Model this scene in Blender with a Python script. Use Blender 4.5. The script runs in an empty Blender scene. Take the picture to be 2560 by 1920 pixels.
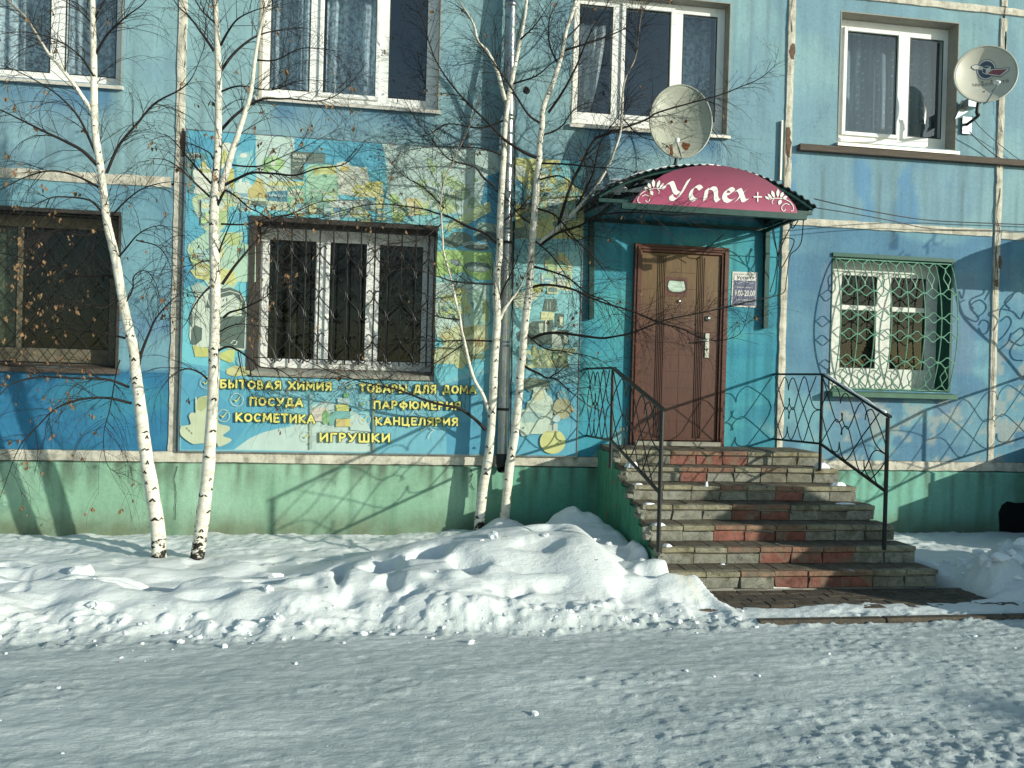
import bpy, math, random
import numpy as np
from mathutils import Vector, Matrix
random.seed(7); RNG = np.random.default_rng(11)
scene = bpy.context.scene
COL = scene.collection

# ---------------------------------------------------------------- camera
YAW, PITCH, ROLL, CD, CH, FPX = 0.143325797, -0.00527196795, -0.0276173859, 8.38578751, 1.83446495, 1922.0
def _axes():
    r0 = Vector((math.cos(YAW), -math.sin(YAW), 0)); f0 = Vector((math.sin(YAW), math.cos(YAW), 0)); z = Vector((0, 0, 1))
    d = f0*math.cos(PITCH) + z*math.sin(PITCH); u = -f0*math.sin(PITCH) + z*math.cos(PITCH)
    return r0*math.cos(ROLL) - u*math.sin(ROLL), r0*math.sin(ROLL) + u*math.cos(ROLL), d
AX_R, AX_U, AX_D = _axes()
CAM = Vector((0, -CD, CH))
cam_d = bpy.data.cameras.new('camera'); cam = bpy.data.objects.new('camera', cam_d); COL.objects.link(cam)
cam.matrix_world = Matrix(((AX_R.x, AX_U.x, -AX_D.x, CAM.x), (AX_R.y, AX_U.y, -AX_D.y, CAM.y), (AX_R.z, AX_U.z, -AX_D.z, CAM.z), (0, 0, 0, 1)))
cam_d.sensor_width = 36.0; cam_d.lens = FPX/2560*36; cam_d.clip_end = 2000; cam_d.clip_start = 0.05
scene.camera = cam
scene.render.resolution_x = 1024; scene.render.resolution_y = 768

# ---------------------------------------------------------------- light
SUN = Vector((1.38, -1.0, 0.46)).normalized()          # towards the sun
EL = math.asin(SUN.z); ROT = math.atan2(SUN.x, SUN.y)
world = bpy.data.worlds.new('World'); scene.world = world; world.use_nodes = True
wt = world.node_tree; wt.nodes.clear()
sky = wt.nodes.new('ShaderNodeTexSky'); sky.sky_type = 'NISHITA'; sky.sun_disc = False
sky.sun_elevation = EL; sky.sun_rotation = ROT; sky.altitude = 150; sky.air_density = 1.0; sky.dust_density = 0.6; sky.ozone_density = 1.0
bg = wt.nodes.new('ShaderNodeBackground'); bg.inputs['Strength'].default_value = 0.142
wo = wt.nodes.new('ShaderNodeOutputWorld')
tn = wt.nodes.new('ShaderNodeMix'); tn.data_type = 'RGBA'; tn.blend_type = 'MULTIPLY'; tn.inputs[0].default_value = 1.0
wt.links.new(sky.outputs[0], tn.inputs[6]); tn.inputs[7].default_value = (.90, 1.0, .93, 1)        # the camera's greenish white balance
wt.links.new(tn.outputs[2], bg.inputs[0]); wt.links.new(bg.outputs[0], wo.inputs[0])
sl = bpy.data.lights.new('sun', 'SUN'); sl.energy = 4.4; sl.angle = math.radians(0.53); sl.color = (1.0, 0.99, 0.85)
sun = bpy.data.objects.new('sun', sl); COL.objects.link(sun); sun.rotation_euler = (-SUN).to_track_quat('-Z', 'Y').to_euler(); sun.location = SUN*40
vs = scene.view_settings; vs.view_transform = 'Standard'; vs.look = 'None'; vs.gamma = 1.0; vs.use_curve_mapping = False; vs.exposure = 0.2
scene.cycles.max_bounces = 6; scene.cycles.transparent_max_bounces = 16

# ---------------------------------------------------------------- helpers
def at(u, v, Y):
    """point on the plane y = Y that the photograph shows at pixel (u, v) of 2560 x 1920"""
    a = (u-1280)/FPX; b = (960-v)/FPX
    d = AX_R*a + AX_U*b + AX_D
    t = (Y+CD)/d.y
    return Vector((d.x*t, Y, CH + d.z*t))
def X(u, v, Y=0.0): return at(u, v, Y).x
def Z(u, v, Y=0.0): return at(u, v, Y).z

def _h(ix, iy, seed):
    n = (ix.astype(np.int64)*374761393 + iy.astype(np.int64)*668265263 + seed*974711) & 0x7fffffff
    n = ((n ^ (n >> 13))*1274126177) & 0x7fffffff
    n = n ^ (n >> 16)
    return (n & 0xffffff)/float(0xffffff)
def vnoise(x, y, seed=0):
    x = np.asarray(x, float); y = np.asarray(y, float)
    ix = np.floor(x); iy = np.floor(y); fx = x-ix; fy = y-iy
    fx = fx*fx*(3-2*fx); fy = fy*fy*(3-2*fy)
    a = _h(ix, iy, seed); b = _h(ix+1, iy, seed); c = _h(ix, iy+1, seed); d = _h(ix+1, iy+1, seed)
    return (a*(1-fx)+b*fx)*(1-fy) + (c*(1-fx)+d*fx)*fy
def fbm(x, y, seed=0, oct=4, g=0.5):
    s = 0; a = 1; t = 0
    for i in range(oct):
        s = s + a*vnoise(np.asarray(x)*2**i+i*17.3, np.asarray(y)*2**i+i*5.1, seed+i); t += a; a *= g
    return s/t
def ss(x, a, b):
    t = np.clip((np.asarray(x, float)-a)/(b-a), 0, 1); return t*t*(3-2*t)
def lin(c): c = c/255.0; return c/12.92 if c <= 0.04045 else ((c+0.055)/1.055)**2.4
def A(r, g, b, k=1.0):
    """albedo of a vertical surface that the sunlit photograph shows as sRGB (r, g, b)"""
    q = [lin(r)*1.0*k, lin(g)*0.92*k, lin(b)*0.88*k]; m = sum(q)/3
    return tuple(min(v*.90+m*.10, 0.85) for v in q)
def mixc(a, b, t):
    a = np.asarray(a, float); b = np.asarray(b, float); t = np.asarray(t)[..., None]
    return a*(1-t)+b*t

class MB:
    def __init__(s): s.v = []; s.f = []; s.m = []; s.c = []
    def add(s, vs_, fs, mi=0, col=None):
        o = len(s.v); s.v += [tuple(p) for p in vs_]
        for q in fs: s.f.append(tuple(i+o for i in q)); s.m.append(mi); s.c.append(col)
        return s
    def box(s, x0, x1, y0, y1, z0, z1, mi=0, col=None):
        return s.add([(x0,y0,z0),(x1,y0,z0),(x1,y1,z0),(x0,y1,z0),(x0,y0,z1),(x1,y0,z1),(x1,y1,z1),(x0,y1,z1)],
                     [(3,2,1,0),(4,5,6,7),(0,1,5,4),(1,2,6,5),(2,3,7,6),(3,0,4,7)], mi, col)
    def bar(s, p, q, w, h, up=(0,0,1), mi=0, col=None):
        p = Vector(p); q = Vector(q); d = (q-p).normalized(); up = Vector(up)
        r = d.cross(up)
        if r.length < 1e-4: r = d.cross(Vector((1,0,0)))
        r.normalize(); n = r.cross(d).normalized(); r = r*w/2; n = n*h/2
        return s.add([p-r-n, p+r-n, p+r+n, p-r+n, q-r-n, q+r-n, q+r+n, q-r+n],
                     [(3,2,1,0),(4,5,6,7),(0,1,5,4),(1,2,6,5),(2,3,7,6),(3,0,4,7)], mi, col)
    def tube(s, pts, r, n=6, mi=0, caps=True, col=None):
        pts = [Vector(p) for p in pts]; k = len(pts); rs = r if hasattr(r, '__len__') else [r]*k
        vs_ = []; ref = None
        for i, p in enumerate(pts):
            d = (pts[min(i+1, k-1)]-pts[max(i-1, 0)]).normalized()
            if ref is None:
                ref = d.orthogonal().normalized()
            ref = (ref - d*ref.dot(d)).normalized(); b = d.cross(ref)
            for j in range(n):
                a = 2*math.pi*j/n; vs_.append(p + (ref*math.cos(a)+b*math.sin(a))*rs[i])
        fs = [(i*n+j, i*n+(j+1)%n, (i+1)*n+(j+1)%n, (i+1)*n+j) for i in range(k-1) for j in range(n)]
        if caps: fs += [tuple(range(n))[::-1], tuple((k-1)*n+j for j in range(n))]
        return s.add(vs_, fs, mi, col)
    def poly(s, pts, mi=0, col=None): return s.add(pts, [tuple(range(len(pts)))], mi, col)
    def prism(s, pts, off, mi=0, col=None):
        n = len(pts); off = Vector(off)
        return s.add(list(pts)+[Vector(p)+off for p in pts], [tuple(range(n))[::-1], tuple(range(n, 2*n))]+[(i, (i+1)%n, (i+1)%n+n, i+n) for i in range(n)], mi, col)
    def build(s, name, mats, parent=None, smooth=False, bevel=0):
        me = bpy.data.meshes.new(name); me.from_pydata(s.v, [], s.f)
        if not isinstance(mats, (list, tuple)): mats = [mats]
        for m in mats: me.materials.append(m)
        if len(mats) > 1: me.polygons.foreach_set('material_index', s.m)
        if any(c is not None for c in s.c):
            ca = me.color_attributes.new('Col', 'FLOAT_COLOR', 'CORNER')
            arr = []
            for f, c in zip(s.f, s.c): arr += list((*(c or (.5,.5,.5)), 1.0))*len(f)
            ca.data.foreach_set('color', arr)
        if smooth: me.polygons.foreach_set('use_smooth', [True]*len(s.f))
        me.update()
        o = bpy.data.objects.new(name, me); COL.objects.link(o)
        if parent is not None: o.parent = parent
        if bevel:
            b = o.modifiers.new('bevel', 'BEVEL'); b.width = bevel; b.segments = 1; b.limit_method = 'ANGLE'
        return o
def empty(name, loc=(0,0,0)):
    o = bpy.data.objects.new(name, None); COL.objects.link(o); o.location = loc; o.empty_display_size = .2; return o
def tag(o, label=None, cat=None, group=None, kind=None):
    if label: o['label'] = label
    if cat: o['category'] = cat
    if group: o['group'] = group
    if kind: o['kind'] = kind
    return o
def crom(pts, n=5):
    """Catmull-Rom through the points"""
    P_ = [Vector(p) for p in pts]; P_ = [P_[0]*2-P_[1]] + P_ + [P_[-1]*2-P_[-2]]
    out = []
    for i in range(1, len(P_)-2):
        a, b, c, d = P_[i-1:i+3]
        for k in range(n):
            t = k/n; out.append(0.5*((2*b)+(c-a)*t+(2*a-5*b+4*c-d)*t*t+(3*b-a-3*c+d)*t**3))
    out.append(P_[-2]); return out
def npmesh(name, V, F, mats, parent=None, smooth=True, col=None, attr='Col'):
    """V (n,3), F (m,k) arrays -> object, quick"""
    me = bpy.data.meshes.new(name); V = np.asarray(V, np.float32); F = np.asarray(F, np.int32)
    me.vertices.add(len(V)); me.vertices.foreach_set('co', V.ravel())
    me.loops.add(F.size); me.loops.foreach_set('vertex_index', F.ravel())
    me.polygons.add(len(F)); me.polygons.foreach_set('loop_start', np.arange(0, F.size, F.shape[1], dtype=np.int32))
    me.polygons.foreach_set('use_smooth', np.full(len(F), smooth))
    me.update(calc_edges=True)
    for m in (mats if isinstance(mats, (list, tuple)) else [mats]): me.materials.append(m)
    if col is not None:
        ca = me.color_attributes.new(attr, 'FLOAT_COLOR', 'POINT')
        c4 = np.ones((len(V), 4), np.float32); c4[:, :3] = col; ca.data.foreach_set('color', c4.ravel())
    me.validate()
    o = bpy.data.objects.new(name, me); COL.objects.link(o)
    if parent is not None: o.parent = parent
    return o

# ---------------------------------------------------------------- materials
class NT:
    def __init__(s, name):
        s.m = bpy.data.materials.new(name); s.m.use_nodes = True; s.t = s.m.node_tree; s.t.nodes.clear()
        s.out = s.t.nodes.new('ShaderNodeOutputMaterial')
    def n(s, ty, **kw):
        nd = s.t.nodes.new('ShaderNode'+ty)
        for k, v in kw.items():
            if k.startswith('_'): setattr(nd, k[1:], v)
            else:
                i = nd.inputs[k.replace('__', ' ')] if not k.startswith('i') or not k[1:].isdigit() else nd.inputs[int(k[1:])]
                if isinstance(v, bpy.types.NodeSocket): s.t.links.new(v, i)
                else: i.default_value = v
        return nd
    def pos(s, scale=(1,1,1)):
        g = s.n('NewGeometry'); m = s.n('VectorMath', _operation='MULTIPLY', i0=g.outputs['Position'], i1=scale); return m.outputs[0]
    def obj(s, scale=(1,1,1)):
        g = s.n('TexCoord'); m = s.n('VectorMath', _operation='MULTIPLY', i0=g.outputs['Object'], i1=scale); return m.outputs[0]
    def noise(s, vec, scale, detail=4, rough=.6, dist=0.0):
        return s.n('TexNoise', Vector=vec, Scale=scale, Detail=detail, Roughness=rough, Distortion=dist).outputs['Fac']
    def ramp(s, fac, stops):
        r = s.n('ValToRGB', Fac=fac); e = r.color_ramp.elements
        while len(e) < len(stops): e.new(0.5)
        for el, (p, c) in zip(e, stops): el.position = p; el.color = (*c, 1) if hasattr(c, '__len__') else (c, c, c, 1)
        return r.outputs[0]
    def mix(s, f, a, b, mode='MIX'):
        m = s.n('Mix', _data_type='RGBA', _blend_type=mode)
        for i, v in ((0, f), (6, a), (7, b)):
            if isinstance(v, bpy.types.NodeSocket): s.t.links.new(v, m.inputs[i])
            else: m.inputs[i].default_value = v if not hasattr(v, '__len__') else (*v, 1) if len(v) == 3 else v
        return m.outputs[2]
    def math(s, op, a, b=0.0): return s.n('Math', _operation=op, i0=a, i1=b).outputs[0]
    def bump(s, h, st=.3, dist=.01): return s.n('Bump', Height=h, Strength=st, Distance=dist).outputs[0]
    def bsdf(s, col, rough=.8, metal=0.0, normal=None, spec=.3, **kw):
        b = s.n('BsdfPrincipled')
        for k, v in (('Base Color', col), ('Roughness', rough), ('Metallic', metal), ('Specular IOR Level', spec), ('Normal', normal)):
            if v is None: continue
            if isinstance(v, bpy.types.NodeSocket): s.t.links.new(v, b.inputs[k])
            else: b.inputs[k].default_value = v if not hasattr(v, '__len__') else (*v, 1)
        s.t.links.new(b.outputs[0], s.out.inputs[0]); s.b = b; return s.m

def m_painted():            # painted concrete: colour attribute + streaks, grain, hairline cracks
    t = NT('painted_concrete'); c = t.n('Attribute', _attribute_name='Col').outputs['Color']
    p = t.pos((1,1,1))
    st = t.noise(t.pos((14,14,.9)), 1.6, 5, .65)
    vr = t.n('TexVoronoi', Vector=t.n('VectorMath', _operation='ADD', i0=p, i1=t.n('TexNoise', Vector=p, Scale=5.0, Detail=5.0).outputs['Color']).outputs[0], Scale=1.35, _feature='DISTANCE_TO_EDGE').outputs['Distance']
    hc = t.math('MULTIPLY', t.ramp(vr, [(.0, .55), (.006, 0.0)]), t.ramp(t.noise(p, 1.1, 2, .5), [(.52, 0.0), (.6, 1.0)]))
    c = t.mix(.55, c, t.ramp(st, [(.25,.78),(.6,1.0),(.85,1.12)]), 'MULTIPLY')
    gr = t.noise(p, 26, 6, .75); c = t.mix(.5, c, t.ramp(gr, [(.3,.72),(.55,1.0),(.8,1.2)]), 'MULTIPLY')
    bl = t.noise(p, 2.3, 5, .6, .6); c = t.mix(.45, c, t.ramp(bl, [(.3,.86),(.6,1.02),(.8,1.08)]), 'MULTIPLY')
    c = t.mix(hc, c, (.06,.09,.09)); chp = t.noise(p, 11, 6, .75); c = t.mix(t.ramp(chp, [(.715, 0.0), (.73, .7)]), c, (.34,.36,.33))
    sp = t.noise(p, 55, 2, .5); c = t.mix(t.ramp(sp, [(.70,0.0),(.76,.5)]), c, (.08,.1,.1))
    h = t.math('ADD', t.noise(p, 70, 5, .7), t.math('MULTIPLY', t.noise(p, 6, 3, .6), 2.0))
    return t.bsdf(c, .85, normal=t.bump(h, .5, .006))
def m_seam():
    t = NT('whitewashed_mortar'); p = t.pos((1,1,1))
    c = t.ramp(t.noise(p, 9, 6, .7), [(.3, A(150,148,134)), (.5, A(204,204,190)), (.75, A(222,222,210))])
    st = t.noise(t.pos((3,3,.7)), 5, 4, .6); c = t.mix(.6, c, t.ramp(st, [(.35,.6),(.55,1.0)]), 'MULTIPLY')
    h = t.noise(p, 40, 6, .75)
    return t.bsdf(c, .9, normal=t.bump(t.math('ADD', h, t.noise(p, 12, 3, .5)), .8, .01))
def m_simple(name, col, rough=.6, metal=0.0, bumps=0.0, scale=30, var=.25, spec=.4, aniso=(1,1,1), use_obj=False):
    t = NT(name); p = (t.obj if use_obj else t.pos)(aniso)
    n = t.noise(p, scale, 5, .65)
    c = t.mix(1.0, col, t.ramp(n, [(.25, 1-var), (.75, 1+var*.6)]), 'MULTIPLY')
    return t.bsdf(c, rough, metal, t.bump(n, bumps, .005) if bumps else None, spec)
def m_vcol(name, rough=.45, spec=.4, streak=.25):
    t = NT(name); c = t.n('Attribute', _attribute_name='Col').outputs['Color']
    st = t.noise(t.pos((22,22,.7)), 2.2, 5, .6); c = t.mix(streak, c, t.ramp(st, [(.3,.70),(.6,1.05)]), 'MULTIPLY')
    n = t.noise(t.pos((1,1,1)), 7, 5, .6); c = t.mix(.35, c, t.ramp(n, [(.3,.8),(.7,1.12)]), 'MULTIPLY')
    return t.bsdf(c, rough, spec=spec, normal=t.bump(t.noise(t.pos((1,1,1)), 3, 2, .5), .15, .02))
M = {}
M['paint'] = m_painted(); M['seam'] = m_seam()
M['pvc'] = m_simple('white_plastic', (.80,.80,.77), .35, var=.08, scale=6)
M['pvc_old'] = m_simple('cream_painted_timber', (.68,.68,.62), .6, var=.3, scale=14, bumps=.2)
M['reveal_grey'] = m_simple('grey_render', A(150,152,142), .9, var=.2, scale=12, bumps=.4)
M['reveal_dark'] = m_simple('dark_brown_painted_render', A(62,60,56), .85, var=.3, scale=12, bumps=.4)
M['reveal_green'] = m_simple('dark_green_painted_render', (.012,.085,.065), .6, var=.3, scale=12, bumps=.3)
M['green_sill'] = m_simple('green_painted_sill', A(70,115,95), .7, var=.3, scale=10)
M['iron'] = m_simple('black_painted_iron', (.018,.02,.02), .45, .3, var=.4, scale=60, bumps=.2)
M['iron_green'] = m_simple('pale_green_painted_iron', A(105,165,140), .5, .0, var=.35, scale=18)
M['darkgreen'] = m_simple('dark_green_painted_steel', (.010,.05,.045), .45, .2, var=.4, scale=12)
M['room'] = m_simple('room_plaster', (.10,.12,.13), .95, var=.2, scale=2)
M['roomfloor'] = m_simple('room_floor', (.10,.07,.05), .8, var=.3, scale=4)
M['dark'] = m_simple('black_void', (.006,.006,.006), 1.0)
M['tin'] = m_simple('sheet_metal_sill', A(215,215,205), .45, .3, var=.12, scale=8)
M['wood_dark'] = m_simple('weathered_dark_plank', A(88,80,72), .85, var=.5, scale=5, aniso=(1,8,14), bumps=.5)
M['brown_hole'] = m_simple('brown_foam_filler', A(110,88,70), .95, var=.45, scale=30, bumps=.8)
M['snow_soft'] = m_simple('patch_snow', (.86,.87,.88), .7, var=.05, scale=60, bumps=.5)
M['cable'] = m_simple('black_cable', (.012,.014,.016), .5)
def m_galv():
    t = NT('galvanised_steel'); p = t.pos((1,1,.6))
    v = t.n('TexVoronoi', Vector=p, Scale=45.0).outputs['Color']; n = t.noise(p, 7, 4, .6)
    c = t.mix(.25, (.42,.45,.46), v, 'MULTIPLY'); c = t.mix(.6, c, t.ramp(n, [(.3,.55),(.7,1.1)]), 'MULTIPLY')
    return t.bsdf(c, .34, .75, t.bump(t.noise(t.pos((1,1,1)), 30, 3, .5), .15, .004), .5)
M['galv'] = m_galv()
def m_glass(name, tint=(.62,.68,.70), ior=1.62, veil=0.0):
    t = NT(name); f = t.n('Fresnel', IOR=ior).outputs[0]
    f = t.math('MULTIPLY', f, t.math('SUBTRACT', 1.0, t.n('NewGeometry').outputs['Backfacing']))
    nb = t.bump(t.noise(t.pos((1,1,1)), 1.3, 1, .4), .06, .02)
    tr = t.n('BsdfTransparent', Color=(*tint, 1)).outputs[0]
    gl = t.n('BsdfGlossy', Color=(1,1,1,1), Roughness=.015, Normal=nb).outputs[0]
    mx = t.n('MixShader', i0=f, i1=tr, i2=gl).outputs[0]
    if veil:
        df = t.n('BsdfDiffuse', Color=(.5,.52,.5,1)).outputs[0]; mx = t.n('MixShader', i0=veil, i1=mx, i2=df).outputs[0]
    t.t.links.new(mx, t.out.inputs[0]); return t.m
M['glass'] = m_glass('window_glass', (.86,.90,.92), 2.05)
M['glass_dark'] = m_glass('dusty_window_glass', (.62,.66,.60), 1.42, .006)
def m_curtain(name, col, dots=False, opac=.6):
    t = NT(name); p = t.pos((1,1,1)); n = t.noise(t.pos((30,1,2)), 1.2, 4, .6)
    c = t.mix(.7, col, t.ramp(n, [(.3,.5),(.7,1.15)]), 'MULTIPLY')
    d = t.n('BsdfDiffuse', Color=c).outputs[0]; tl = t.n('BsdfTranslucent', Color=c).outputs[0]
    a = t.n('AddShader', i0=d, i1=tl).outputs[0]; tr = t.n('BsdfTransparent').outputs[0]
    fac = opac
    if dots:
        v = t.n('TexVoronoi', Vector=t.pos((1,0,1)), Scale=11.0, Randomness=.25).outputs['Distance']
        fac = t.ramp(v, [(.16, .95), (.22, opac)])
    else:
        fl = t.noise(p, 22, 3, .6); fac = t.ramp(fl, [(.42, opac*.7), (.55, min(1, opac*1.35))])
    t.t.links.new(t.n('MixShader', i0=fac, i1=tr, i2=a).outputs[0], t.out.inputs[0]); return t.m
M['lace'] = m_curtain('white_lace', (.60,.66,.68), False, .66)
M['dotlace'] = m_curtain('dotted_white_lace', (.40,.46,.48), True, .62)
M['drape'] = m_curtain('olive_drape', (.075,.072,.045), False, .8)
M['whitecloth'] = m_curtain('white_cloth', (.62,.62,.60), False, .9)
# ================================================================ the building
XJ1, XPIPE, XJ2, XJ3 = -2.33, 1.10, 4.36, 7.085          # vertical panel joints
ZL, ZM, ZT = 1.0, 3.76, 6.44                              # panel bottom, middle joint, upper joint
LW = dict(w1=(-4.77, -2.90, 1.84, 3.40), w2=(-1.54, .328, 1.86, 3.42), w4=(4.97, 6.49, 1.83, 3.383))
UW = dict(u1=(-4.80, -2.92, 4.74, 6.22), u2=(-1.555, .315, 4.735, 6.22), u3=(1.80, 3.61, 4.71, 6.20), u4=(4.985, 6.49, 4.735, 6.243))
bld = tag(empty('apartment_building', (0, 0, 0)), 'blue painted concrete panel apartment block with whitewashed joints and green plinth', 'building')

def wall_panel(x0, x1, z0, z1, hole, paint, rec=.18, reveal=None, y=0.0, name='wall_panel', step=.04):
    xs = list(np.arange(x0, x1, step))+[x1]; zs = list(np.arange(z0, z1, step))+[z1]
    if hole:
        for h in hole[:2]: xs = [x for x in xs if abs(x-h) > step*.3]+[h]
        for h in hole[2:]: zs = [z for z in zs if abs(z-h) > step*.3]+[h]
    xs = np.array(sorted(xs)); zs = np.array(sorted(zs)); nx, nz = len(xs), len(zs)
    XX, ZZ = np.meshgrid(xs, zs); V = np.stack([XX.ravel(), np.full(XX.size, y), ZZ.ravel()], 1)
    V[:, 1] += (fbm(V[:,0]*.9+5, V[:,2]*.9, 3, 3)-.5)*.012 * (0 if hole is None and False else 1)
    F = []
    for j in range(nz-1):
        for i in range(nx-1):
            if hole:
                cx = (xs[i]+xs[i+1])/2; cz = (zs[j]+zs[j+1])/2
                if hole[0] < cx < hole[1] and hole[2] < cz < hole[3]: continue
            a = j*nx+i; F.append((a, a+1, a+nx+1, a+nx))
    col = paint(V[:,0], V[:,2])
    o = npmesh(name, V, F, M['paint'], bld, False, col)
    # edges of the slab
    mb = MB(); t = .02
    mb.box(x0, x1, y+t, y+.16, z0, z1) if not hole else None
    if hole:
        a, b, c, d = hole
        e = .012; g = .014
        for (p, q, r, s_) in ((x0, a-g, z0, z1), (b+g, x1, z0, z1), (a-g, b+g, z0, c-g), (a-g, b+g, d+g, z1)): mb.box(p, q, y+t, y+.3, r, s_)
        rm = reveal or M['reveal_grey']; yb = y+rec+.1
        r = MB()
        r.box(a-e, a, y-.004, yb, c, d); r.box(b, b+e, y-.004, yb, c, d); r.box(a-e, b+e, y-.004, yb, d, d+e); r.box(a-e, b+e, y-.0, yb, c-e, c)
        r.build('window_reveal', rm, bld)
    mb.build('wall_core', M['reveal_grey'], bld)
    return o
BW = lambda x, z: fbm(x*1.3, z*1.3, 21, 4)
ST = lambda x, z: fbm(x*9, z*.6, 31, 4)
def base_paint(c1, c2, c3=None, sc=1.2, seed=5):
    def f(x, z):
        n = fbm(x*sc, z*sc*1.3, seed, 5); c = mixc(c1, c2, ss(n, .36, .64))
        if c3: c = mixc(c, c3, ss(fbm(x*.7+3, z*2.6, seed+9, 4), .56, .72)*.7)
        s_ = ST(x, z); return c*(0.86+.28*s_)[:, None]
    return f
up_l = A(114,158,178); up_l2 = A(128,172,184); deep = A(52,112,160); mid = A(82,140,172)
def paint_u(which):
    b = base_paint(up_l, up_l2, None, 1.1, 41)
    def f(x, z):
        c = b(x, z)
        if which in ('u1', 'u2', 'u3'):        # deeper blue strip under the sill, fading downwards, broken by noise
            x0, x1, z0, z1 = UW[which]
            m = ss(x, x0+.08, x0+.22)*ss(-x, -x1-.0, -x1+.14)*ss(z, 4.32, 4.62)*(z < 4.75)
            m = m*(.5+.5*ss(fbm(x*2.5, z*2.5, 77, 4), .3, .6)); c = mixc(c, deep, m*.75)
        if which == 'u4':
            m = ss(-z, -4.62, -4.50)*ss(fbm(x*3.4, z*1.5, 88, 4), .5, .64); c = mixc(c, A(78,140,188), m*.7)
            rl = ss(fbm(x*26, z*.35, 51, 3), .60, .72)*ss(-z, -4.6, -4.2); c = mixc(c, A(80,100,105), rl*.5)
        gr = ss(fbm(x*30, z*.5, 55, 3), .62, .74); return mixc(c, A(95,125,132), gr*.35)
    return f
def paint_p1(x, z):
    c = base_paint(A(100,152,176), A(112,166,184), A(92,140,175), 1.0, 61)(x, z)
    lo = base_paint(A(34,120,165), A(30,108,150), A(48,138,165), 1.2, 62)(x, z)
    c = mixc(c, lo, ss(-z, -1.86, -1.80)); return c
def paint_p2(x, z): return base_paint(A(105,158,178), A(118,172,184))(x, z)
def paint_p3(x, z):
    c = base_paint(A(48,150,175), A(70,170,180), A(35,130,165), 1.2, 71)(x, z)
    up = base_paint(up_l, up_l2, None, 1.1, 41)(x, z); c = mixc(c, up, ss(z, 3.72, 3.76))
    st = ss(fbm(x*24, z*.5, 72, 4), .55, .7); c = mixc(c, A(30,105,125), st*.5)
    low = ss(-z, -1.5, -1.2)*ss(fbm(x*5, z*5, 73, 4), .55, .62); return mixc(c, A(150,190,185), low*.5)
def paint_p4(x, z):
    c = base_paint(A(96,148,174), A(80,132,166), A(112,165,182), 1.2, 81)(x, z)
    wob = (fbm(x*7, z*7, 82, 3)-.5)*.10
    lav = ss(x+wob, 4.83, 4.86)*ss(-x+wob, -4.98, -4.95)*ss(z, 1.9, 1.95)*ss(-z, -3.3, -3.27)
    lav = np.maximum(lav, ss(x+wob, 6.49, 6.50)*ss(-x+wob, -6.86, -6.83)*ss(z, 2.0, 2.1)*ss(-z, -3.30, -3.25)*.9)
    lav = np.maximum(lav, ss(-z+wob, -1.78, -1.72)*ss(z+wob, 1.42, 1.5)*ss(x, 4.95, 5.1)*ss(-x, -6.8, -6.5)*ss(fbm(x*2, z*3, 84, 3), .38, .5))
    c = mixc(c, A(112,140,168), lav*.5)
    aq = ss(fbm(x*2.1, z*2.4, 85, 4), .55, .62)*ss(-z, -2.35, -2.1); c = mixc(c, A(112,172,188), aq*.75)
    peel = ss(fbm(x*6.5, z*8, 86, 5), .60, .625)*ss(-z+wob*2, -1.95, -1.6)*ss(x, 4.7, 5.0); c = mixc(c, A(150,168,168), peel*.8)
    p2 = ss(fbm(x*8, z*9, 87, 5), .63, .65)*ss(z, 3.38, 3.45)*ss(x, 5.3, 5.7)*ss(-x, -6.6, -6.1); c = mixc(c, A(45,95,135), p2*.9)
    vs1 = np.exp(-((x-5.72)/.03)**2)*ss(fbm(x*4, z*3, 89, 3), .3, .6)*ss(z, 3.0, 3.3); c = mixc(c, A(60,90,105), vs1*.6)
    return c
def paint_p5(x, z):
    c = base_paint(A(82,140,172), A(70,125,160), A(110,155,178), 1.4, 91)(x, z)
    aq = ss(fbm(x*2.4, z*2.4, 92, 4), .52, .6); c = mixc(c, A(105,165,185), aq*.6)
    peel = ss(fbm(x*6, z*7, 93, 5), .59, .62)*ss(-z, -2.9, -2.0); return mixc(c, A(150,166,166), peel*.8)

G = .012
wall_panel(-9.0, XJ1-G, ZL, ZM-G, LW['w1'], paint_p1, .22, M['reveal_dark'])
wall_panel(XJ1+G, XPIPE-G, ZL, ZM+.0, LW['w2'], paint_p2, .24, M['reveal_dark'])
wall_panel(XPIPE+G, XJ2-G, ZL, ZM+.0, (2.60, 3.61, 1.16, 3.36), paint_p3, .12, M['reveal_dark'])
wall_panel(XJ2+G, XJ3-G, ZL, ZM-G, LW['w4'], paint_p4, .24, M['reveal_green'])
wall_panel(XJ3+G, 12.0, ZL, ZM-G, None, paint_p5)
wall_panel(-9.0, XJ1-G, ZM+G, ZT-G, UW['u1'], paint_u('u1'))
wall_panel(XJ1+G, XPIPE-G, ZM+.002, ZT-G, UW['u2'], paint_u('u2'))
wall_panel(XPIPE+G, XJ2-G, ZM+.002, ZT-G, UW['u3'], paint_u('u3'))
wall_panel(XJ2+G, XJ3-G, ZM+G, ZT-G, UW['u4'], paint_u('u4'))
wall_panel(XJ3+G, 12.0, ZM+G, ZT-G, None, paint_u('u5'))
for a, b in ((-9.0, XJ1), (XJ1, XPIPE), (XPIPE, XJ2), (XJ2, XJ3), (XJ3, 12.0)):
    wall_panel(a+G, b-G, ZT+.02, 9.2, None, paint_u('u5'), step=.12)
MB().box(-9, 12, .9, 1.0, -.5, 9.2).build('back_wall', M['room'], bld) if False else None
MB().box(-9.1, 12.1, -.05, 6.0, 9.2, 9.4).build('roof_slab', M['reveal_grey'], bld)
MB().box(-9.1, -8.95, .0, 6.0, -.3, 9.2).box(11.95, 12.1, .0, 6.0, -.3, 9.2).box(-9.1, 12.1, 5.9, 6.0, -.3, 9.2).build('end_wall', M['reveal_grey'], bld)

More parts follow.
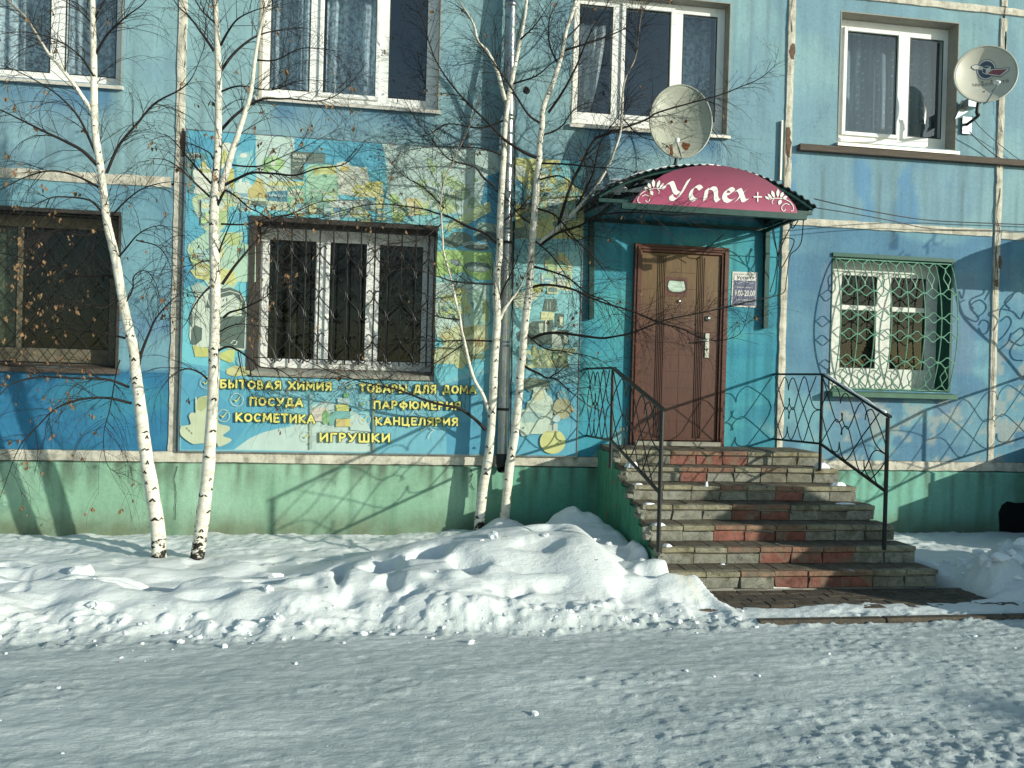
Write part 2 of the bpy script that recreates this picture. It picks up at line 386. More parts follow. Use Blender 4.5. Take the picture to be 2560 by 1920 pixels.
# plinth and ledge
def plinth():
    xs = np.arange(-9, 12.01, .05); zs = np.array([-.3,-.1,0,.05,.1,.15,.2,.25,.3,.35,.4,.45,.5,.55,.6,.65,.7,.75,.8,.84,.86,.875,.885])
    XX, ZZ = np.meshgrid(xs, zs); V = np.stack([XX.ravel(), np.full(XX.size, -.062), ZZ.ravel()], 1)
    V[:,1] += (fbm(V[:,0]*2, V[:,2]*2, 3, 4)-.5)*.014
    top = V[:,2] > .87; V[top,1] = np.where(V[top,2] > .88, .03, -.05)
    nx, nz = len(xs), len(zs)
    F = [(j*nx+i, j*nx+i+1, (j+1)*nx+i+1, (j+1)*nx+i) for j in range(nz-1) for i in range(nx-1)]
    x, z = V[:,0], V[:,2]
    c = mixc(A(132,182,156), A(148,196,172), ss(fbm(x*1.5, z*1.5, 9, 4), .35, .65))
    g = mixc(A(105,180,158), A(80,165,145), ss(fbm(x*2, z*2, 19, 4), .35, .65)); c = mixc(c, g, ss(x, .6, 1.3)*ss(-x, -4.4, -3.4)*.9)
    c = mixc(c, A(120,190,172), ss(x, 4.3, 4.6))
    dirt = ss(-z, -.50, -.14)*(0.25+.9*fbm(x*5, z*6, 13, 5)); c = mixc(c, A(104,116,88), np.clip(dirt*1.3, 0, 1)*.85)
    drip = ss(fbm(x*26, z*.9, 14, 4), .50, .64)*ss(z, .35+.4*fbm(x*3, z*0, 16, 2), .88); c = mixc(c, A(84,96,80), drip*.75)
    drip2 = ss(fbm(x*22+9, z*.5, 15, 3), .60, .70); c = mixc(c, A(90,135,112), drip2*.5)
    npmesh('plinth', V, F, M['paint'], bld, False, c)
plinth()
def strip(name, pts_z0, pts_z1, x0, x1, y0, step=.05, seed=0, rough=.006, colfn=None, mat='seam'):
    """horizontal mortar band with uneven edges and real thickness"""
    xs = np.arange(x0, x1+.001, step); n = len(xs); z0 = pts_z0 + (fbm(xs*6, xs*0, seed, 4)-.5)*rough*3; z1 = pts_z1 + (fbm(xs*6, xs*0+9, seed+1, 4)-.5)*rough*3
    y = y0 + (fbm(xs*5, xs*0+4, seed+2, 3)-.5)*.008
    V = []; 
    for i in range(n): V += [(xs[i], .02, z0[i]), (xs[i], y[i], z0[i]+.006), (xs[i], y[i]-.004, (z0[i]+z1[i])/2), (xs[i], y[i], z1[i]-.006), (xs[i], .02, z1[i])]
    F = [(i*5+k, (i+1)*5+k, (i+1)*5+k+1, i*5+k+1) for i in range(n-1) for k in range(4)]
    return npmesh(name, V, F, M[mat], bld, False)
def vstrip(name, x0, x1, z0, z1, y0, seed=0, rough=.005, mat='seam'):
    zs = np.arange(z0, z1+.001, .04); n = len(zs); a = x0 + (fbm(zs*7, zs*0, seed, 4)-.5)*rough*3.2; b = x1 + (fbm(zs*7, zs*0+9, seed+1, 4)-.5)*rough*3.2
    y = y0 + (fbm(zs*5, zs*0+4, seed+2, 3)-.5)*.008; V = []
    for i in range(n): V += [(a[i], .02, zs[i]), (a[i]+.006, y[i], zs[i]), ((a[i]+b[i])/2, y[i]-.004, zs[i]), (b[i]-.006, y[i], zs[i]), (b[i], .02, zs[i])]
    F = [(i*5+k, i*5+k+1, (i+1)*5+k+1, (i+1)*5+k) for i in range(n-1) for k in range(4)]
    return npmesh(name, V, F, M[mat], bld, False)
strip('ledge', .885, 1.0, -9, 12, -.022, seed=3, rough=.004)
strip('panel_joint', 3.715, 3.83, -9, XJ1-.045, -.016, seed=5)
strip('panel_joint', 3.715, 3.815, XJ2+.05, XJ3-.045, -.016, seed=6); strip('panel_joint', 3.70, 3.80, XJ3+.045, 12, -.016, seed=8)
strip('panel_joint', 6.40, 6.49, -9, 12, -.02, seed=7)
vstrip('panel_joint', XJ1-.045, XJ1+.045, 1.0, 6.38, -.012, 11); vstrip('panel_joint', XJ2-.045, XJ2+.045, 1.0, 6.38, -.018, 14)
vstrip('panel_joint', XJ3-.045, XJ3+.045, 1.0, 6.38, -.016, 17)
for x in (XJ1, XJ2, XJ3): vstrip('panel_joint', x-.045, x+.045, 6.5, 9.2, -.016, int(x*10)+40)
# holes in the mortar, each a ragged brown pocket; and long cracks
def pocket(x, z0, z1, w, y, seed, mat='brown_hole'):
    r = random.Random(seed); n = 7; L = []; R = []
    for i in range(n):
        t = i/(n-1); ww = w*(.35+.65*math.sin(math.pi*min(max(t, .06), .94)))*(.7+.5*r.random()); c = x+(r.random()-.5)*w*.3
        L.append((c-ww/2, y, z0+(z1-z0)*t)); R.append((c+ww/2, y, z0+(z1-z0)*t))
    MB().prism(L+R[::-1], (0, .01, 0)).build('mortar_hole', M[mat], bld)
for i, (u, v0, v1, w) in enumerate(((1979,111,150,.07),(1969,320,395,.065),(2497,640,672,.04),(2489,700,718,.045))):
    pocket(X(u, (v0+v1)/2), Z(u, v1), Z(u, v0), w, -.026, i)
pocket(X(459, 335), 4.05, 4.34, .05, -.018, 9); pocket(X(2513,40), 5.9, 6.2, .012, -.026, 12, 'dark')
def crack(pts, w=.008, y=-.027, seed=0):
    r = random.Random(seed); P_ = []
    for (u, v), (u2, v2) in zip(pts[:-1], pts[1:]):
        for k in range(4):
            t = k/4; P_.append(at(u+(u2-u)*t+r.uniform(-1.6, 1.6), v+(v2-v)*t, y))
    P_.append(at(*pts[-1], y)); L = [p-Vector((w*r.uniform(.2,.8), 0, 0)) for p in P_]; R = [p+Vector((w*r.uniform(.2,.8), 0, 0)) for p in P_]
    mb = MB()
    for i in range(len(P_)-1): mb.poly([L[i], R[i], R[i+1], L[i+1]])
    mb.build('crack', M['dark'], bld)
crack([(2502,470),(2490,540),(2500,580),(2490,620),(2494,700)], .009, seed=1); crack([(2494,250),(2500,300),(2506,330)], .007, seed=2)
crack([(2490,640),(2484,760),(2488,860),(2482,960),(2482,1060)], .005, seed=3); crack([(1982,0),(1976,40),(1980,80)], .006, seed=4)
crack([(2515,0),(2508,60),(2513,110)], .006, seed=5); crack([(442,1165),(436,1200),(440,1240),(437,1300)], .006, -.075, 6)
crack([(1175,1168),(1181,1185),(1176,1205),(1186,1225)], .010, -.075, 7); crack([(465,60),(460,90),(466,130),(462,170)], .006, -.024, 8)
crack([(1963,440),(1972,400),(1966,360)], .006, -.027, 9); crack([(2497,330),(2495,380),(2499,420)], .006, -.027, 10)

# ---------------------------------------------------------------- windows
M['wood_old'] = m_simple('old_brown_window_timber', A(112,108,90), .8, var=.5, scale=9, bumps=.3)
def window(op, rec, glass, zg, frame, sash=(), transom=None, pane='glass', sill=None, vm=None):
    """frame with mullions, each pane (and opening sash) a sub-part; glass = [(x0, x1)], zg = (z0, z1)"""
    x0, x1, z0, z1 = op; y = rec; d = .07
    mb = MB(); mb.box(x0, glass[0][0], y, y+d, z0, z1); mb.box(glass[-1][1], x1, y, y+d, z0, z1)
    mb.box(glass[0][0], glass[-1][1], y+.001, y+d, z0, zg[0]); mb.box(glass[0][0], glass[-1][1], y+.001, y+d, zg[1], z1)
    for a, b in zip(glass[:-1], glass[1:]): mb.box(a[1], b[0], y+.002, y+d, zg[0], zg[1])
    w = mb.build('window', M[frame], bld, bevel=.004)
    for i, (a, b) in enumerate(glass):
        g0, g1 = a, b
        if i in sash:
            s_ = MB(); e = .045
            s_.box(a-e, a, y-.022, y+.03, zg[0]-e, zg[1]+e); s_.box(b, b+e, y-.022, y+.03, zg[0]-e, zg[1]+e)
            s_.box(a, b, y-.022, y+.03, zg[0]-e, zg[0]); s_.box(a, b, y-.022, y+.03, zg[1], zg[1]+e)
            s_.build('sash', M[frame], w, bevel=.004)
        rb = MB(); e = .008                      # rubber gasket round the pane
        rb.box(a, a+e, y+.0, y+.01, zg[0], zg[1]).box(b-e, b, y+.0, y+.01, zg[0], zg[1]).box(a+e, b-e, y+.0, y+.01, zg[0], zg[0]+e).box(a+e, b-e, y+.0, y+.01, zg[1]-e, zg[1])
        rb.build('gasket', M['cable'], w)
        tl = transom[i] if transom else None
        if tl:
            MB().box(a, b, y-.012, y+.05, tl[0], tl[1]).build('transom', M[frame], w, bevel=.003)
            MB().box(a, b, y+.02, y+.028, zg[0], tl[0]).build('pane', M[pane], w); MB().box(a, b, y+.02, y+.028, tl[1], zg[1]).build('pane', M[pane], w)
        else: MB().box(a, b, y+.02, y+.028, zg[0], zg[1]).build('pane', M[pane], w)
    if sill:
        zt, over, mat, dz = sill
        mb = MB(); mb.add([(x0-.03, -over, zt-.03), (x1+.03, -over, zt-.03), (x1+.03, y, zt+.012), (x0-.03, y, zt+.012), (x0-.03, -over, zt-.03-dz), (x1+.03, -over, zt-.03-dz), (x1+.03, -over+.006, zt-.03-dz), (x0-.03, -over+.006, zt-.03-dz), (x1+.03, y, zt-.02), (x0-.03, y, zt-.02)],
            [(0,1,2,3), (4,5,1,0), (7,6,5,4), (9,8,6,7), (1,5,6,8,2), (0,3,9,7,4)])
        mb.build('window_sill', M[mat], w)
    # the room behind
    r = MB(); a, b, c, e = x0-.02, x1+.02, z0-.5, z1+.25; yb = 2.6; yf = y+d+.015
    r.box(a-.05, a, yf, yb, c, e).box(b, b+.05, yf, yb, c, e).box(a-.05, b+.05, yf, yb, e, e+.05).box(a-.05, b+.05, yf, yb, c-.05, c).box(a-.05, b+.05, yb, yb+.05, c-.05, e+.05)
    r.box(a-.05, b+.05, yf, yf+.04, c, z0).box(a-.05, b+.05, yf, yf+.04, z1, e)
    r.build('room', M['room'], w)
    return w
def spans(L, v, Y): return [(X(a, v, Y+.01), X(b, v, Y+.01)) for a, b in L]
R1 = .13
window(UW['u1'], R1, [(-4.72, -4.28), (-4.18, X(126,100,R1)), (X(163,100,R1), X(291,100,R1))], (Z(220,190,R1), 6.12), 'pvc', (), sill=(4.745, .05, 'tin', .035))
window(UW['u2'], R1, spans([(677,776),(810,941),(974,1068)], 100, R1), (Z(860,236,R1), 6.12), 'pvc', (1,), sill=(4.745, .05, 'tin', .035))
window(UW['u3'], R1, spans([(1446,1529),(1560,1673),(1705,1790)], 150, R1), (Z(1610,292,R1), Z(1620,26,R1)), 'pvc', (1,), sill=(4.715, .05, 'tin', .035))
window(UW['u4'], .165, spans([(2113,2240),(2272,2355)], 200, .165), (Z(2180,334,.165), Z(2180,84,.165)), 'pvc', (0,), sill=(4.735, .05, 'tin', .035))
window(LW['w2'], .24, spans([(673,788),(824,915),(948,1055)], 720, .24), (Z(860,900,.24), Z(860,608,.24)), 'pvc', (1,), pane='glass_dark')
window(LW['w1'], .22, [(-4.72, -4.44), (-4.38, X(42,700,.22)), (X(58,700,.22), X(274,700,.22))], (Z(160,872,.22), Z(160,572,.22)), 'wood_old', (), pane='glass_dark')
zt = (Z(2150,776,.22), Z(2150,764,.22))
window(LW['w4'], .22, spans([(2102,2190),(2226,2312)], 760, .22), (Z(2200,922,.22), Z(2200,692,.22)), 'pvc_old', (), [zt, zt], pane='glass_dark')
# concrete / snow sills of the lower windows
MB().prism([(-1.56, -.04, 1.80), (-1.56, -.04, 1.85), (-1.56, .24, 1.90), (-1.56, .24, 1.80)], (1.91, 0, 0)).build('window_sill', M['reveal_grey'], bld, bevel=.004)
MB().prism([(-4.85, -.05, 1.78), (-4.85, -.05, 1.83), (-4.85, .22, 1.87), (-4.85, .22, 1.78)], (1.99, 0, 0)).build('window_sill', M['wood_dark'], bld, bevel=.004)
MB().prism([(4.93, -.13, 1.745), (4.93, -.13, 1.80), (4.93, .22, 1.84), (4.93, .22, 1.745)], (1.60, 0, 0)).build('window_sill', M['green_sill'], bld, bevel=.004)
MB().box(4.955, 6.52, -.02, .10, 3.385, 3.43).box(6.492, 6.52, -.012, .2, 1.83, 3.385).build('green_window_surround', M['reveal_green'], bld)
mb = MB(); mb.box(-1.60, .36, -.075, .02, 3.42, 3.47).box(-1.60, -1.54, -.07, .02, 1.86, 3.42).box(.328, .345, -.07, .02, 1.86, 3.42); mb.build('window_surround', M['reveal_dark'], bld)
MB().box(-4.8, -2.88, -.02, .02, 3.40, 3.44).box(-2.9, -2.875, -.015, .02, 1.84, 3.40).build('window_surround', M['reveal_dark'], bld)
# white foam board edges inside the green window
# ---------------------------------------------------------------- door
def m_door():
    t = NT('worn_brown_door'); p = t.pos((1,1,1))
    zc = t.n('SeparateXYZ', Vector=t.n('NewGeometry').outputs['Position']).outputs[2]
    hi = t.ramp(t.math('ADD', t.math('MULTIPLY', t.math('SUBTRACT', zc, 2.2), .9), t.math('MULTIPLY', t.math('SUBTRACT', t.noise(t.pos((5,1,1.2)), 2.4, 4, .6), .5), 1.3)), [(.15, 0.0), (.75, 1.0)])
    c = t.mix(hi, A(84,48,36), A(104,80,42)); n = t.noise(t.pos((9,1,1)), 6, 5, .65)
    c = t.mix(.8, c, t.ramp(n, [(.3,.6),(.6,1.05),(.8,1.25)]), 'MULTIPLY')
    return t.bsdf(c, .42, spec=.45, normal=t.bump(t.noise(p, 25, 4, .6), .15, .004))
M['door'] = m_door(); M['doorframe'] = m_simple('brown_door_frame', A(92,54,42), .4, var=.35, scale=9, aniso=(1,1,4))
M['groove'] = m_simple('dark_door_groove', A(60,36,26), .6)
M['chrome'] = m_simple('satin_metal', (.55,.55,.52), .3, .9, var=.15, scale=40)
DX0, DX1, DZ0, DZ1 = 2.64, 3.575, 1.20, 3.315
door = MB().box(DX0, DX1, -.035, .02, DZ0, DZ1).build('door', M['door'], bld, bevel=.006)
fr = MB()
for k, (o_, yy, w) in enumerate(((.0, -.06, .028), (.028, -.075, .030), (.058, -.062, .03))):
    fr.box(DX0-o_-w, DX0-o_-.0005*k, yy, .02, DZ0-.06, DZ1+o_+w).box(DX1+o_+.0005*k, DX1+o_+w, yy, .02, DZ0-.06, DZ1+o_+w).box(DX0-o_, DX1+o_, yy, .02, DZ1+o_, DZ1+o_+w)
fr.build('door_frame', M['doorframe'], bld, bevel=.004)
MB().box(DX0-.03, DX1+.03, -.10, .02, 1.145, DZ0-.01).build('door_threshold', M['reveal_grey'], bld)
W_ = DX1-DX0
for f0 in (.205, .70):
    for k in range(5):
        x = DX0+W_*(f0+.022*k); MB().box(x, x+.009, -.043, -.034, DZ0+.03, DZ1-.03).build('moulding', M['door'], door)
        MB().box(x+.010, x+.0145, -.0365, -.034, DZ0+.03, DZ1-.03).build('groove', M['groove'], door)
MB().box(DX0+W_*.495, DX0+W_*.5, -.0365, -.034, DZ0+.03, DZ1-.03).build('groove', M['groove'], door)
MB().box(DX0+.012, DX1-.012, -.0365, -.034, DZ0+.026, DZ0+.032).build('groove', M['groove'], door)
for k in range(1, 11):
    z = DZ0+.03+(DZ1-DZ0-.06)*k/11; MB().box(DX0+W_*.325, DX0+W_*.495, -.0365, -.034, z, z+.005).box(DX0+W_*.5, DX0+W_*.69, -.0365, -.034, z, z+.005).build('groove', M['groove'], door)
SQ = lambda q: math.copysign(abs(q)**.55, q)
# torn plate with pale paper, peephole, lock, handle
hc = at(1693, 716, -.04); r = random.Random(4)
MB().box(hc.x-.145, hc.x+.12, -.0385, -.034, hc.z-.115, hc.z+.105).build('torn_patch', M['doorframe'], door)
pts = [(hc.x+(.115+.01*r.random())*SQ(math.cos(a)), -.040, hc.z+(.07+.02*r.random())*SQ(math.sin(a))) for a in np.linspace(0, 2*math.pi, 15)[:-1]]
MB().prism(pts, (0, .003, 0)).build('torn_edge', M['groove'], door)
pts = [(hc.x-.01+(.088+.022*r.random())*SQ(math.cos(a)), -.043, hc.z+(.050+.022*r.random())*SQ(math.sin(a))) for a in np.linspace(0, 2*math.pi, 15)[:-1]]
tp = MB().prism(pts, (0, .003, 0)).build('torn_paper', m_simple('pale_torn_paper', A(178,208,196), .8, var=.5, scale=9, aniso=(1,1,8)), door)
pe = at(1698, 753, -.04); MB().tube([(pe.x, -.05, pe.z), (pe.x, -.034, pe.z)], .020, 14).build('peephole', M['chrome'], door, True)
lk = at(1770, 796, -.04); MB().tube([(lk.x, -.05, lk.z), (lk.x, -.034, lk.z)], .031, 16).tube([(lk.x, -.058, lk.z), (lk.x, -.05, lk.z)], .018, 12).build('lock', M['chrome'], door, True)
h0 = at(1768, 833, -.04); h1 = at(1768, 895, -.04)
pl = MB().box(h0.x-.026, h0.x+.026, -.05, -.034, h1.z, h0.z).build('handle_plate', M['chrome'], door, bevel=.004)
hz = h0.z-.085
MB().tube([(h0.x, -.05, hz), (h0.x, -.095, hz), (h0.x-.02, -.105, hz), (h0.x-.12, -.10, hz-.004)], [.012,.012,.011,.009], 8).build('door_handle', M['chrome'], door, True)
MB().tube([(h0.x, -.056, hz-.10), (h0.x, -.048, hz-.10)], .012, 10).build('keyhole', M['groove'], door)

# metal channel beside the joint, cellar hole, board
cc = at(1949, 380, -.02); MB().box(cc.x+.005, cc.x+.024, -.04, 0, Z(1949,452), Z(1949,303)).build('cable_channel', M['tin'], bld)
r = random.Random(12); MB().prism([(7.16+r.uniform(0,.05), -.076, .10), (7.15+r.uniform(0,.05), -.076, .25), (7.17, -.076, .40), (7.21, -.076, .49), (7.28, -.076, .535), (7.40, -.076, .515), (7.75, -.076, .54), (7.75, -.076, .10)], (0, .02, 0)).build('cellar_opening', M['dark'], bld)
bo = MB(); a = at(1995, 360, -.02); b = at(2560, 402, -.02)
bo.bar((a.x, -.035, 4.615), (9.4, -.035, 4.625), .07, .075); tag(bo.build('wooden_batten', M['wood_dark'], None, bevel=.004), 'long weathered dark wooden batten nailed under the upper right window', 'board')
# ================================================================ shop banner
YB = -.052
bn = tag(empty('shop_banner', (0, YB, 1.0)), 'large blue printed shop banner with household goods and yellow Cyrillic lettering around barred window', 'banner')
bn_in = Matrix.Translation((0, -YB, -1.0))
def inb(o): o.parent = bn; o.matrix_parent_inverse = bn_in; return o
BX = [-2.245, -.93, -.285, 1.02, 1.945]
ZB0, ZB1 = 1.012, 4.315
BLUE, BLUE2, LBL, PALE, MINT, CYAN = (30,135,188), (42,150,195), (92,180,208), (178,208,205), (160,208,190), (104,192,210)
YEL, GRN, DGN, WHT, LIME, OLV, GRY = (212,208,92), (140,192,110), (62,92,82), (222,226,212), (176,208,92), (175,185,110), (150,165,155)
def sheet(x0, x1, z0, z1, hole=None):
    mb = MB(); y0, y1 = YB, YB+.012
    if hole:
        a, b, c, d = hole; a = max(a, x0); b = min(b, x1)
        if a <= x0 and b >= x1:
            inb(MB().box(x0, x1, y0, y1, z0, c, col=A(*CYAN)).build('banner_sheet', M['vinyl'])); return inb(MB().box(x0, x1, y0, y1, d, z1, col=A(*CYAN)).build('banner_sheet', M['vinyl']))
        for q in ((x0, x1, z0, c), (x0, x1, d, z1), (x0, a, c, d), (b, x1, c, d)):
            if q[1]-q[0] > 1e-3: mb.box(q[0], q[1], y0, y1, q[2], q[3], col=A(*CYAN))
    else: mb.box(x0, x1, y0, y1, z0, z1, col=A(*CYAN))
    return inb(mb.build('banner_sheet', M['vinyl']))
M['vinyl'] = m_vcol('printed_vinyl', .5, .3, .22)
HOLE = (-1.605, .35, 1.79, 3.475); e = .0025
for i in range(4):
    h = HOLE if (BX[i+1] > HOLE[0] and BX[i] < HOLE[1]) else None
    sheet(BX[i]+e, BX[i+1]-e, ZB0, ZB1 if i < 3 else 4.27, h)
fr = MB(); w = .022
fr.box(BX[0]-.012, BX[0]-.0005, YB-.012, 0, ZB0-.012, ZB1+.012).box(BX[4]+.0005, BX[4]+.012, YB-.008, 0, ZB0-.012, 4.28)
fr.box(BX[0], BX[4], YB-.010, 0, ZB0-.014, ZB0-.0005).box(BX[0], 1.02, YB-.006, 0, ZB1+.0005, ZB1+.010)
inb(fr.build('banner_frame', M['galv']))
for z in np.arange(1.1, 4.2, .62):
    for x in BX[1:4]:
        if not (HOLE[0] < x < HOLE[1] and HOLE[2] < z < HOLE[3]): inb(MB().tube([(x-.012, YB-.019, z), (x-.012, YB, z)], .006, 6).build('rivet', M['galv']))

ZF_ = dict(A=(450,320,5.53), B=(800,320,4.809), C=(1060,340,5.53), D=(1060,620,5.53), E=(1240,880,6.38), F=(450,580,4.486), G=(420,900,5.027), H=(840,900,5.027), S=(0,0,1.0), P=(600,500,3.16), Q=(1200,500,3.16))
pr = MB(); LAY = [0]
def up(): LAY[0] += 3
def sh(fr_, pts, col, layer=None, smooth=0):
    LAY[0] += 1; u0, v0, k = ZF_[fr_]; y = YB-.0005-.000022*LAY[0]
    P_ = [at(u0+p[0]/k, v0+p[1]/k, y) for p in pts]
    if smooth:
        Q = P_+[P_[0]]; n = len(P_); out = []
        for i in range(n):
            a, b, c, d = P_[i-1], P_[i], P_[(i+1) % n], P_[(i+2) % n]
            for t in (0, .25, .5, .75): out.append(0.5*((2*b)+(c-a)*t+(2*a-5*b+4*c-d)*t*t+(3*b-a-3*c+d)*t**3))
        P_ = out
    # keep inside the banner
    P_ = [Vector((min(max(p.x, BX[0]+.002), BX[4]-.002), p.y, min(max(p.z, ZB0+.002), (ZB1 if p.x < 1.02 else 4.27)-.002))) for p in P_]
    # normal towards the street
    ar = sum(P_[i].x*P_[(i+1) % len(P_)].z-P_[(i+1) % len(P_)].x*P_[i].z for i in range(len(P_)))
    if ar < 0: P_ = P_[::-1]
    pr.poly(P_, col=FADE(col))
def FADE(c):
    f = .32; w = (178, 208, 202); return A(*[c[i]*(1-f)+w[i]*f for i in range(3)])
def ell(fr_, cx, cy, rx, ry, col, rot=0, a0=0, a1=360, n=22):
    c, s_ = math.cos(math.radians(rot)), math.sin(math.radians(rot)); pts = []
    for i in range(n):
        a = math.radians(a0+(a1-a0)*i/(n if a1-a0 >= 360 else n-1)); x, y = rx*math.cos(a), ry*math.sin(a); pts.append((cx+x*c-y*s_, cy+x*s_+y*c))
    sh(fr_, pts, col)
def stroke(fr_, pts, w, col):
    for a, b in zip(pts[:-1], pts[1:]):
        dx, dy = b[0]-a[0], b[1]-a[1]; l = math.hypot(dx, dy) or 1; nx, ny = -dy/l*w/2, dx/l*w/2
        sh(fr_, [(a[0]-nx, a[1]-ny), (b[0]-nx, b[1]-ny), (b[0]+nx, b[1]+ny), (a[0]+nx, a[1]+ny)], col)
# -- coloured fields (each kept clear of the window opening)
S = 'S'
sh(S, [(455,318),(640,326),(636,420),(560,470),(560,600),(636,600),(630,700),(560,640),(500,600),(455,640)], BLUE2)      # upper left blue
sh(S, [(640,326),(736,334),(736,470),(640,470)], PALE)
sh(S, [(736,335),(955,355),(965,400),(966,425),(736,415)], BLUE2)
sh(S, [(955,355),(1250,378),(1250,420),(1243,430),(1220,440),(1190,560),(1100,572),(966,560),(966,420),(962,385)], PALE)
sh(S, [(966,500),(1190,545),(1195,572),(1092,572),(966,563)], CYAN)
sh(S, [(1215,440),(1250,432),(1250,620),(1150,620),(1160,575),(1200,520)], BLUE)
sh(S, [(455,640),(500,600),(540,650),(520,700),(455,720)], BLUE)
sh(S, [(452,905),(560,925),(632,945),(1092,958),(1180,930),(1270,905),(1290,1140),(452,1126)], LBL)
up()
sh(S, [(452,905),(530,918),(600,940),(640,960),(760,975),(770,1050),(728,1062),(690,1072),(640,1095),(585,1124),(452,1124)], BLUE2)
sh(S, [(452,930),(500,940),(560,1000),(620,1060),(575,1124),(452,1124)], BLUE)
sh(S, [(640,960),(934,966),(934,1070),(720,1062),(700,1000)], LBL)
sh(S, [(936,966),(1110,966),(1130,1135),(936,1133)], (72,165,200)); sh(S, [(1112,960),(1250,925),(1265,960),(1265,1138),(1116,1135)], BLUE2)
sh(S, [(1116,1060),(1265,1040),(1460,1000),(1460,1140),(1116,1138)], BLUE)
sh(S, [(1262,400),(1300,396),(1300,1000),(1262,1000)], BLUE2)
up()
sh(S, [(585,1124),(625,1095),(660,1080),(690,1073),(722,1068),(760,1050),(780,1015),(815,1000),(880,1030),(905,1050),(922,1075),(930,1130),(780,1128)], PALE, smooth=0)
sh(S, [(1240,900),(1460,905),(1460,1030),(1240,1000)], LBL); sh(S, [(1240,960),(1460,960),(1460,1140),(1240,1140)], BLUE2)
sh(S, [(1262,560),(1448,575),(1447,905),(1262,900)], CYAN)
up()
# -- upper left: bottles and packs
sh('A', [(100,130),(200,110),(460,120),(470,340),(100,330)], BLUE); sh('A', [(95,420),(200,430),(190,900),(95,900)], (62,112,118))
sh('A', [(95,330),(370,350),(370,440),(95,420)], (48,110,118)); up()
sh('A', [(210,560),(280,540),(300,480),(350,440),(380,540),(440,570),(470,700),(440,860),(320,900),(190,900),(215,800),(180,620)], WHT, smooth=1)
sh('A', [(290,480),(345,440),(380,540),(300,545)], (190,180,90)); ell('A', 350, 590, 85, 30, (175,180,110), 8)
sh('A', [(560,210),(680,200),(720,230),(700,420),(720,560),(560,560)], WHT); sh('A', [(690,540),(750,580),(752,830),(640,880),(640,640)], (198,190,78))
sh('A', [(560,330),(620,300),(660,340),(640,480),(560,520)], (205,208,100)); ell('A', 820, 400, 60, 90, (88,170,205), 0); sh('A', [(780,380),(1010,300),(1030,700),(780,720)], (84,182,205))
sh('A', [(780,400),(900,330),(1000,350),(1000,560),(800,600)], (120,196,210)); ell('A', 880, 380, 50, 32, WHT)
up()
# mushroom / stack pot shapes, pale packs below
sh('A', [(180,960),(300,900),(420,900),(640,860),(860,880),(880,1060),(640,1100),(660,1200),(640,1330),(500,1460),(330,1400),(250,1240),(180,1060)], (180,205,150), smooth=1)
sh('A', [(240,1000),(420,940),(420,1340),(330,1400),(250,1240)], GRY); sh('A', [(520,1060),(640,1100),(665,1200),(600,1340),(520,1380)], (158,188,110))
sh('A', [(760,760),(920,740),(1010,800),(1000,1160),(780,1120)], (196,214,206)); sh('A', [(800,900),(1000,900),(1000,1100),(800,1060)], (110,160,190))
sh('A', [(680,1180),(940,1180),(1000,1260),(1060,1280),(1060,1330),(680,1290)], (50,150,195))
ell('A', 1280, 520, 150, 60, GRN, -30); ell('A', 1200, 480, 60, 90, (130,190,120), 20); ell('A', 1370, 500, 70, 90, (146,198,112), 30); ell('A', 1300, 430, 60, 50, (166,208,140)); ell('A', 1290, 500, 34, 34, WHT)
sh('A', [(800,760),(830,700),(860,700),(840,800)], WHT); stroke('A', [(900,720),(960,740),(940,790),(900,800)], 14, WHT)
up()
sh('A', [(940,850),(1000,800),(1060,700),(1140,700),(1190,860),(1190,1000),(940,1000)], (190,170,84)); sh('A', [(945,1000),(1195,1010),(1190,1070),(945,1060)], (78,92,78))
sh('A', [(945,960),(1190,970),(1192,1012),(945,1002)], (190,205,170))
sh('A', [(1200,815),(1480,810),(1490,1145),(1195,1135)], (190,200,170)); sh('A', [(1205,890),(1260,875),(1480,865),(1485,1025),(1210,1005)], (44,110,140))
sh('A', [(1500,815),(1730,820),(1730,1210),(1490,1200)], (110,185,140)); ell('A', 1600, 900, 110, 62, (214,222,196)); ell('A', 1580, 1060, 40, 40, (190,215,195)); ell('A', 1540, 1100, 40, 22, (190,215,195)); ell('A', 1670, 1010, 22, 20, (206,222,210))
sh('A', [(1230,740),(1720,740),(1720,800),(1200,800)], (196,200,110)); sh('A', [(1740,560),(1780,500),(1900,500),(2180,510),(2200,960),(2050,1200),(1740,1200)], (140,195,160))
sh('A', [(1850,540),(2140,530),(2140,640),(1850,640)], (200,205,110)); ell('A', 1880, 600, 50, 60, (170,180,90))
sh('A', [(1535,330),(1560,320),(2010,350),(2010,490),(1720,490),(1720,600),(1700,720),(1530,700)], (66,82,76))
sh('A', [(1740,960),(2060,970),(2050,1200),(1740,1190)], (96,150,130)); sh('A', [(2060,960),(2212,950),(2212,1300),(2060,1290)], (160,190,200))
up()
sh('A', [(1535,560),(1600,530),(1720,510),(1720,525),(1600,548),(1590,565),(1580,570)], (150,165,150)); sh('A', [(1740,1100),(2060,1110),(2050,1200),(1740,1190)], (84,110,96))
stroke('A', [(100,370),(130,350),(250,355),(280,380),(250,400),(130,395),(100,370)], 8, (205,220,215)); stroke('A', [(140,378),(170,366),(200,382),(240,372)], 12, (225,230,225)); stroke('A', [(110,415),(330,428)], 7, (200,215,210))
for x in (1260, 1330, 1400, 1450, 1560, 1640): stroke('A', [(x, 745), (x, 795)], 14, (225,222,160))
ell('A', 1900, 1040, 26, 20, (180,210,190))
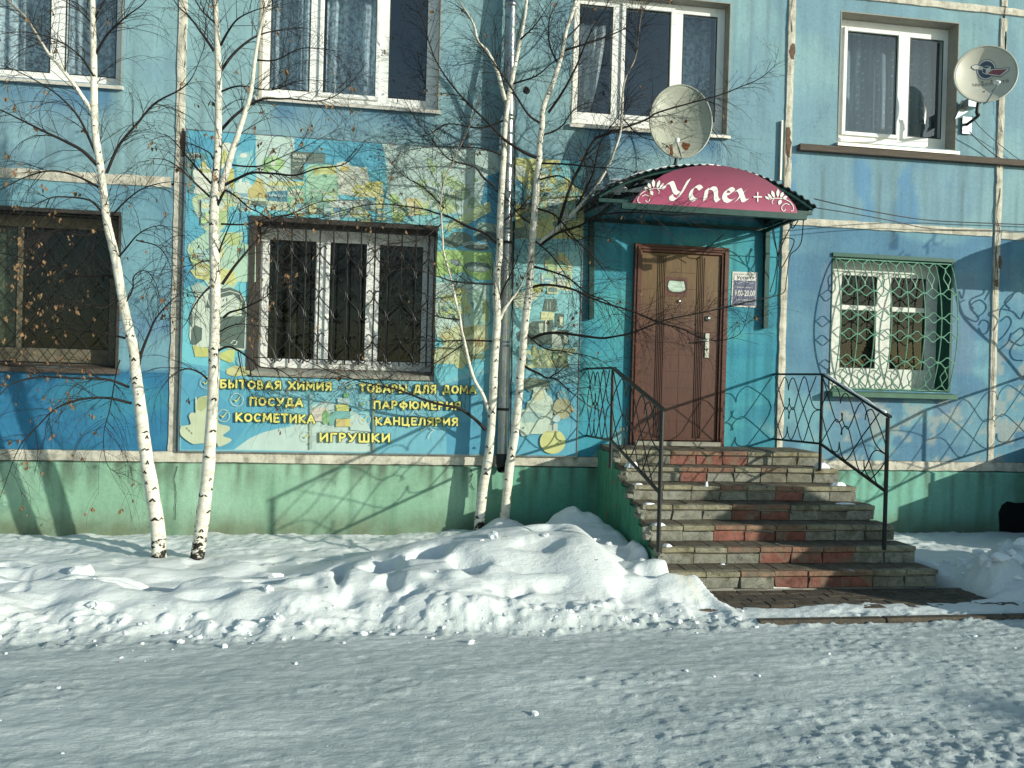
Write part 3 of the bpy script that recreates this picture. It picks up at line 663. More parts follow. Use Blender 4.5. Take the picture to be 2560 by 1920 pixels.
# CAT-like box, packs of the middle
sh('B', [(200,420),(290,400),(330,410),(380,460),(560,470),(600,640),(560,820),(220,800)], (212,214,196)); sh('B', [(100,450),(180,450),(200,560),(90,560)], (196,192,96)); sh('B', [(245,460),(350,460),(350,520),(240,520)], (205,180,84)); ell('B', 520, 500, 20, 16, (214,180,70))
sh('B', [(560,650),(750,640),(765,800),(700,840),(420,830),(400,760),(420,690),(520,690)], (225,220,150)); sh('B', [(110,860),(480,870),(490,1080),(110,1050)], (200,212,210)); sh('B', [(110,950),(480,980),(430,1030),(110,1000)], (70,120,165))
sh('B', [(500,850),(620,860),(600,1000),(500,1000)], (90,110,120)); sh('B', [(840,780),(920,800),(1000,900),(1000,1080),(930,1130),(860,1060)], (160,200,110)); ell('B', 940, 1090, 70, 40, (150,190,90))
sh('B', [(640,930),(820,930),(820,970),(640,970)], (92,110,110)); sh('B', [(860,900),(1000,900),(1000,935),(860,935)], (70,92,70)); sh('B', [(1030,860),(1200,850),(1190,1050),(1040,1060)], (214,200,160)); sh('B', [(1040,840),(1170,850),(1170,900),(1040,890)], (206,180,100))
up()
stroke('B', [(500,700),(470,690),(420,700),(400,750),(430,780),(500,770)], 22, (214,208,70)); sh('B', [(510,770),(550,690),(600,690),(620,770),(590,770),(560,735),(545,770)], (214,208,70)); sh('B', [(560,655),(755,645),(755,675),(700,680),(690,800),(660,800),(660,690),(560,690)], (218,212,80))
stroke('B', [(650,950),(700,945),(760,955),(810,948)], 8, (180,195,190))
# green plants and vegetables, right of the middle
for q in ((1330,440,26,90,-15),(1380,480,22,80,20),(1500,560,24,70,10),(1560,640,90,60,0),(1660,700,110,60,20),(1240,640,70,26,-10),(1220,700,60,40,0)): ell('B', q[0], q[1], q[2], q[3], (168,205,140), q[4])
for q in ((1260,780,16,60,-30),(1310,820,16,70,10),(1380,800,60,26,30),(1540,860,90,40,0),(1700,800,120,70,-20),(1840,900,60,70,0)): ell('B', q[0], q[1], q[2], q[3], (120,150,118), q[4])
ell('B', 1520, 960, 110, 70, (185,208,130), 10); sh('B', [(1480,1180),(1700,1060),(1900,940),(2040,880),(2060,1000),(1900,1090),(1780,1150),(1700,1210),(1600,1200),(1560,1260)], (184,206,140)); up()
for k in range(16): r = random.Random(k); ell('B', 1200+r.random()*700, 620+r.random()*420, 10+r.random()*20, 22+r.random()*38, [(150,190,120),(98,128,100),(200,214,150),(120,160,110)][k % 4], r.random()*180)
# pans and plates right of the window
sh('C', [(760,1190),(1000,1220),(1010,1420),(690,1380)], (130,165,150)); ell('C', 510, 1420, 165, 95, (62,84,74), 8); ell('C', 380, 1470, 130, 70, (66,88,78), 14); ell('C', 860, 1390, 150, 70, (48,78,88), -8); ell('C', 720, 1520, 190, 34, (150,170,160), 4); up()
ell('C', 730, 1540, 170, 42, (58,66,60), 4); ell('C', 430, 1355, 10, 8, WHT); stroke('C', [(520,1490),(650,1460),(800,1490),(900,1480)], 8, (200,214,205))
sh('D', [(160,60),(300,20),(940,60),(940,440),(740,440),(560,330),(160,400)], (158,206,92)); sh('D', [(160,400),(560,330),(740,470),(150,470)], (120,196,200)); up()
ell('D', 740, 260, 190, 70, (60,88,80), 4); ell('D', 440, 200, 90, 34, (140,160,175), 22); ell('D', 750, 290, 160, 34, (180,200,190), 4); stroke('D', [(370,200),(440,240),(520,240)], 10, (60,80,80))
for k in range(12): r = random.Random(k+40); ell('D', 600+r.random()*300, 215+r.random()*60, 14, 8, [(30,50,46),(110,135,125)][k % 2], r.random()*90)
sh('D', [(150,480),(300,470),(900,520),(910,1000),(700,1180),(180,1240),(140,1000)], (184,216,206)); sh('D', [(240,650),(400,650),(400,700),(260,800),(220,900),(190,890),(240,760)], (186,196,96)); up()
sh('D', [(460,700),(760,560),(900,760),(900,1100),(640,1060)], (150,196,170)); sh('D', [(800,700),(900,760),(890,1040),(820,1000)], (150,170,100))
sh('D', [(200,1180),(480,1060),(640,1100),(880,1060),(900,1400),(760,1460),(640,1600),(140,1600),(150,1400),(300,1330)], (206,212,150)); up()
ell('D', 620, 1150, 150, 60, (160,160,90), -25); ell('D', 720, 1310, 120, 60, (176,150,88), 10); sh('D', [(620,1480),(840,1450),(830,1530),(660,1540)], (88,110,76)); ell('D', 500, 1580, 80, 90, (190,196,120)); ell('D', 330, 1500, 130, 60, (214,218,160)); ell('D', 300, 1230, 90, 34, (190,176,100))
for k in range(22): r = random.Random(k+90); ell('D', 180+r.random()*680, 1050+r.random()*560, 10+r.random()*30, 8+r.random()*20, [(150,150,84),(222,220,170),(120,140,80),(196,170,96)][k % 4], r.random()*180)
# right of the drain pipe
sh('C', [(1225,300),(1870,300),(1890,360),(1780,420),(1780,560),(1990,560),(2080,700),(2212,760),(2212,1659),(1265,1659),(1265,940),(1380,930),(1380,680),(1260,560)], (208,206,110)); up()
sh('C', [(1260,400),(1380,420),(1430,560),(1240,560)], (200,214,200)); sh('C', [(1240,640),(1420,680),(1400,920),(1260,930)], LBL); sh('C', [(1650,300),(1880,310),(1860,360),(1680,360)], (212,206,108))
sh('C', [(1780,420),(2212,440),(2212,560),(1990,560),(1880,640),(1760,520)], CYAN); ell('C', 1870, 660, 100, 50, (90,120,90), -20); sh('C', [(1560,700),(1960,780),(2212,900),(2212,1020),(1560,980)], (150,170,120)); sh('C', [(1380,1130),(1560,1100),(1560,1659),(1400,1659)], (120,150,140))
sh('C', [(1225,1280),(1400,1250),(1400,1400),(1225,1420)], (90,110,100)); sh('C', [(1225,1420),(2212,1420),(2212,1659),(1225,1659)], (86,180,205)); up()
for k in range(26): r = random.Random(k+190); ell('C', 1420+r.random()*740, 420+r.random()*900, 14+r.random()*40, 14+r.random()*50, [(196,200,90),(150,180,100),(216,216,160),(96,124,110),(120,180,190)][k % 5], r.random()*180)
sh('D', [(1190,20),(2150,60),(2150,640),(1190,560)], (112,196,212)); sh('D', [(1780,120),(1980,120),(2050,260),(2040,600),(1760,560),(1740,300)], (206,212,160)); up()
sh('D', [(1900,260),(1990,260),(1990,330),(1900,330)], (96,110,90)); ell('D', 1560, 560, 80, 70, (186,196,90)); sh('D', [(1220,660),(1280,620),(1420,600),(1620,620),(1560,700),(1440,760),(1330,850),(1260,800)], (206,218,190))
sh('D', [(1680,700),(1835,710),(1835,880),(1640,870)], (62,80,72)); sh('D', [(1620,880),(1800,885),(1795,1000),(1610,1000)], (216,216,150)); sh('D', [(1820,900),(1935,910),(1930,1110),(1810,1090)], (60,80,70)); sh('D', [(1510,1010),(1670,1010),(1780,990),(1800,1120),(2000,1140),(2010,1340),(1440,1330),(1300,1280),(1280,1180)], (56,76,68)); up()
sh('D', [(1585,1040),(1650,1040),(1645,1180),(1600,1170)], (190,205,180)); sh('D', [(1675,1000),(1702,1000),(1700,1170),(1670,1160)], (216,222,205)); sh('D', [(1875,950),(1920,955),(1915,1080),(1880,1060)], (214,218,180)); sh('D', [(1770,1130),(1860,1120),(1930,1400),(1770,1400)], (190,206,190)); sh('D', [(1930,1190),(1990,1240),(1980,1320),(1930,1300)], (205,215,200))
for x in (1700, 1740): sh('D', [(x, 740), (x+12, 740), (x+12, 860), (x, 860)], (140,160,150))
sh('D', [(1420,1420),(1600,1400),(1980,1380),(2110,1390),(2090,1440),(1980,1500),(1980,1659),(1340,1659),(1360,1520)], (196,210,150)); sh('D', [(1760,1440),(1980,1440),(2000,1659),(1760,1659)], (96,110,78)); up()
for k in range(14): r = random.Random(k+290); ell('D', 1380+r.random()*560, 1420+r.random()*220, 14+r.random()*30, 10+r.random()*20, [(160,200,110),(214,214,120),(130,150,100),(200,214,190)][k % 4], r.random()*180)
# backpack left of the window
sh('F', [(100,130),(300,0),(700,0),(700,130),(850,160),(850,560),(650,560),(600,640),(330,620),(150,400),(80,200)], (164,206,180)); up()
ell('F', 590, 80, 110, 70, (176,196,110), 10); sh('F', [(90,160),(200,210),(280,340),(160,370)], (180,196,118)); sh('F', [(110,430),(330,380),(600,430),(640,540),(590,600),(400,560),(180,520)], (206,206,110)); sh('F', [(120,620),(200,560),(320,620),(250,760),(180,740)], (150,180,170)); up()
sh('F', [(110,1060),(120,900),(180,760),(280,680),(400,620),(560,630),(680,680),(740,780),(760,940),(790,1100),(780,1260),(700,1330),(440,1290),(300,1290),(180,1290),(110,1200)], (198,214,200), smooth=1); up()
sh('F', [(450,640),(560,620),(680,670),(730,780),(740,940),(690,940),(690,800),(600,700),(450,740)], (50,66,60)); sh('F', [(320,700),(340,680),(340,860),(290,850)], (50,66,60)); sh('F', [(440,950),(735,940),(720,1310),(560,1290),(440,1280)], (50,68,62)); sh('F', [(165,1040),(250,1080),(245,1210),(170,1270),(120,1250),(125,1100)], (50,68,62)); ell('F', 125, 980, 18, 90, (56,74,70)); up()
stroke('F', [(450,690),(560,660),(660,690),(700,760)], 7, WHT); stroke('F', [(620,930),(690,800)], 10, (214,218,120)); stroke('F', [(650,930),(680,840)], 8, (214,218,120)); stroke('F', [(570,1250),(600,1215),(640,1225),(630,1260),(590,1262)], 9, (206,214,205)); stroke('F', [(330,820),(300,700),(200,720),(130,900)], 7, WHT)
sh('F', [(140,1270),(240,1290),(330,1300),(330,1400),(170,1400)], (190,190,80)); sh('F', [(450,1360),(540,1320),(620,1320),(600,1450),(560,1470),(450,1420)], (190,196,84)); sh('F', [(520,1540),(600,1500),(780,1510),(780,1600),(600,1620),(520,1590)], (206,200,120)); ell('F', 700, 1450, 70, 60, (96,170,205)); up()
# a crowd of small packs, tubs and bottles that fills the picture bands
def prod(fr_, x, y, w, h, kind, r):
    c = [(206,212,196),(196,198,104),(140,196,160),(110,170,196),(176,208,120),(190,180,110),(92,130,130),(214,214,150),(160,204,206)]; a, b, d = r.sample(c, 3)
    if kind == 0:      # bottle
        sh(fr_, [(x, y), (x+w, y), (x+w, y-h*.6), (x+w*.72, y-h*.78), (x+w*.72, y-h*.9), (x+w*.28, y-h*.9), (x+w*.28, y-h*.78), (x, y-h*.6)], a); sh(fr_, [(x+w*.22, y-h*.88), (x+w*.78, y-h*.88), (x+w*.78, y-h), (x+w*.22, y-h)], b); sh(fr_, [(x+w*.08, y-h*.12), (x+w*.92, y-h*.12), (x+w*.92, y-h*.5), (x+w*.08, y-h*.5)], d)
        stroke(fr_, [(x+w*.2, y-h*.36), (x+w*.75, y-h*.34)], h*.05, (80,110,110))
    elif kind == 1:    # box
        sh(fr_, [(x, y), (x+w, y+h*.04), (x+w, y-h*.9), (x, y-h)], a); sh(fr_, [(x, y-h*.3), (x+w, y-h*.26), (x+w, y-h*.62), (x, y-h*.7)], b); sh(fr_, [(x+w, y+h*.04), (x+w*1.18, y-h*.04), (x+w*1.18, y-h*.86), (x+w, y-h*.9)], d); stroke(fr_, [(x+w*.15, y-h*.5), (x+w*.8, y-h*.46)], h*.07, (225,226,210)); stroke(fr_, [(x+w*.15, y-h*.16), (x+w*.6, y-h*.14)], h*.04, (90,120,120))
    else:              # tub / ball
        ell(fr_, x+w/2, y-h*.4, w*.5, h*.4, a, r.uniform(-15, 15)); ell(fr_, x+w/2, y-h*.5, w*.32, h*.22, b); ell(fr_, x+w*.4, y-h*.3, w*.1, h*.1, d)
for fr_, xa, xb, ya, yb, n_, hh, sd in (('A', 200, 1000, 900, 1160, 9, 200, 1), ('A', 1500, 2150, 1000, 1240, 7, 200, 2), ('B', 120, 820, 960, 1130, 9, 190, 3), ('B', 840, 1400, 980, 1060, 6, 170, 4), ('C', 1280, 2150, 620, 1180, 20, 260, 5), ('D', 1540, 2100, 300, 640, 10, 240, 6), ('D', 180, 880, 640, 1080, 12, 230, 7), ('F', 110, 760, 240, 560, 9, 200, 8), ('D', 1300, 1900, 1450, 1640, 9, 130, 9), ('A', 190, 660, 1050, 1350, 6, 170, 10)):
    r_ = random.Random(sd)
    for i in range(n_):
        w_ = hh*r_.uniform(.35, .75); prod(fr_, r_.uniform(xa, xb-w_), r_.uniform(ya, yb), w_, hh*r_.uniform(.6, 1.1), r_.choice((0, 1, 1, 2)), r_)
# plain pale shapes in place of the toys; jars and tree on the lower part
sh('G', [(160,840),(210,825),(280,810),(280,770),(262,700),(300,660),(345,660),(345,560),(380,480),(470,450),(540,480),(560,640),(620,700),(640,800),(760,830),(775,880),(690,950),(790,990),(780,1030),(640,1090),(600,1040),(400,1050),(300,1050),(160,940)], (190,200,160), smooth=1); up()
sh('G', [(360,500),(440,455),(500,470),(480,600),(420,650),(360,620)], (160,168,96)); ell('G', 235, 860, 12, 22, (110,130,100), -30); ell('G', 265, 890, 12, 20, (110,110,90), -30); ell('G', 295, 920, 12, 18, (110,120,90), -30); sh('G', [(345,470),(362,470),(362,560),(345,560)], (214,222,214))
sh('G', [(1790,760),(1800,640),(1850,600),(2000,600),(2040,700),(2020,780)], (214,196,184)); ell('G', 1980, 720, 52, 90, (110,165,90)); sh('G', [(2020,700),(2090,640),(2200,660),(2200,740),(2100,740),(2080,820),(2030,820)], (84,160,150)); up()
sh('H', [(0,560),(160,560),(160,640),(10,640)], (206,206,80)); sh('H', [(20,480),(170,480),(170,555),(20,555)], (176,206,214)); sh('H', [(0,640),(180,640),(180,735),(0,735)], (88,165,165)); sh('H', [(0,745),(180,735),(165,835),(0,840)], (206,176,84)); sh('H', [(180,640),(240,650),(330,720),(400,800),(440,900),(180,880)], PALE); ell('H', 130, 445, 34, 34, (96,180,90)); sh('H', [(120,740),(180,740),(180,840),(120,830)], (212,190,70))
# yellow perfume bottle and plain pale figure
sh('E', [(500,800),(560,760),(600,620),(560,560),(640,480),(760,500),(800,640),(900,760),(920,900),(900,1040),(900,1200),(760,1300),(560,1310),(420,1340),(370,1180),(380,960),(480,900)], (186,208,190), smooth=1); sh('E', [(440,430),(620,400),(740,440),(860,460),(850,640),(780,560),(620,560),(540,640),(440,560)], (86,104,84)); up()
sh('E', [(570,700),(620,620),(760,600),(780,700),(720,780),(620,780)], (206,210,170)); ell('E', 1060, 900, 150, 170, (150,145,100)); ell('E', 1050, 690, 70, 70, (130,160,150)); sh('E', [(1180,820),(1270,960),(1220,950)], (190,150,90)); sh('E', [(380,970),(540,940),(760,980),(640,1120),(420,1130)], (140,180,180)); up()
ell('E', 1050, 690, 44, 44, (60,155,195)); ell('E', 905, 1430, 205, 195, (206,205,104)); sh('E', [(830,1140),(985,1140),(985,1260),(830,1260)], (170,184,176)); sh('E', [(800,1260),(1000,1260),(1000,1285),(800,1285)], (170,170,90)); ell('E', 960, 1060, 70, 60, (170,196,200)); up()
sh('E', [(890,1145),(915,1145),(915,1250),(890,1250)], (70,84,74))
for k in range(10): r = random.Random(k+490); stroke('E', [(930+r.random()*240, 800+r.random()*200), (950+r.random()*200, 820+r.random()*200)], 7, [(110,105,70),(190,185,140)][k % 2])
# ticks, circles, sparkles
def tick(fr_, x, y, r, c1=(205,215,150)):
    stroke(fr_, [(x+r*math.cos(math.radians(a)), y+r*math.sin(math.radians(a))) for a in range(-35, 306, 20)], r*.10, (196,212,190))
    sh(fr_, [(x-r*.6, y-r*.1), (x-r*.15, y+r*.45), (x+r*.85, y-r*.95), (x-r*.12, y+r*.05)], YEL)
tick('G', 480, 282, 74); tick('G', 868, 500, 80); tick('G', 700, 700, 76); tick('G', 1745, 960, 66); tick('H', 165, 335, 72); tick('H', 340, 550, 74); tick('H', 362, 745, 72)
for x, y in ((1000,690),(1160,880)):
    stroke('H', [(x-90, y+5), (x-40, y-15), (x-15, y-60)], 9, (196,224,228)); stroke('H', [(x+15, y-60), (x+40, y-15), (x+90, y+5)], 9, (196,224,228)); stroke('H', [(x+60, y+10), (x+25, y+40), (x, y+110)], 9, (196,224,228))
stroke('S', [(778,985),(778,1124)], 5, (150,165,150)); stroke('S', [(934,975),(935,1132)], 7, (96,120,116))
prn = inb(pr.build('banner_print', M['vinyl'])); prn['label'] = 'printed pictures of household goods on blue waves'

# -- lettering
def text_mesh(body, off, font_sp=1.0, shear=0.0, res=3):
    c = bpy.data.curves.new('t', 'FONT'); c.body = body; c.offset = off; c.space_character = font_sp; c.resolution_u = res; c.shear = shear
    o = bpy.data.objects.new('t', c); COL.objects.link(o); bpy.context.view_layer.update()
    me = bpy.data.meshes.new_from_object(o); bpy.data.objects.remove(o); bpy.data.curves.remove(c)
    return [tuple(v.co) for v in me.vertices], [tuple(p.vertices) for p in me.polygons]
def place_text(mb, body, P00, P10, P01, off, col, lay=0.0, shear=0.0, sp=1.0, jitter=0, mi=0, norm=Vector((0, -1, 0)), ref=None):
    """text stretched over the parallelogram P00 (lower left), P10 (lower right), P01 (upper left)"""
    v, f = text_mesh(body, off, sp, shear)
    if ref is None: ref = v
    x0 = min(p[0] for p in ref); x1 = max(p[0] for p in ref); y0 = min(p[1] for p in ref); y1 = max(p[1] for p in ref)
    ex = (P10-P00); ey = (P01-P00)
    pts = [P00+ex*((p[0]-x0)/(x1-x0))+ey*((p[1]-y0)/(y1-y0))+norm*lay for p in v]
    mb.add(pts, f, mi, col); return ref
LINES = [('БЫТОВАЯ ХИМИЯ', 'G', 662, 352, 2052, 388, 662, 245), ('ПОСУДА', 'G', 1032, 572, 1690, 590, 1032, 465), ('КОСМЕТИКА', 'G', 855, 772, 1840, 795, 855, 662),
         ('ИГРУШКИ', 'G', 1912, 1025, 2785, 1035, 1912, 912), ('ТОВАРЫ ДЛЯ ДОМА', 'H', 300, 408, 1755, 428, 300, 300), ('ПАРФЮМЕРИЯ', 'H', 478, 615, 1565, 628, 478, 512), ('КАНЦЕЛЯРИЯ', 'H', 500, 818, 1528, 828, 500, 716)]
def _el(cx, cy, rx, ry, a0=0, a1=360, n=12): return [(cx+rx*math.cos(math.radians(a0+(a1-a0)*i/n)), cy+ry*math.sin(math.radians(a0+(a1-a0)*i/n))) for i in range(n+1)]
_R = _el(.22, .75, .30, .25, 90, -90, 6)
GL = {   # letter skeletons in a cell one unit high, each drawn with a fat rounded pen
 'Б': (.62, [[(.55,1),(.05,1),(.05,0),(.25,0)], [(.05,.58)]+_el(.28,.29,.30,.29,90,-90,6)+[(.05,0)]]),
 'Ы': (.92, [[(.05,1),(.05,0)], [(.05,.55)]+_el(.24,.28,.26,.27,90,-90,6)+[(.05,0)], [(.85,1),(.85,0)]]),
 'Т': (.66, [[(0,1),(.66,1)], [(.33,1),(.33,0)]]), 'О': (.78, [_el(.39,.5,.36,.47)]), 'В': (.62, [[(.05,0),(.05,1)]+_el(.26,.76,.24,.24,90,-90,6)+[(.05,.52)], [(.05,.52)]+_el(.28,.26,.28,.26,90,-90,6)+[(.05,0)]]),
 'А': (.76, [[(.0,0),(.38,1),(.76,0)], [(.17,.32),(.6,.32)]]), 'Я': (.64, [[(.58,0),(.58,1)]+_el(.32,.74,.28,.26,90,270,6)+[(.58,.48)], [(.36,.46),(.04,0)]]), 'Х': (.70, [[(0,1),(.70,0)], [(.70,1),(0,0)]]),
 'И': (.72, [[(.05,1),(.05,0)], [(.05,.06),(.67,.94)], [(.67,1),(.67,0)]]), 'М': (.90, [[(.03,0),(.10,1),(.45,.28),(.80,1),(.87,0)]]), 'П': (.70, [[(.05,0),(.05,1),(.65,1),(.65,0)]]), 'С': (.70, [_el(.38,.5,.34,.47,48,312)]), 'У': (.70, [[(.0,1),(.36,.40)], [(.70,1),(.32,.16),(.10,.02)]]),
 'Д': (.80, [[(.16,.14),(.30,1),(.62,1),(.62,.14)], [(.02,-.12),(.02,.12),(.78,.12),(.78,-.12)]]), 'К': (.68, [[(.05,0),(.05,1)], [(.62,1),(.12,.5),(.66,0)]]), 'Е': (.56, [[(.54,1),(.05,1),(.05,0),(.54,0)], [(.05,.52),(.46,.52)]]), 'Г': (.52, [[(.05,0),(.05,1),(.54,1)]]),
 'Р': (.60, [[(.05,0),(.05,1)]+_el(.28,.73,.26,.27,90,-90,6)+[(.05,.46)]]), 'Ш': (.96, [[(.05,1),(.05,0),(.91,0),(.91,1)], [(.48,1),(.48,0)]]), 'Л': (.72, [[(.0,.0),(.14,.10),(.24,1),(.66,1),(.66,0)]]), 'Ю': (1.02, [[(.05,1),(.05,0)], [(.05,.5),(.34,.5)], _el(.66,.5,.32,.47)]),
 'Ф': (.86, [[(.43,1.05),(.43,-.05)], _el(.43,.52,.38,.30)]), 'Ц': (.78, [[(.05,1),(.05,0),(.78,0),(.78,-.16)], [(.62,1),(.62,0)]]), 'Н': (.70, [[(.05,1),(.05,0)], [(.65,1),(.65,0)], [(.05,.5),(.65,.5)]]), ' ': (.34, [])}
def fat_text(body, fr_, ax, ay, bx, by, cx_, cy):
    u0, v0, k = ZF_[fr_]; y = YB-.0015-.000022*LAY[0]; P0 = at(u0+ax/k, v0+ay/k, y); PX_ = at(u0+bx/k, v0+by/k, y)-P0; PY_ = at(u0+cx_/k, v0+cy/k, y)-P0
    tot = sum(GL[c][0]+.30 for c in body)-.30; ux = PX_/tot; r_ = random.Random(len(body))
    for nm, hw, col, base in (('lettering_outline', .215, A(20,72,60), 0.0), ('lettering', .130, A(228,226,120), .0030)):
        mb = MB(); x = 0; n_ = 0; asp = PY_.length/ux.length
        for c in body:
            w, st_ = GL[c]; jy = r_.uniform(-.03, .03)
            for pl_ in st_:
                for (a0, b0), (a1, b1) in zip(pl_[:-1], pl_[1:]):
                    # work in metres: x unit = ux.length, y unit = PY_.length
                    p = np.array(((x+a0)*ux.length, (b0*.86+.07+jy)*PY_.length)); q = np.array(((x+a1)*ux.length, (b1*.86+.07+jy)*PY_.length)); d = q-p; l = np.hypot(*d)
                    if l < 1e-5: continue
                    d = d/l; h_ = hw*PY_.length*.86; a_ = math.atan2(d[1], d[0]); out = []
                    for t in np.linspace(-90, 90, 6): out.append(q+h_*np.array((math.cos(a_+math.radians(t)), math.sin(a_+math.radians(t)))))
                    for t in np.linspace(90, 270, 6): out.append(p+h_*np.array((math.cos(a_+math.radians(t)), math.sin(a_+math.radians(t)))))
                    ex = ux.normalized(); ey = PY_.normalized(); n_ += 1
                    mb.poly([P0+ex*o_[0]+ey*o_[1]+Vector((0, -base-.000018*n_, 0)) for o_ in out], col=col)
            x += w+.30
        inb(mb.build(nm, M['vinyl']))
for q in LINES: fat_text(*q)
def small(body, fr_, a, b, c, off, col):
    u0, v0, k = ZF_[fr_]; y = YB-.002-.000022*LAY[0]; mb = MB()
    place_text(mb, body, at(u0+a[0]/k, v0+a[1]/k, y), at(u0+b[0]/k, v0+b[1]/k, y), at(u0+c[0]/k, v0+c[1]/k, y), off, A(*col)); inb(mb.build('lettering', M['vinyl']))
small('BRAUN', 'A', (1560,408), (1735,420), (1560,352), .02, (206,214,205)); small('Series 9', 'A', (1560,462), (1735,478), (1560,430), .0, (190,200,190))
small('always', 'A', (1228,960), (1462,975), (1240,895), .01, (196,220,224)); small('Doomi', 'A', (1520,915), (1690,925), (1530,855), .0, (60,70,60)); small('familia', 'A', (1820,890), (2040,905), (1820,845), .0, (206,222,210))
# ================================================================ ground, snow, road
def H(x, y, full=False):
    wob = (fbm(x*1.1, y*.3, 101, 3)-.5)*.34 + (fbm(x*5, y*5, 102, 3)-.5)*.12
    yy = y + wob
    road = .115 + (fbm(x*.8, y*2.0, 103, 3)-.5)*.03 + (fbm(x*2.6, y*9, 104, 4)-.5)*.015 + (fbm(x*10, y*26, 105, 3)-.5)*.010
    crumb = ss(fbm(x*1.4, y*2.2, 106, 3), .5, .7)*.35 + ss(-y, 4.6, 5.4)*.6 + ss(yy, -3.35, -3.1)*.9
    road = road + (fbm(x*24, y*50, 108, 2)-.5)*.006 + crumb*np.clip(fbm(x*18, y*30, 107, 3)-.48, 0, 1)*.10
    # trampled field by the wall
    fld = .150 + (fbm(x*3.2, y*4.5, 111, 4)-.5)*.06 + (fbm(x*10, y*12, 112, 3)-.5)*.035
    # smooth rolling lumps and trodden hollows on the left
    dunes = fbm(x*1.15+y*.5, y*2.1, 113, 2); l2 = fbm(x*2.9+2, y*4.2, 114, 2)
    left = .15 + .22*(dunes-.36)*ss(-y, .9, 1.7) + .12*(l2-.5)*ss(-y, .8, 1.4) + .17*np.exp(-((yy+2.5)/.42)**2)*(.55+.6*fbm(x*1.3, y*0, 115, 2)) + (fbm(x*9, y*12, 126, 3)-.5)*.010
    hol = np.clip(fbm(x*3.0+7, y*4.4, 116, 2)-.60, 0, 1)*.5; left = left - hol*ss(-y, 1.0, 1.5)*ss(y, -2.9, -2.5)
    h = fld + (left-fld)*ss(-y, .8, 1.3)
    # the big bank in front of the middle birches
    lx = ss(x, -1.3, .55)
    rgt = 2.12 + .34*ss(-y, 2.15, 2.95)
    rx = 1-ss(x, rgt-.62, rgt)
    prof = ss(-y, 1.0, 1.8)*(1-ss(-y+(fbm(x*2, y*0, 118, 2)-.5)*.2, 2.15, 3.14)**.9)
    top = .50 + .06*np.exp(-((x-1.35)/.6)**2) + .07*(fbm(x*1.3, y*1.3, 119, 2)-.5) - .05*np.exp(-((x-.0)/.5)**2)
    bank = (top-.12)*lx*rx*prof
    pits = 0
    wx = (fbm(x*4, y*4, 120, 3)-.5)*.22; wy = (fbm(x*4, y*4, 121, 3)-.5)*.16
    for (px, py, rx_, ry_, d) in ((.30,-2.10,.17,.13,.16),(.55,-2.42,.12,.14,.14),(-.42,-2.35,.08,.28,.15),(-.10,-2.25,.10,.22,.15),(1.15,-2.22,.20,.10,.06),(1.28,-1.85,.2,.08,.06),(-.95,-2.25,.20,.09,.07),(-1.6,-2.05,.22,.09,.06),(-2.3,-2.3,.2,.10,.07),(-2.9,-1.9,.26,.12,.06),(.85,-2.8,.09,.06,.07),(.1,-2.82,.08,.06,.07),(1.72,-2.80,.12,.08,.06),(-.3,-2.85,.1,.06,.05),(-3.3,-2.5,.22,.10,.08)):
        q = ((x-px+wx)/rx_)**2+((y-py+wy)/ry_)**2; pits = pits + d*np.exp(-q**1.35)
    lump = ((fbm(x*1.9, y*2.6, 122, 2)-.5)*.07+(fbm(x*11, y*14, 125, 3)-.5)*.010)*lx*rx*prof
    h = np.maximum(h, .12+bank+lump)
    h = h - pits*ss(-y, 1.2, 1.6)
    # rough clods only along the foot of the bank
    rim = ss(-yy, 2.72, 3.0)*(1-ss(x, rgt-.1, rgt+.15)); n9 = fbm(x*10, y*13, 123, 4)
    h = h + rim*np.clip(n9-.45, 0, 1)*.13 + np.exp(-(((x+3.4)/.7)**2+((y+2.75)/.25)**2))*np.clip(n9-.3, 0, 1)*.15
    # heap against the stair side, mound behind the birches
    for (px, py, r_, q) in ((1.88,-.62,.34,.30),(1.55,-.85,.30,.20),(2.0,-1.2,.35,.26),(2.12,-1.75,.30,.22),(1.15,-.35,.26,.20),(.75,-.25,.3,.06)):
        h = h + q*np.exp(-(((x-px)/r_)**2+((y-py)/r_)**2)**1.2)*(.8+.4*fbm(x*5, y*5, 124, 3))*(1-.75*lx*rx*ss(-y, 1.25, 1.9))
    # right of the stairs: trampled path, heap, and unseen piles added past the frame to shade it
    rt = .16 + (fbm(x*9, y*13, 131, 4)-.5)*.06 + .20*np.exp(-(((x-4.72)/.22)**2+((y+1.55)/.65)**2)) + .08*np.exp(-(((x-4.65)/.2)**2+((y+.9)/.6)**2))
    hp = 0
    for (px, py, r_, q) in ((5.45,-2.35,.50,.19),(5.1,-2.6,.34,.08),(5.9,-2.45,.5,.22),(4.75,-1.75,.22,.10),(6.5,-2.3,.7,.28),(6.3,-3.75,.62,1.0),(7.0,-3.8,.8,1.25),(7.6,-2.9,.8,.8)):
        hp = hp + q*np.exp(-(((x-px)/r_)**2+((y-py)/r_)**2)**1.15)
    rg = fbm(x*2.6, y*3.4, 132, 4); hp = hp*(.76+.5*rg) + ss(hp, .05, .18)*np.clip(fbm(x*6, y*7, 133, 4)-.42, 0, 1)*.40
    right = np.maximum(rt, .13+hp)
    h = np.where(x > 3.3, right, h)
    fl = ss(x, rgt-.02, rgt+.12)*(1-ss(x, 4.5, 4.8))*ss(-y, 2.3, 2.45); h = h*(1-fl)+(.146+(fbm(x*9, y*12, 144, 3)-.5)*.03)*fl
    # blend to the road
    f = ss(yy, -3.22, -2.98)
    pile = ss(hp, .06, .18)*(x > 3.5)
    f = np.maximum(f, pile)
    h = road*(1-f)+h*f
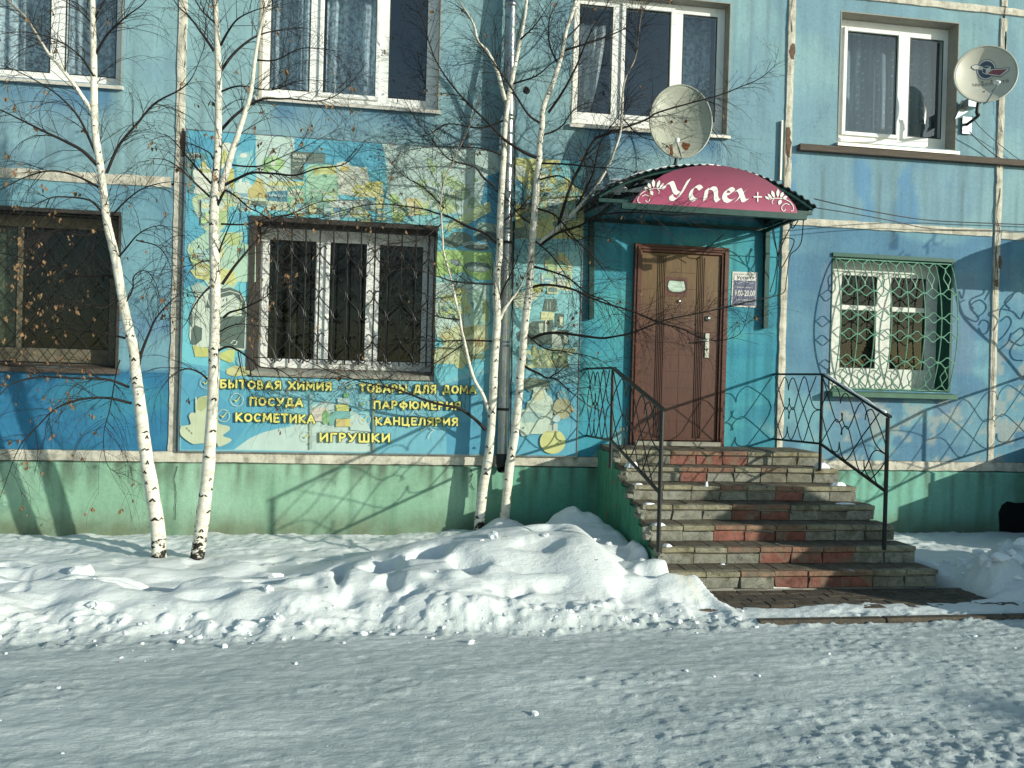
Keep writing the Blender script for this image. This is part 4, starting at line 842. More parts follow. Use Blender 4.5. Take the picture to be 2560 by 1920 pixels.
    # swept pavement, stairs
    m = ss(x, 2.30, 2.42)*ss(-x, -4.9+.30*0, -4.66)*ss(yy, -2.86, -2.80)
    m = np.maximum(m, ss(x, 2.16, 2.24)*ss(-x, -4.60, -4.50)*ss(y, -2.48, -2.42)*ss(-y, -.1, .0))
    edge = 1-ss(x, rgt-.02, rgt+.08)
    mm = m*(1-ss(edge, .3, .9)*ss(-y, 2.42, 2.6))*(1-ss(hp, .05, .12)*(x > 4.3))
    h = h*(1-mm)+.075*mm
    # thin snow on the strip between pavement and kerb
    th = ss(-yy, 2.84, 2.90)*ss(yy, -3.06, -3.0)*ss(x, 2.4, 2.6)*ss(-x, -5.6, -5.0); h = h*(1-th)+(.150+(fbm(x*14, y*20, 141, 3)-.5)*.02)*th
    k = ss(yy+wob*-1+0, -3.165, -3.15)*(1-ss(y, -3.12, -3.10))*ss(x, 2.7, 3.0)*(fbm(x*3, y*0, 142, 3) > .36)
    h = np.where(k > .5, .095, h)
    if full: return h, f, mm
    return h
def terrain():
    def axis(parts):
        out = []
        for a, b, s_ in parts: out += list(np.arange(a, b, s_))
        return np.array(out+[parts[-1][1]])
    xs = axis([(-400,-60,60),(-60,-12,6),(-12,-5,.35),(-5,-4.2,.04),(-4.2,5.0,.0165),(5.0,7.0,.035),(7,12,.2),(12,60,6),(60,400,60)])
    ys = axis([(-400,-60,60),(-60,-12,6),(-12,-6.2,.25),(-6.2,-5.2,.03),(-5.2,-1.6,.0165),(-1.6,.0,.024),(0,12,3),(12,60,12),(60,400,60)])
    XX, YY = np.meshgrid(xs, ys); x = XX.ravel(); y = YY.ravel()
    h, f, mm = H(x, y, True)
    far = ss(np.hypot(x, y+3), 12, 30); h = h*(1-far)+.10*far
    h = np.where(y > .02, .10, h)
    V = np.stack([x, y, h], 1); nx, ny = len(xs), len(ys)
    i = np.arange(nx-1); j = np.arange(ny-1); I, J = np.meshgrid(i, j); a = (J*nx+I).ravel()
    F = np.stack([a, a+1, a+nx+1, a+nx], 1)
    # colour: clean snow, packed dirty ice, yellow-brown dirt specks near the stairs
    clean = np.array((.71,.745,.745)); ice = np.array((.45,.50,.50))
    d = fbm(x*1.1, y*3.5, 151, 4); road = mixc(ice, (.55,.60,.595), ss(d, .42, .66)); fine = fbm(x*14, y*30, 152, 3); road = mixc(road, clean, ss(fine, .62, .76)*.45); road = mixc(road, (.29,.33,.34), ss(1-fine, .62, .74)*.35)
    c = mixc(road, clean, f)
    dk = ss(fbm(x*2.5, y*5, 153, 4), .60, .72)*.18*f; c = mixc(c, (.62,.62,.58), dk)
    ye = np.exp(-(((x-2.28)/.10)**2+((y+2.4)/.35)**2))*ss(fbm(x*8, y*8, 154, 3), .5, .65); c = mixc(c, (.75,.66,.38), ye*.6)
    c = mixc(c, (.30,.29,.26), mm)
    t = NT('snow'); cc = t.n('Attribute', _attribute_name='Col').outputs['Color']; p = t.pos((1,1.6,1))
    n1 = t.noise(p, 60, 4, .7); n2 = t.noise(t.pos((1,2.4,1)), 14, 4, .6)
    cc = t.mix(.35, cc, t.ramp(n1, [(.3,.78),(.6,1.04)]), 'MULTIPLY')
    m = t.bsdf(cc, .62, spec=.25, normal=t.bump(t.math('ADD', n1, t.math('MULTIPLY', n2, 1.6)), .55, .012))
    o = npmesh('snowy_ground', V, F, m, None, True, c); tag(o, 'snow covered ground with trampled field, shovelled banks and packed icy road', None, None, 'structure')
terrain()
# snow clods scattered along the foot of the banks
def clods():
    bm_v = []; ph = (1+5**.5)/2
    base = np.array([(-1,ph,0),(1,ph,0),(-1,-ph,0),(1,-ph,0),(0,-1,ph),(0,1,ph),(0,-1,-ph),(0,1,-ph),(ph,0,-1),(ph,0,1),(-ph,0,-1),(-ph,0,1)])/1.9
    fac = np.array([(0,11,5),(0,5,1),(0,1,7),(0,7,10),(0,10,11),(1,5,9),(5,11,4),(11,10,2),(10,7,6),(7,1,8),(3,9,4),(3,4,2),(3,2,6),(3,6,8),(3,8,9),(4,9,5),(2,4,11),(6,2,10),(8,6,7),(9,8,1)])
    # subdivide once
    vs_ = [tuple(b) for b in base]; cache = {}; nf = []
    def midp(a, b):
        k = (min(a, b), max(a, b))
        if k not in cache:
            m = (np.array(vs_[a])+np.array(vs_[b]))/2; m = m/np.linalg.norm(m); vs_.append(tuple(m)); cache[k] = len(vs_)-1
        return cache[k]
    for a, b, c in fac:
        ab, bc, ca = midp(a, b), midp(b, c), midp(c, a); nf += [(a, ab, ca), (b, bc, ab), (c, ca, bc), (ab, bc, ca)]
    B = np.array(vs_); B = B/np.linalg.norm(B, axis=1)[:, None]; Fb = np.array(nf); V = []; F = []; r = np.random.default_rng(5)
    spots = []
    for i in range(220):
        x = r.uniform(-4.2, 2.6); y = -3.02-abs(r.normal(0, .13))+r.normal(0, .06); spots.append((x, y, min(.003+r.exponential(.006), .028)))
    for i in range(60): spots.append((r.uniform(-4.3, 5.0), r.uniform(-5.1, -3.2), min(.002+r.exponential(.004), .016)))
    for i in range(130): spots.append((r.uniform(4.7, 6.3), r.uniform(-2.7, -1.5), min(.008+r.exponential(.014), .06)))
    for i in range(24): spots.append((r.uniform(-4.2, 2.0), r.uniform(-2.8, -1.0), min(.004+r.exponential(.012), .05)))
    for u, v, s_ in ((258,1566,.055),(235,1560,.03),(210,1398,.05),(180,1392,.03),(205,1440,.06),(690,1450,.05)):
        q = at(u, v, -2.9 if v > 1500 else -1.9); spots.append((q.x, q.y, s_))
    SP = np.array(spots); HZ = H(SP[:,0], SP[:,1])
    for (x, y, s_), z in zip(spots, HZ):
        if 2.2 < x < 4.95 and -2.95 < y < -.1: continue
        sc = np.array([s_*r.uniform(.8, 1.6), s_*r.uniform(.8, 1.3), s_*r.uniform(.6, 1.0)])
        W = B*(1+r.normal(0, .16, (len(B), 1)))*sc + (x, y, z+s_*.25); F.append(Fb+len(B)*len(V)); V.append(W)
    o = npmesh('snow_clods', np.concatenate(V), np.concatenate(F), M['snow_soft'], None, False); tag(o, 'loose snow crumbs and clods lying along the foot of the snow banks', 'snow', None, 'stuff')
clods()
# pavement in front of the stairs, laid brick by brick
def m_paver(name, c1, c2, c3):
    t = NT(name); rnd = t.n('ObjectInfo').outputs['Random']; c = t.ramp(t.math('ADD', t.math('MULTIPLY', rnd, .55), t.math('MULTIPLY', t.math('SUBTRACT', t.noise(t.pos((1,1,1)), 1.7, 3, .6), .2), .75)), [(.0, c1), (.5, c2), (1.0, c3)]); p = t.pos((1,1,1))
    n = t.noise(p, 16, 6, .7); c = t.mix(.85, c, t.ramp(n, [(.25,.5),(.5,1.0),(.8,1.35)]), 'MULTIPLY')
    n3 = t.noise(p, 4, 4, .6); c = t.mix(.6, c, t.ramp(n3, [(.3,.50),(.65,1.2)]), 'MULTIPLY')
    v = t.n('TexVoronoi', Vector=t.n('VectorMath', _operation='ADD', i0=p, i1=t.n('TexNoise', Vector=p, Scale=6.0).outputs['Color']).outputs[0], Scale=5.5, _feature='DISTANCE_TO_EDGE').outputs['Distance']
    if 'red' in name: c = t.mix(t.ramp(t.noise(p, 6.5, 6, .7), [(.52, 0.0), (.60, .8)]), c, A(118,112,96))
    elif 'nosing' in name or 'riser' in name: c = t.mix(t.ramp(t.noise(p, 5.0, 6, .7), [(.55, 0.0), (.66, .7)]), c, A(92,88,62))
    ck = t.ramp(v, [(.0, 1.0), (.022, 0.0)]); c = t.mix(ck, c, (.03,.03,.025))
    sn = t.noise(p, 7, 5, .7); up_ = t.n('SeparateXYZ', Vector=t.n('NewGeometry').outputs['Normal']).outputs[2]
    sm = t.math('MULTIPLY', t.ramp(sn, [(.66, 0.0), (.72, .8)]), t.ramp(up_, [(.5, 0.0), (.9, 1.0)])); c = t.mix(sm, c, (.75,.77,.78))
    return t.bsdf(c, .85, normal=t.bump(t.math('ADD', n, t.noise(p, 60, 3, .6)), .7, .006))
M['paver'] = m_paver('brown_concrete_paver', A(84,78,66), A(94,86,74), A(76,72,64)); M['tread'] = m_paver('tread_paver', A(98,94,80), A(110,104,88), A(86,84,72))
M['nose'] = m_paver('yellowed_nosing_tile', A(138,134,104), A(146,145,124), A(122,122,104)); M['nose_red'] = m_paver('reddened_nosing_tile', A(140,116,92), A(138,104,86), A(142,124,98))
M['block'] = m_paver('grey_riser_slab', A(128,130,116), A(138,142,132), A(104,102,84)); M['block_red'] = m_paver('red_painted_riser_slab', A(132,78,66), A(138,90,78), A(118,84,70))
def m_stringer():
    t = NT('green_painted_concrete_side'); p = t.pos((1,1,1)); n = t.noise(t.pos((3,3,.8)), 3.5, 5, .65); c = t.ramp(n, [(.3, A(40,120,98)), (.5, A(82,165,132)), (.7, A(55,135,112))])
    ch = t.noise(p, 5.5, 5, .7); c = t.mix(t.ramp(ch, [(.60, 0.0), (.63, 1.0)]), c, A(128,124,104)); st = t.noise(t.pos((14,14,1)), 3, 4, .6); c = t.mix(.6, c, t.ramp(st, [(.3,.5),(.6,1.05)]), 'MULTIPLY')
    return t.bsdf(c, .85, normal=t.bump(t.math('ADD', ch, t.noise(p, 40, 4, .6)), .8, .01))
M['stringer'] = m_stringer()
_cache = {}
def brick(key, w, d, h, mat, parent, loc, rz=0, rx=0, name='paver', bev=.004, ragged=0):
    k = (key, round(w, 3), round(d, 3), round(h, 3), mat)
    if k not in _cache:
        mb = MB().box(-w/2, w/2, -d/2, d/2, -h/2, h/2); me = mb.build('x', M[mat]); m_ = me.data; bpy.data.objects.remove(me)
        import bmesh
        bm = bmesh.new(); bm.from_mesh(m_); bmesh.ops.bevel(bm, geom=bm.edges[:], offset=bev, segments=1, affect='EDGES')
        rr = random.Random(sum(map(ord, key))*7+int(w*1000))
        for v_ in bm.verts: v_.co += Vector((rr.uniform(-1, 1), rr.uniform(-1, 1), rr.uniform(-1, 1)))*ragged
        if ragged >= .0025 and rr.random() < .5:
            v0 = rr.choice(bm.verts[:]).co.copy()
            for v_ in bm.verts:
                if (v_.co-v0).length < .035: v_.co *= rr.uniform(.80, .92)
        bm.to_mesh(m_); bm.free(); _cache[k] = m_
    o = bpy.data.objects.new(name, _cache[k]); COL.objects.link(o); o.parent = parent; o.location = loc; o.rotation_euler = (rx, 0, rz); return o
rr = random.Random(3)
fl_ = []
rng_ = np.random.default_rng(77)
for i in range(120):
    fl_.append((rng_.uniform(-4, 2.1), rng_.uniform(-3.6, -.2), rng_.uniform(.010, .026)))
fl_ = np.array(fl_); hz_ = H(fl_[:,0], fl_[:,1]); mb = MB()
for (x, y, l), z in zip(fl_, hz_):
    a = rng_.uniform(0, 6.28); d = Vector((math.cos(a), math.sin(a), rng_.uniform(-.2, .5)))*l; w_ = Vector((-math.sin(a), math.cos(a), .2))*l*.35; c = Vector((x, y, z+.006)); mb.add([c, c+d*.5+w_, c+d, c+d*.5-w_], [(0, 1, 3), (1, 2, 3)])
tag(mb.build('fallen_leaves', m_simple('fallen_brown_leaf', (.16,.10,.05), .8, var=.6)), 'small brown leaves and bark flakes fallen on the snow under the birches', 'fallen leaves', None, 'stuff')
pav = tag(empty('pavement', (3.5, -2.6, .15)), 'brown paver strip swept clear at the foot of the stairs', None, None, 'structure')
for j, y in enumerate(np.arange(-2.44, -2.92, -.106)):
    for i, x in enumerate(np.arange(2.26+(.1 if j % 2 else 0), 5.15, .203)):
        if y < -2.83 and rr.random() < .2: continue
        brick('pv%d' % rr.randint(0, 3), .196, .099, .06, 'paver', pav, (x-3.5, y+2.6, -.030+rr.uniform(-.003, .003)), rr.uniform(-.012, .012), rr.uniform(-.01, .01), ragged=.0012)
for i, x in enumerate(np.arange(2.6, 7.5, 1.0)): brick('kb%d' % (i % 3), .99, .08, .14, 'paver', pav, (x+.5-3.5, -3.13+2.6, -.075), 0, 0, 'kerb_stone', .008, .002)

# ================================================================ stairs
st = tag(empty('front_steps', (3.36, -1.2, .15)), 'seven cracked concrete steps with red painted middle leading to the brown shop door', 'steps')
def ins(o): o.parent = st; o.matrix_parent_inverse = Matrix.Translation((-3.36, 1.2, -.15)); return o
SX0, SX1 = 2.215, 4.52
TZ = [1.145, 1.005, .862, .720, .580, .442, .300]; TY = [-.72, -1.0, -1.29, -1.56, -1.83, -2.10, -2.36]; BZ = .155
prof = [(0.0, BZ-.25), (0.0, TZ[0]-.04)]
for i in range(7):
    prof.append((TY[i]+.03, TZ[i]-.04)); prof.append((TY[i]+.03, (TZ[i+1]-.04) if i < 6 else BZ-.25))
def side_prism(x0, x1, mat, nm, dy=0, dz=0):
    V = [(x0, y+dy, z+dz) for y, z in prof]+[(x1, y+dy, z+dz) for y, z in prof]; n = len(prof)
    mb = MB(); mb.v = V
    for i in range(n): mb.f.append((i, (i+1) % n, (i+1) % n+n, i+n)); mb.m.append(0); mb.c.append(None)
    for k in range(7):     # end caps as quads per tread
        y0 = 0.0; 
    import bmesh
    o = mb.build(nm, M[mat]); bm = bmesh.new(); bm.from_mesh(o.data); bm.verts.ensure_lookup_table()
    for off in (0, n):
        try: bm.faces.new([bm.verts[i+off] for i in range(n)])
        except Exception: pass
    bmesh.ops.recalc_face_normals(bm, faces=bm.faces[:]); bm.to_mesh(o.data); bm.free(); return ins(o)
side_prism(SX0+.02, SX1-.02, 'reveal_grey', 'concrete_core')
side_prism(SX0-.015, SX0+.015, 'stringer', 'side_wall', .012, -.012); side_prism(SX1-.015, SX1+.01, 'block', 'side_wall', .012, -.012)
def inst(*a, **k):
    o = brick(*a, **k); o.location = Vector(o.location)-Vector((3.36, -1.2, .15)); return o
for i in range(7):
    z = TZ[i]; y1 = TY[i]; y0 = (TY[i-1] if i else -.0); x = SX0+.02+rr.uniform(0, .03)
    zb = (TZ[i+1] if i < 6 else BZ); hgt = z-.045-zb; cen = 3.36; k = 0
    # riser slabs and nosing tiles
    n = 8; sx1 = SX1-.03+.024*i; w = (sx1-SX0-.02)/n
    if i > 1: brick('ef%d' % i, sx1-SX1+.03, (y0-y1)+.02, hgt, 'block', st, ((sx1+SX1-.03)/2-3.36, (y0+y1)/2+.035+1.2, zb+hgt/2-.15), 0, 0, 'broken_edge', .008, .004)
    for q in range(n):
        xc = SX0+.01+w*(q+.5); red = abs(xc-(3.12+.06*i)) < (.44 if i else .42)
        if i in (1,): red = xc > 2.9 and xc < 3.1
        if i == 2: red = 3.55 < xc < 3.95
        if i == 3: red = 3.0 < xc < 3.55
        gap = rr.uniform(.001, .005); ht = hgt-rr.uniform(.004, .016)
        inst('rs%d' % rr.randint(0, 9), w-gap, .03, round(ht, 2), 'block_red' if red else 'block', st, (xc+rr.uniform(-.003, .003), y1+.017+rr.uniform(-.006, .006), zb+ht/2), rr.uniform(-.012, .012), rr.uniform(-.05, .03), name='riser_slab', bev=.004, ragged=.0028)
        nr = red or (abs(xc-3.3) < .5 and rr.random() < .4)
        inst('ns%d' % rr.randint(0, 5), w-rr.uniform(.003, .009), .075, .042, 'nose_red' if nr else 'nose', st, (xc+rr.uniform(-.003, .003), y1+.024+rr.uniform(-.006, .005), z-.021+rr.uniform(-.004, .002)), rr.uniform(-.012, .012), rr.uniform(-.03, .02), name='nosing_tile', bev=.005, ragged=.0022)
    # tread pavers
    m = 15; pw = (sx1-SX0)/m; rows = [(y1+.064, y0+.028)] if i else [(-.656, -.45), (-.446, -.24), (-.236, -.03)]
    for a, b in rows:
        for q in range(m):
            xc = SX0+pw*(q+.5)
            inst('tr%d' % rr.randint(0, 4), pw-rr.uniform(.002, .006), abs(b-a)-.004, .04, 'tread', st, (xc, (a+b)/2, z-.022+rr.uniform(-.004, .003)), rr.uniform(-.01, .01), rr.uniform(-.015, .015), name='tread_paver', bev=.004, ragged=.0015)
# ragged broken mortar along the left edge
for i in range(7):
    zb = TZ[i+1] if i < 6 else BZ
    for k in range(2): brick('rb%d' % rr.randint(0, 3), .07+.04*rr.random(), .10, .06, 'block', st, (SX0+.01-3.36+rr.uniform(-.015, .02), TY[i]+.05+1.2, zb+.03+k*.06-.15), rr.uniform(-.5, .5), rr.uniform(-.3, .3), 'broken_edge', .012, .010)
# patches of snow lodged on steps, sills, rails
def snow_patch(name, cx, cy, cz, rx, ry, h, seed, label):
    n = 22; r = random.Random(seed); V = [(cx, cy, cz+h)]; F = []
    rad = [.7+.5*r.random() for _ in range(n)]
    for ring, (f_, hh) in enumerate(((.45, .92), (.8, .55), (1.0, 0.0))):
        for i in range(n):
            a = 2*math.pi*i/n; q = rad[i]*f_; V.append((cx+rx*q*math.cos(a), cy+ry*q*math.sin(a), cz+h*hh*(.8+.4*r.random()) - (.002 if hh == 0 else 0)))
    for i in range(n): F.append((0, 1+i, 1+(i+1) % n))
    for ring in (0, 1):
        o_ = 1+ring*n
        for i in range(n): F.append((o_+i, o_+n+i, o_+n+(i+1) % n, o_+(i+1) % n))
    mb = MB(); mb.add(V, F); return tag(mb.build(name, M['snow_soft'], None, True), label, 'snow', 'small patches of snow caught on the stairs')
k = 0; SC = .5
for (x, y, z, rx, ry, h, lb) in ((2.30,-.98,TZ[1],.14,.12,.10,'snow wedge heaped round the left railing post near the top step'),(2.28,-1.24,TZ[2],.11,.07,.035,'snow scrap on the left end of the third step from the top'),(2.30,-1.52,TZ[3],.12,.06,.03,'snow scrap on the left end of the fourth step from the top'),
    (2.31,-1.80,TZ[4],.13,.08,.045,'snow patch on the left end of the fifth step from the top'),(2.30,-2.05,TZ[5],.10,.06,.05,'snow clump at the foot of the left railing post'),(4.40,-.86,TZ[1]+.0,.16,.13,.11,'snow wedge heaped beside the right railing post near the top'),
    (4.40,-1.17,TZ[2],.16,.11,.07,'snow patch on the right end of the third step'),(4.30,-1.45,TZ[3],.24,.07,.03,'long snow streak on the right end of the fourth step'),(2.95,-1.30,TZ[2],.035,.02,.09,'small white blob of snow stuck on the second riser'),(3.15,-2.34,BZ+.004,.28,.03,.025,'thin snow line under the red middle of the lowest riser'),(2.78,-2.11,TZ[6]+.0,.05,.025,.02,'snow scrap below the sixth riser')):
    snow_patch('snow_patch', x, y, z-.004, rx*(SC if h < .2 else 1), ry*(SC if h < .2 else 1), h*SC, k, lb); k += 1

# ================================================================ railings
def railing(name, x, label, group, dz=0.0, second=(-2.50, 1.63)):
    root = tag(empty(name, (x, -1.03, 1.0+dz)), label, 'railing', group); inv_ = Matrix.Translation((-x, 1.03, -1.0-dz))
    def pt(o): o.parent = root; o.matrix_parent_inverse = inv_; return o
    y1, z1 = -1.03, 1.98+dz; y2, z2 = second; z2 += dz
    pt(MB().bar((x, -.0, z1+.005), (x, y1-.01, z1), .042, .022).build('handrail', M['iron'], bevel=.003)); pt(MB().bar((x, y1-.005, z1), (x, y2-.03, z2), .042, .022).build('handrail', M['iron'], bevel=.003))
    lz0, lz1 = 1.235+dz, 1.268+dz; slope = (z2-z1)/(y2-y1); lz2 = lz1+slope*(y2-y1)-.0 + (.05 if name else 0)
    pt(MB().bar((x, 0, lz0), (x, y1, lz1), .022, .022).build('lower_rail', M['iron'])); pt(MB().bar((x, y1, lz1), (x, y2, lz2), .022, .022).build('lower_rail', M['iron']))
    pt(MB().tube([(x, y1, .99+dz), (x, y1, z1-.01)], .017, 8).build('post', M['iron'])); pt(MB().tube([(x, y2, .50+dz if y2 < -2.3 else .42+dz), (x, y2, z2-.01)], .018, 8).build('post', M['iron']))
    cells = [
        [(.31,.78),(.30,.88),(.25,.965),(.18,.94),(.0,.52),(.17,.08),(.24,.03),(.30,.10),(.31,.22)],
        [(.31,.78),(.33,.88),(.38,.965),(.45,.93),(.62,.55),(.88,.0)],
        [(.31,.22),(.33,.12),(.38,.03),(.45,.07),(.62,.45),(.88,1.0)],
        [(.33,.66),(.34,.57),(.29,.50),(.22,.53),(.0,1.0)], [(.33,.34),(.34,.43),(.29,.50),(.22,.47),(.0,.0)],
        [(.35,.66),(.35,.57),(.40,.50),(.46,.53),(.64,1.0),(.80,.62),(.88,.52),(1.0,.50)], [(.35,.34),(.35,.43),(.40,.50),(.46,.47),(.64,.0),(.80,.38),(.88,.48),(1.0,.50)]]
    for c in cells:
        q = [(x, -.02+(y1+.02)*s_, (lz0+(lz1-lz0)*s_)+(z1-.02-(lz0+(lz1-lz0)*s_))*t_) for s_, t_ in c]
        pt(MB().tube(crom(q, 4), .0058, 5, caps=False).build('scroll', M['iron']))
    for k_, c in enumerate(cells+[[(1-s_, t_) for s_, t_ in cells[0]]]):
        q = [(x+.001, y1+(y2-y1)*s_, lz1+(lz2-lz1)*s_+((z1-lz1-.02)+((z2-lz2)-(z1-lz1))*s_)*t_) for s_, t_ in c]
        pt(MB().tube(crom(q, 4), .0058, 5, caps=False).build('scroll', M['iron']))
    return root
railing('stair_railing', 2.063, 'black scrolled iron railing on the left side of the stairs, partly behind birch twigs', 'iron railings of the stairs', second=(-2.50, 1.63))
railing('stair_railing', 4.278, 'black scrolled iron railing with snow on its handrail, right side of the stairs', 'iron railings of the stairs', second=(-2.12, 1.60))
sr = MB(); pts = []
for i in range(12): t_ = i/11; pts.append((4.278, -1.08-1.0*t_, 1.965-.345*t_+.012+.004*math.sin(i*1.9)))
sr.tube(pts, [.006+.012*abs(math.sin(i*.9+.5)) for i in range(12)], 7); tag(sr.build('snow_strip', M['snow_soft'], None, True), 'thin snow line lying on the right sloping handrail', 'snow')
# ================================================================ drain pipe, canopy, dishes, grilles, cables
xp = 1.105; YP = -.13
dp = tag(empty('drainpipe', (xp, YP, 1.0)), 'galvanised round drainpipe running down the wall behind the birch trunks', 'drainpipe')
def rel(o, par):
    o.parent = par; o.matrix_parent_inverse = Matrix.Translation(-par.location); return o
zz = 1.02; k = 0
while zz < 9:
    z2 = zz+1.22; rel(MB().tube([(xp+(zz-1)*-.008, YP, zz), (xp+(z2-1)*-.008, YP, z2)], [.062, .060], 20, caps=False).build('pipe_section', M['galv'], None, True), dp)
    rel(MB().tube([(xp+(z2-1)*-.008, YP, z2-.05), (xp+(z2-1)*-.008, YP, z2+.01)], .066, 20).build('pipe_collar', M['galv'], None, True), dp); zz = z2
for z in (1.5, 3.3, 4.9, 6.6): rel(MB().tube([(xp+(z-1)*-.008, YP, z), (xp+(z-1)*-.008, YP, z+.03)], .069, 16).bar((xp, YP, z+.015), (xp, 0.0, z+.015), .012, .02).build('pipe_bracket', M['iron']), dp)
rel(MB().tube([(xp, YP, 1.03), (xp, YP-.01, .93), (xp+.01, YP-.06, .87)], [.064, .066, .068], 16, caps=False).build('pipe_outlet', M['cable'], None, True), dp)
tag(MB().tube([(1.20, -.012, 1.03), (1.20, -.072, 1.05), (1.165, -.075, 4.3), (1.16, -.012, 4.45), (1.12, -.012, 6.4)], .010, 6).build('cable', M['cable']), 'thin black cable running straight up beside the drainpipe', 'cable')

# ---- canopy
CXL, CXR, CZ, CAP, CYF = 1.86, 4.18, 3.70, 4.05, -1.0
def arc(x0, x1, z0, zt, n=40):
    c = (x1-x0)/2; s_ = zt-z0; R = (c*c+s_*s_)/(2*s_); zc = zt-R; xc = (x0+x1)/2; a = math.asin(c/R)
    return [(xc+R*math.sin(-a+2*a*i/n), zc+R*math.cos(-a+2*a*i/n), math.sin(-a+2*a*i/n), math.cos(-a+2*a*i/n)) for i in range(n+1)]
def canopy(dx, yf, label, group, sign=True, name='door_canopy'):
    root = tag(empty(name, (3.02+dx, 0, 3.7)), label, 'canopy', group)
    P_ = arc(CXL+dx, CXR+dx, CZ, CAP, 120); V = []; F = []
    for k_, (x, z, nx, nz) in enumerate(P_):
        w = .008*(1 if (k_ // 2) % 2 else -1)
        for y, o_ in ((0, w), (yf, w), (yf, w-.006), (0, w-.006)): V.append((x+nx*o_, y, z+nz*o_))
    for i in range(len(P_)-1):
        for j in range(4): F.append((i*4+j, i*4+(j+1) % 4, (i+1)*4+(j+1) % 4, (i+1)*4+j))
    rel(MB().add(V, F).build('roof_sheet', M['roofsheet']), root)
    Q = arc(CXL+.03+dx, CXR-.03+dx, CZ-.015, CAP-.022, 24)
    for y in (yf+.03, yf/2, -.03): rel(MB().tube([(x, y, z-.015) for x, z, a, b in Q], .014, 6).build('roof_rib', M['darkgreen']), root)
    for y in (yf+.05, -.03):
        rel(MB().bar((CXL+.03+dx, y, CZ-.06), (CXR-.03+dx, y, CZ-.06), .035, .035).build('cross_beam', M['darkgreen']), root)
    for x in (CXL+.20, CXR-.09): rel(MB().bar((x+dx, 0, CZ-.075), (x+dx, yf+.05, CZ-.075), .035, .035).build('side_beam', M['darkgreen']), root)
    for i in (4, 8, 12, 16, 20): x, z, a, b = Q[i]; rel(MB().tube([(x, 0, z-.02), (x, yf+.03, z-.02)], .009, 5).build('purlin', M['darkgreen']), root)
    rel(MB().bar((CXL+.25+dx, yf+.0, CZ-.115), (CXR-.12+dx, yf+.0, CZ-.115), .05, .06).build('front_beam', M['darkgreen']), root)
    if sign:
        for (xt, zt_, xb, zb) in ((2.045, 3.62, 2.075, 2.54), (4.118, 3.64, 4.128, 2.51)):
            rel(MB().bar((xt, -.035, zt_), (xb, -.035, zb), .055, .055, up=(0, 1, 0)).build('wall_post', M['darkgreen']), root)
    return root
M['roofsheet'] = m_simple('dark_painted_roof_sheet', (.035,.05,.05), .5, .3, var=.4, scale=8)
cn = canopy(0, CYF, 'arched metal canopy over the shop door with pink lettered sign', None)
YS = CYF+.03-.045
def scr(x, y, Y=YS): return at(1420+x/1.984, 380+y/1.984, Y)
def m_pink():
    t = NT('faded_pink_sign'); p = t.pos((1,1,1)); z = t.n('SeparateXYZ', Vector=t.n('NewGeometry').outputs['Position']).outputs[2]
    c = t.ramp(t.math('ADD', t.math('SUBTRACT', z, 3.5), t.math('MULTIPLY', t.math('SUBTRACT', t.noise(p, 3, 3, .6), .5), .3)), [(.05, A(172,70,112)), (.28, A(146,42,88)), (.50, A(108,22,64))])
    n = t.noise(p, 12, 5, .65); c = t.mix(.4, c, t.ramp(n, [(.3,.75),(.7,1.15)]), 'MULTIPLY')
    br = t.n('TexBrick', Vector=t.n('CombineXYZ', X=t.n('SeparateXYZ', Vector=p).outputs[0], Y=z).outputs[0], Scale=14.0, Mortar__Size=.012).outputs['Fac']
    c = t.mix(t.math('MULTIPLY', br, .16), c, (.10,.02,.06)); return t.bsdf(c, .45, spec=.35)
M['pink'] = m_pink(); M['signwhite'] = m_simple('white_sign_vinyl', (.74,.74,.70), .5, var=.1)
sgp = [scr(312, 262), scr(1137, 305)]
top_px = [(1137,290),(1125,262),(1090,222),(1040,178),(985,140),(920,106),(850,84),(780,70),(715,65),(650,68),(590,76),(530,90),(475,112),(430,140),(395,168),(360,200),(335,228)]
sg = rel(MB().prism([scr(312,262), scr(1137,305)]+[scr(*q) for q in top_px], (0, .02, 0)).build('sign_board', M['pink']), cn)
lt = MB(); letters = []
def flush(nm):
    global lt
    rel(lt.build(nm, M['signwhite']), cn); lt = MB()
def nib(pts, nx=10.5, ny=-8.0, n=5, y=YS-.003):
    P2 = crom([(a, b, 0) for a, b in pts], n)
    for i in range(len(P2)-1):
        a, b = P2[i], P2[i+1]
        lt.poly([scr(a.x-nx, a.y-ny, y-.00005*i), scr(b.x-nx, b.y-ny, y-.00005*i), scr(b.x+nx, b.y+ny, y-.00005*i), scr(a.x+nx, a.y+ny, y-.00005*i)])
for li, st_ in enumerate(([(492,158),(512,152),(522,170),(532,196),(548,206)], [(600,136),(588,158),(566,196),(548,222),(530,236),(514,230),(510,216)],
            [(660,184),(646,170),(624,178),(610,202),(612,226),(628,238),(650,226)], [(690,184),(684,210),(680,238)], [(688,196),(706,180),(726,182),(734,202),(734,226),(744,242),(758,232)],
            [(778,212),(800,208),(818,196),(806,182),(786,190),(775,214),(782,236),(802,244),(824,232)], [(834,192),(850,188),(862,214),(872,240),(888,238)], [(882,190),(866,202),(848,228),(830,246)])):
    nib(st_)
    if li in (1, 2, 4, 5, 7): flush('letter')
for (a, b, c, d) in ((920,219,962,226), (938,198,944,247)): lt.poly([scr(a,b,YS-.008-.0004*(a == 938)), scr(c,b,YS-.008-.0004*(a == 938)), scr(c,d,YS-.008-.0004*(a == 938)), scr(a,d,YS-.008-.0004*(a == 938))][::1])
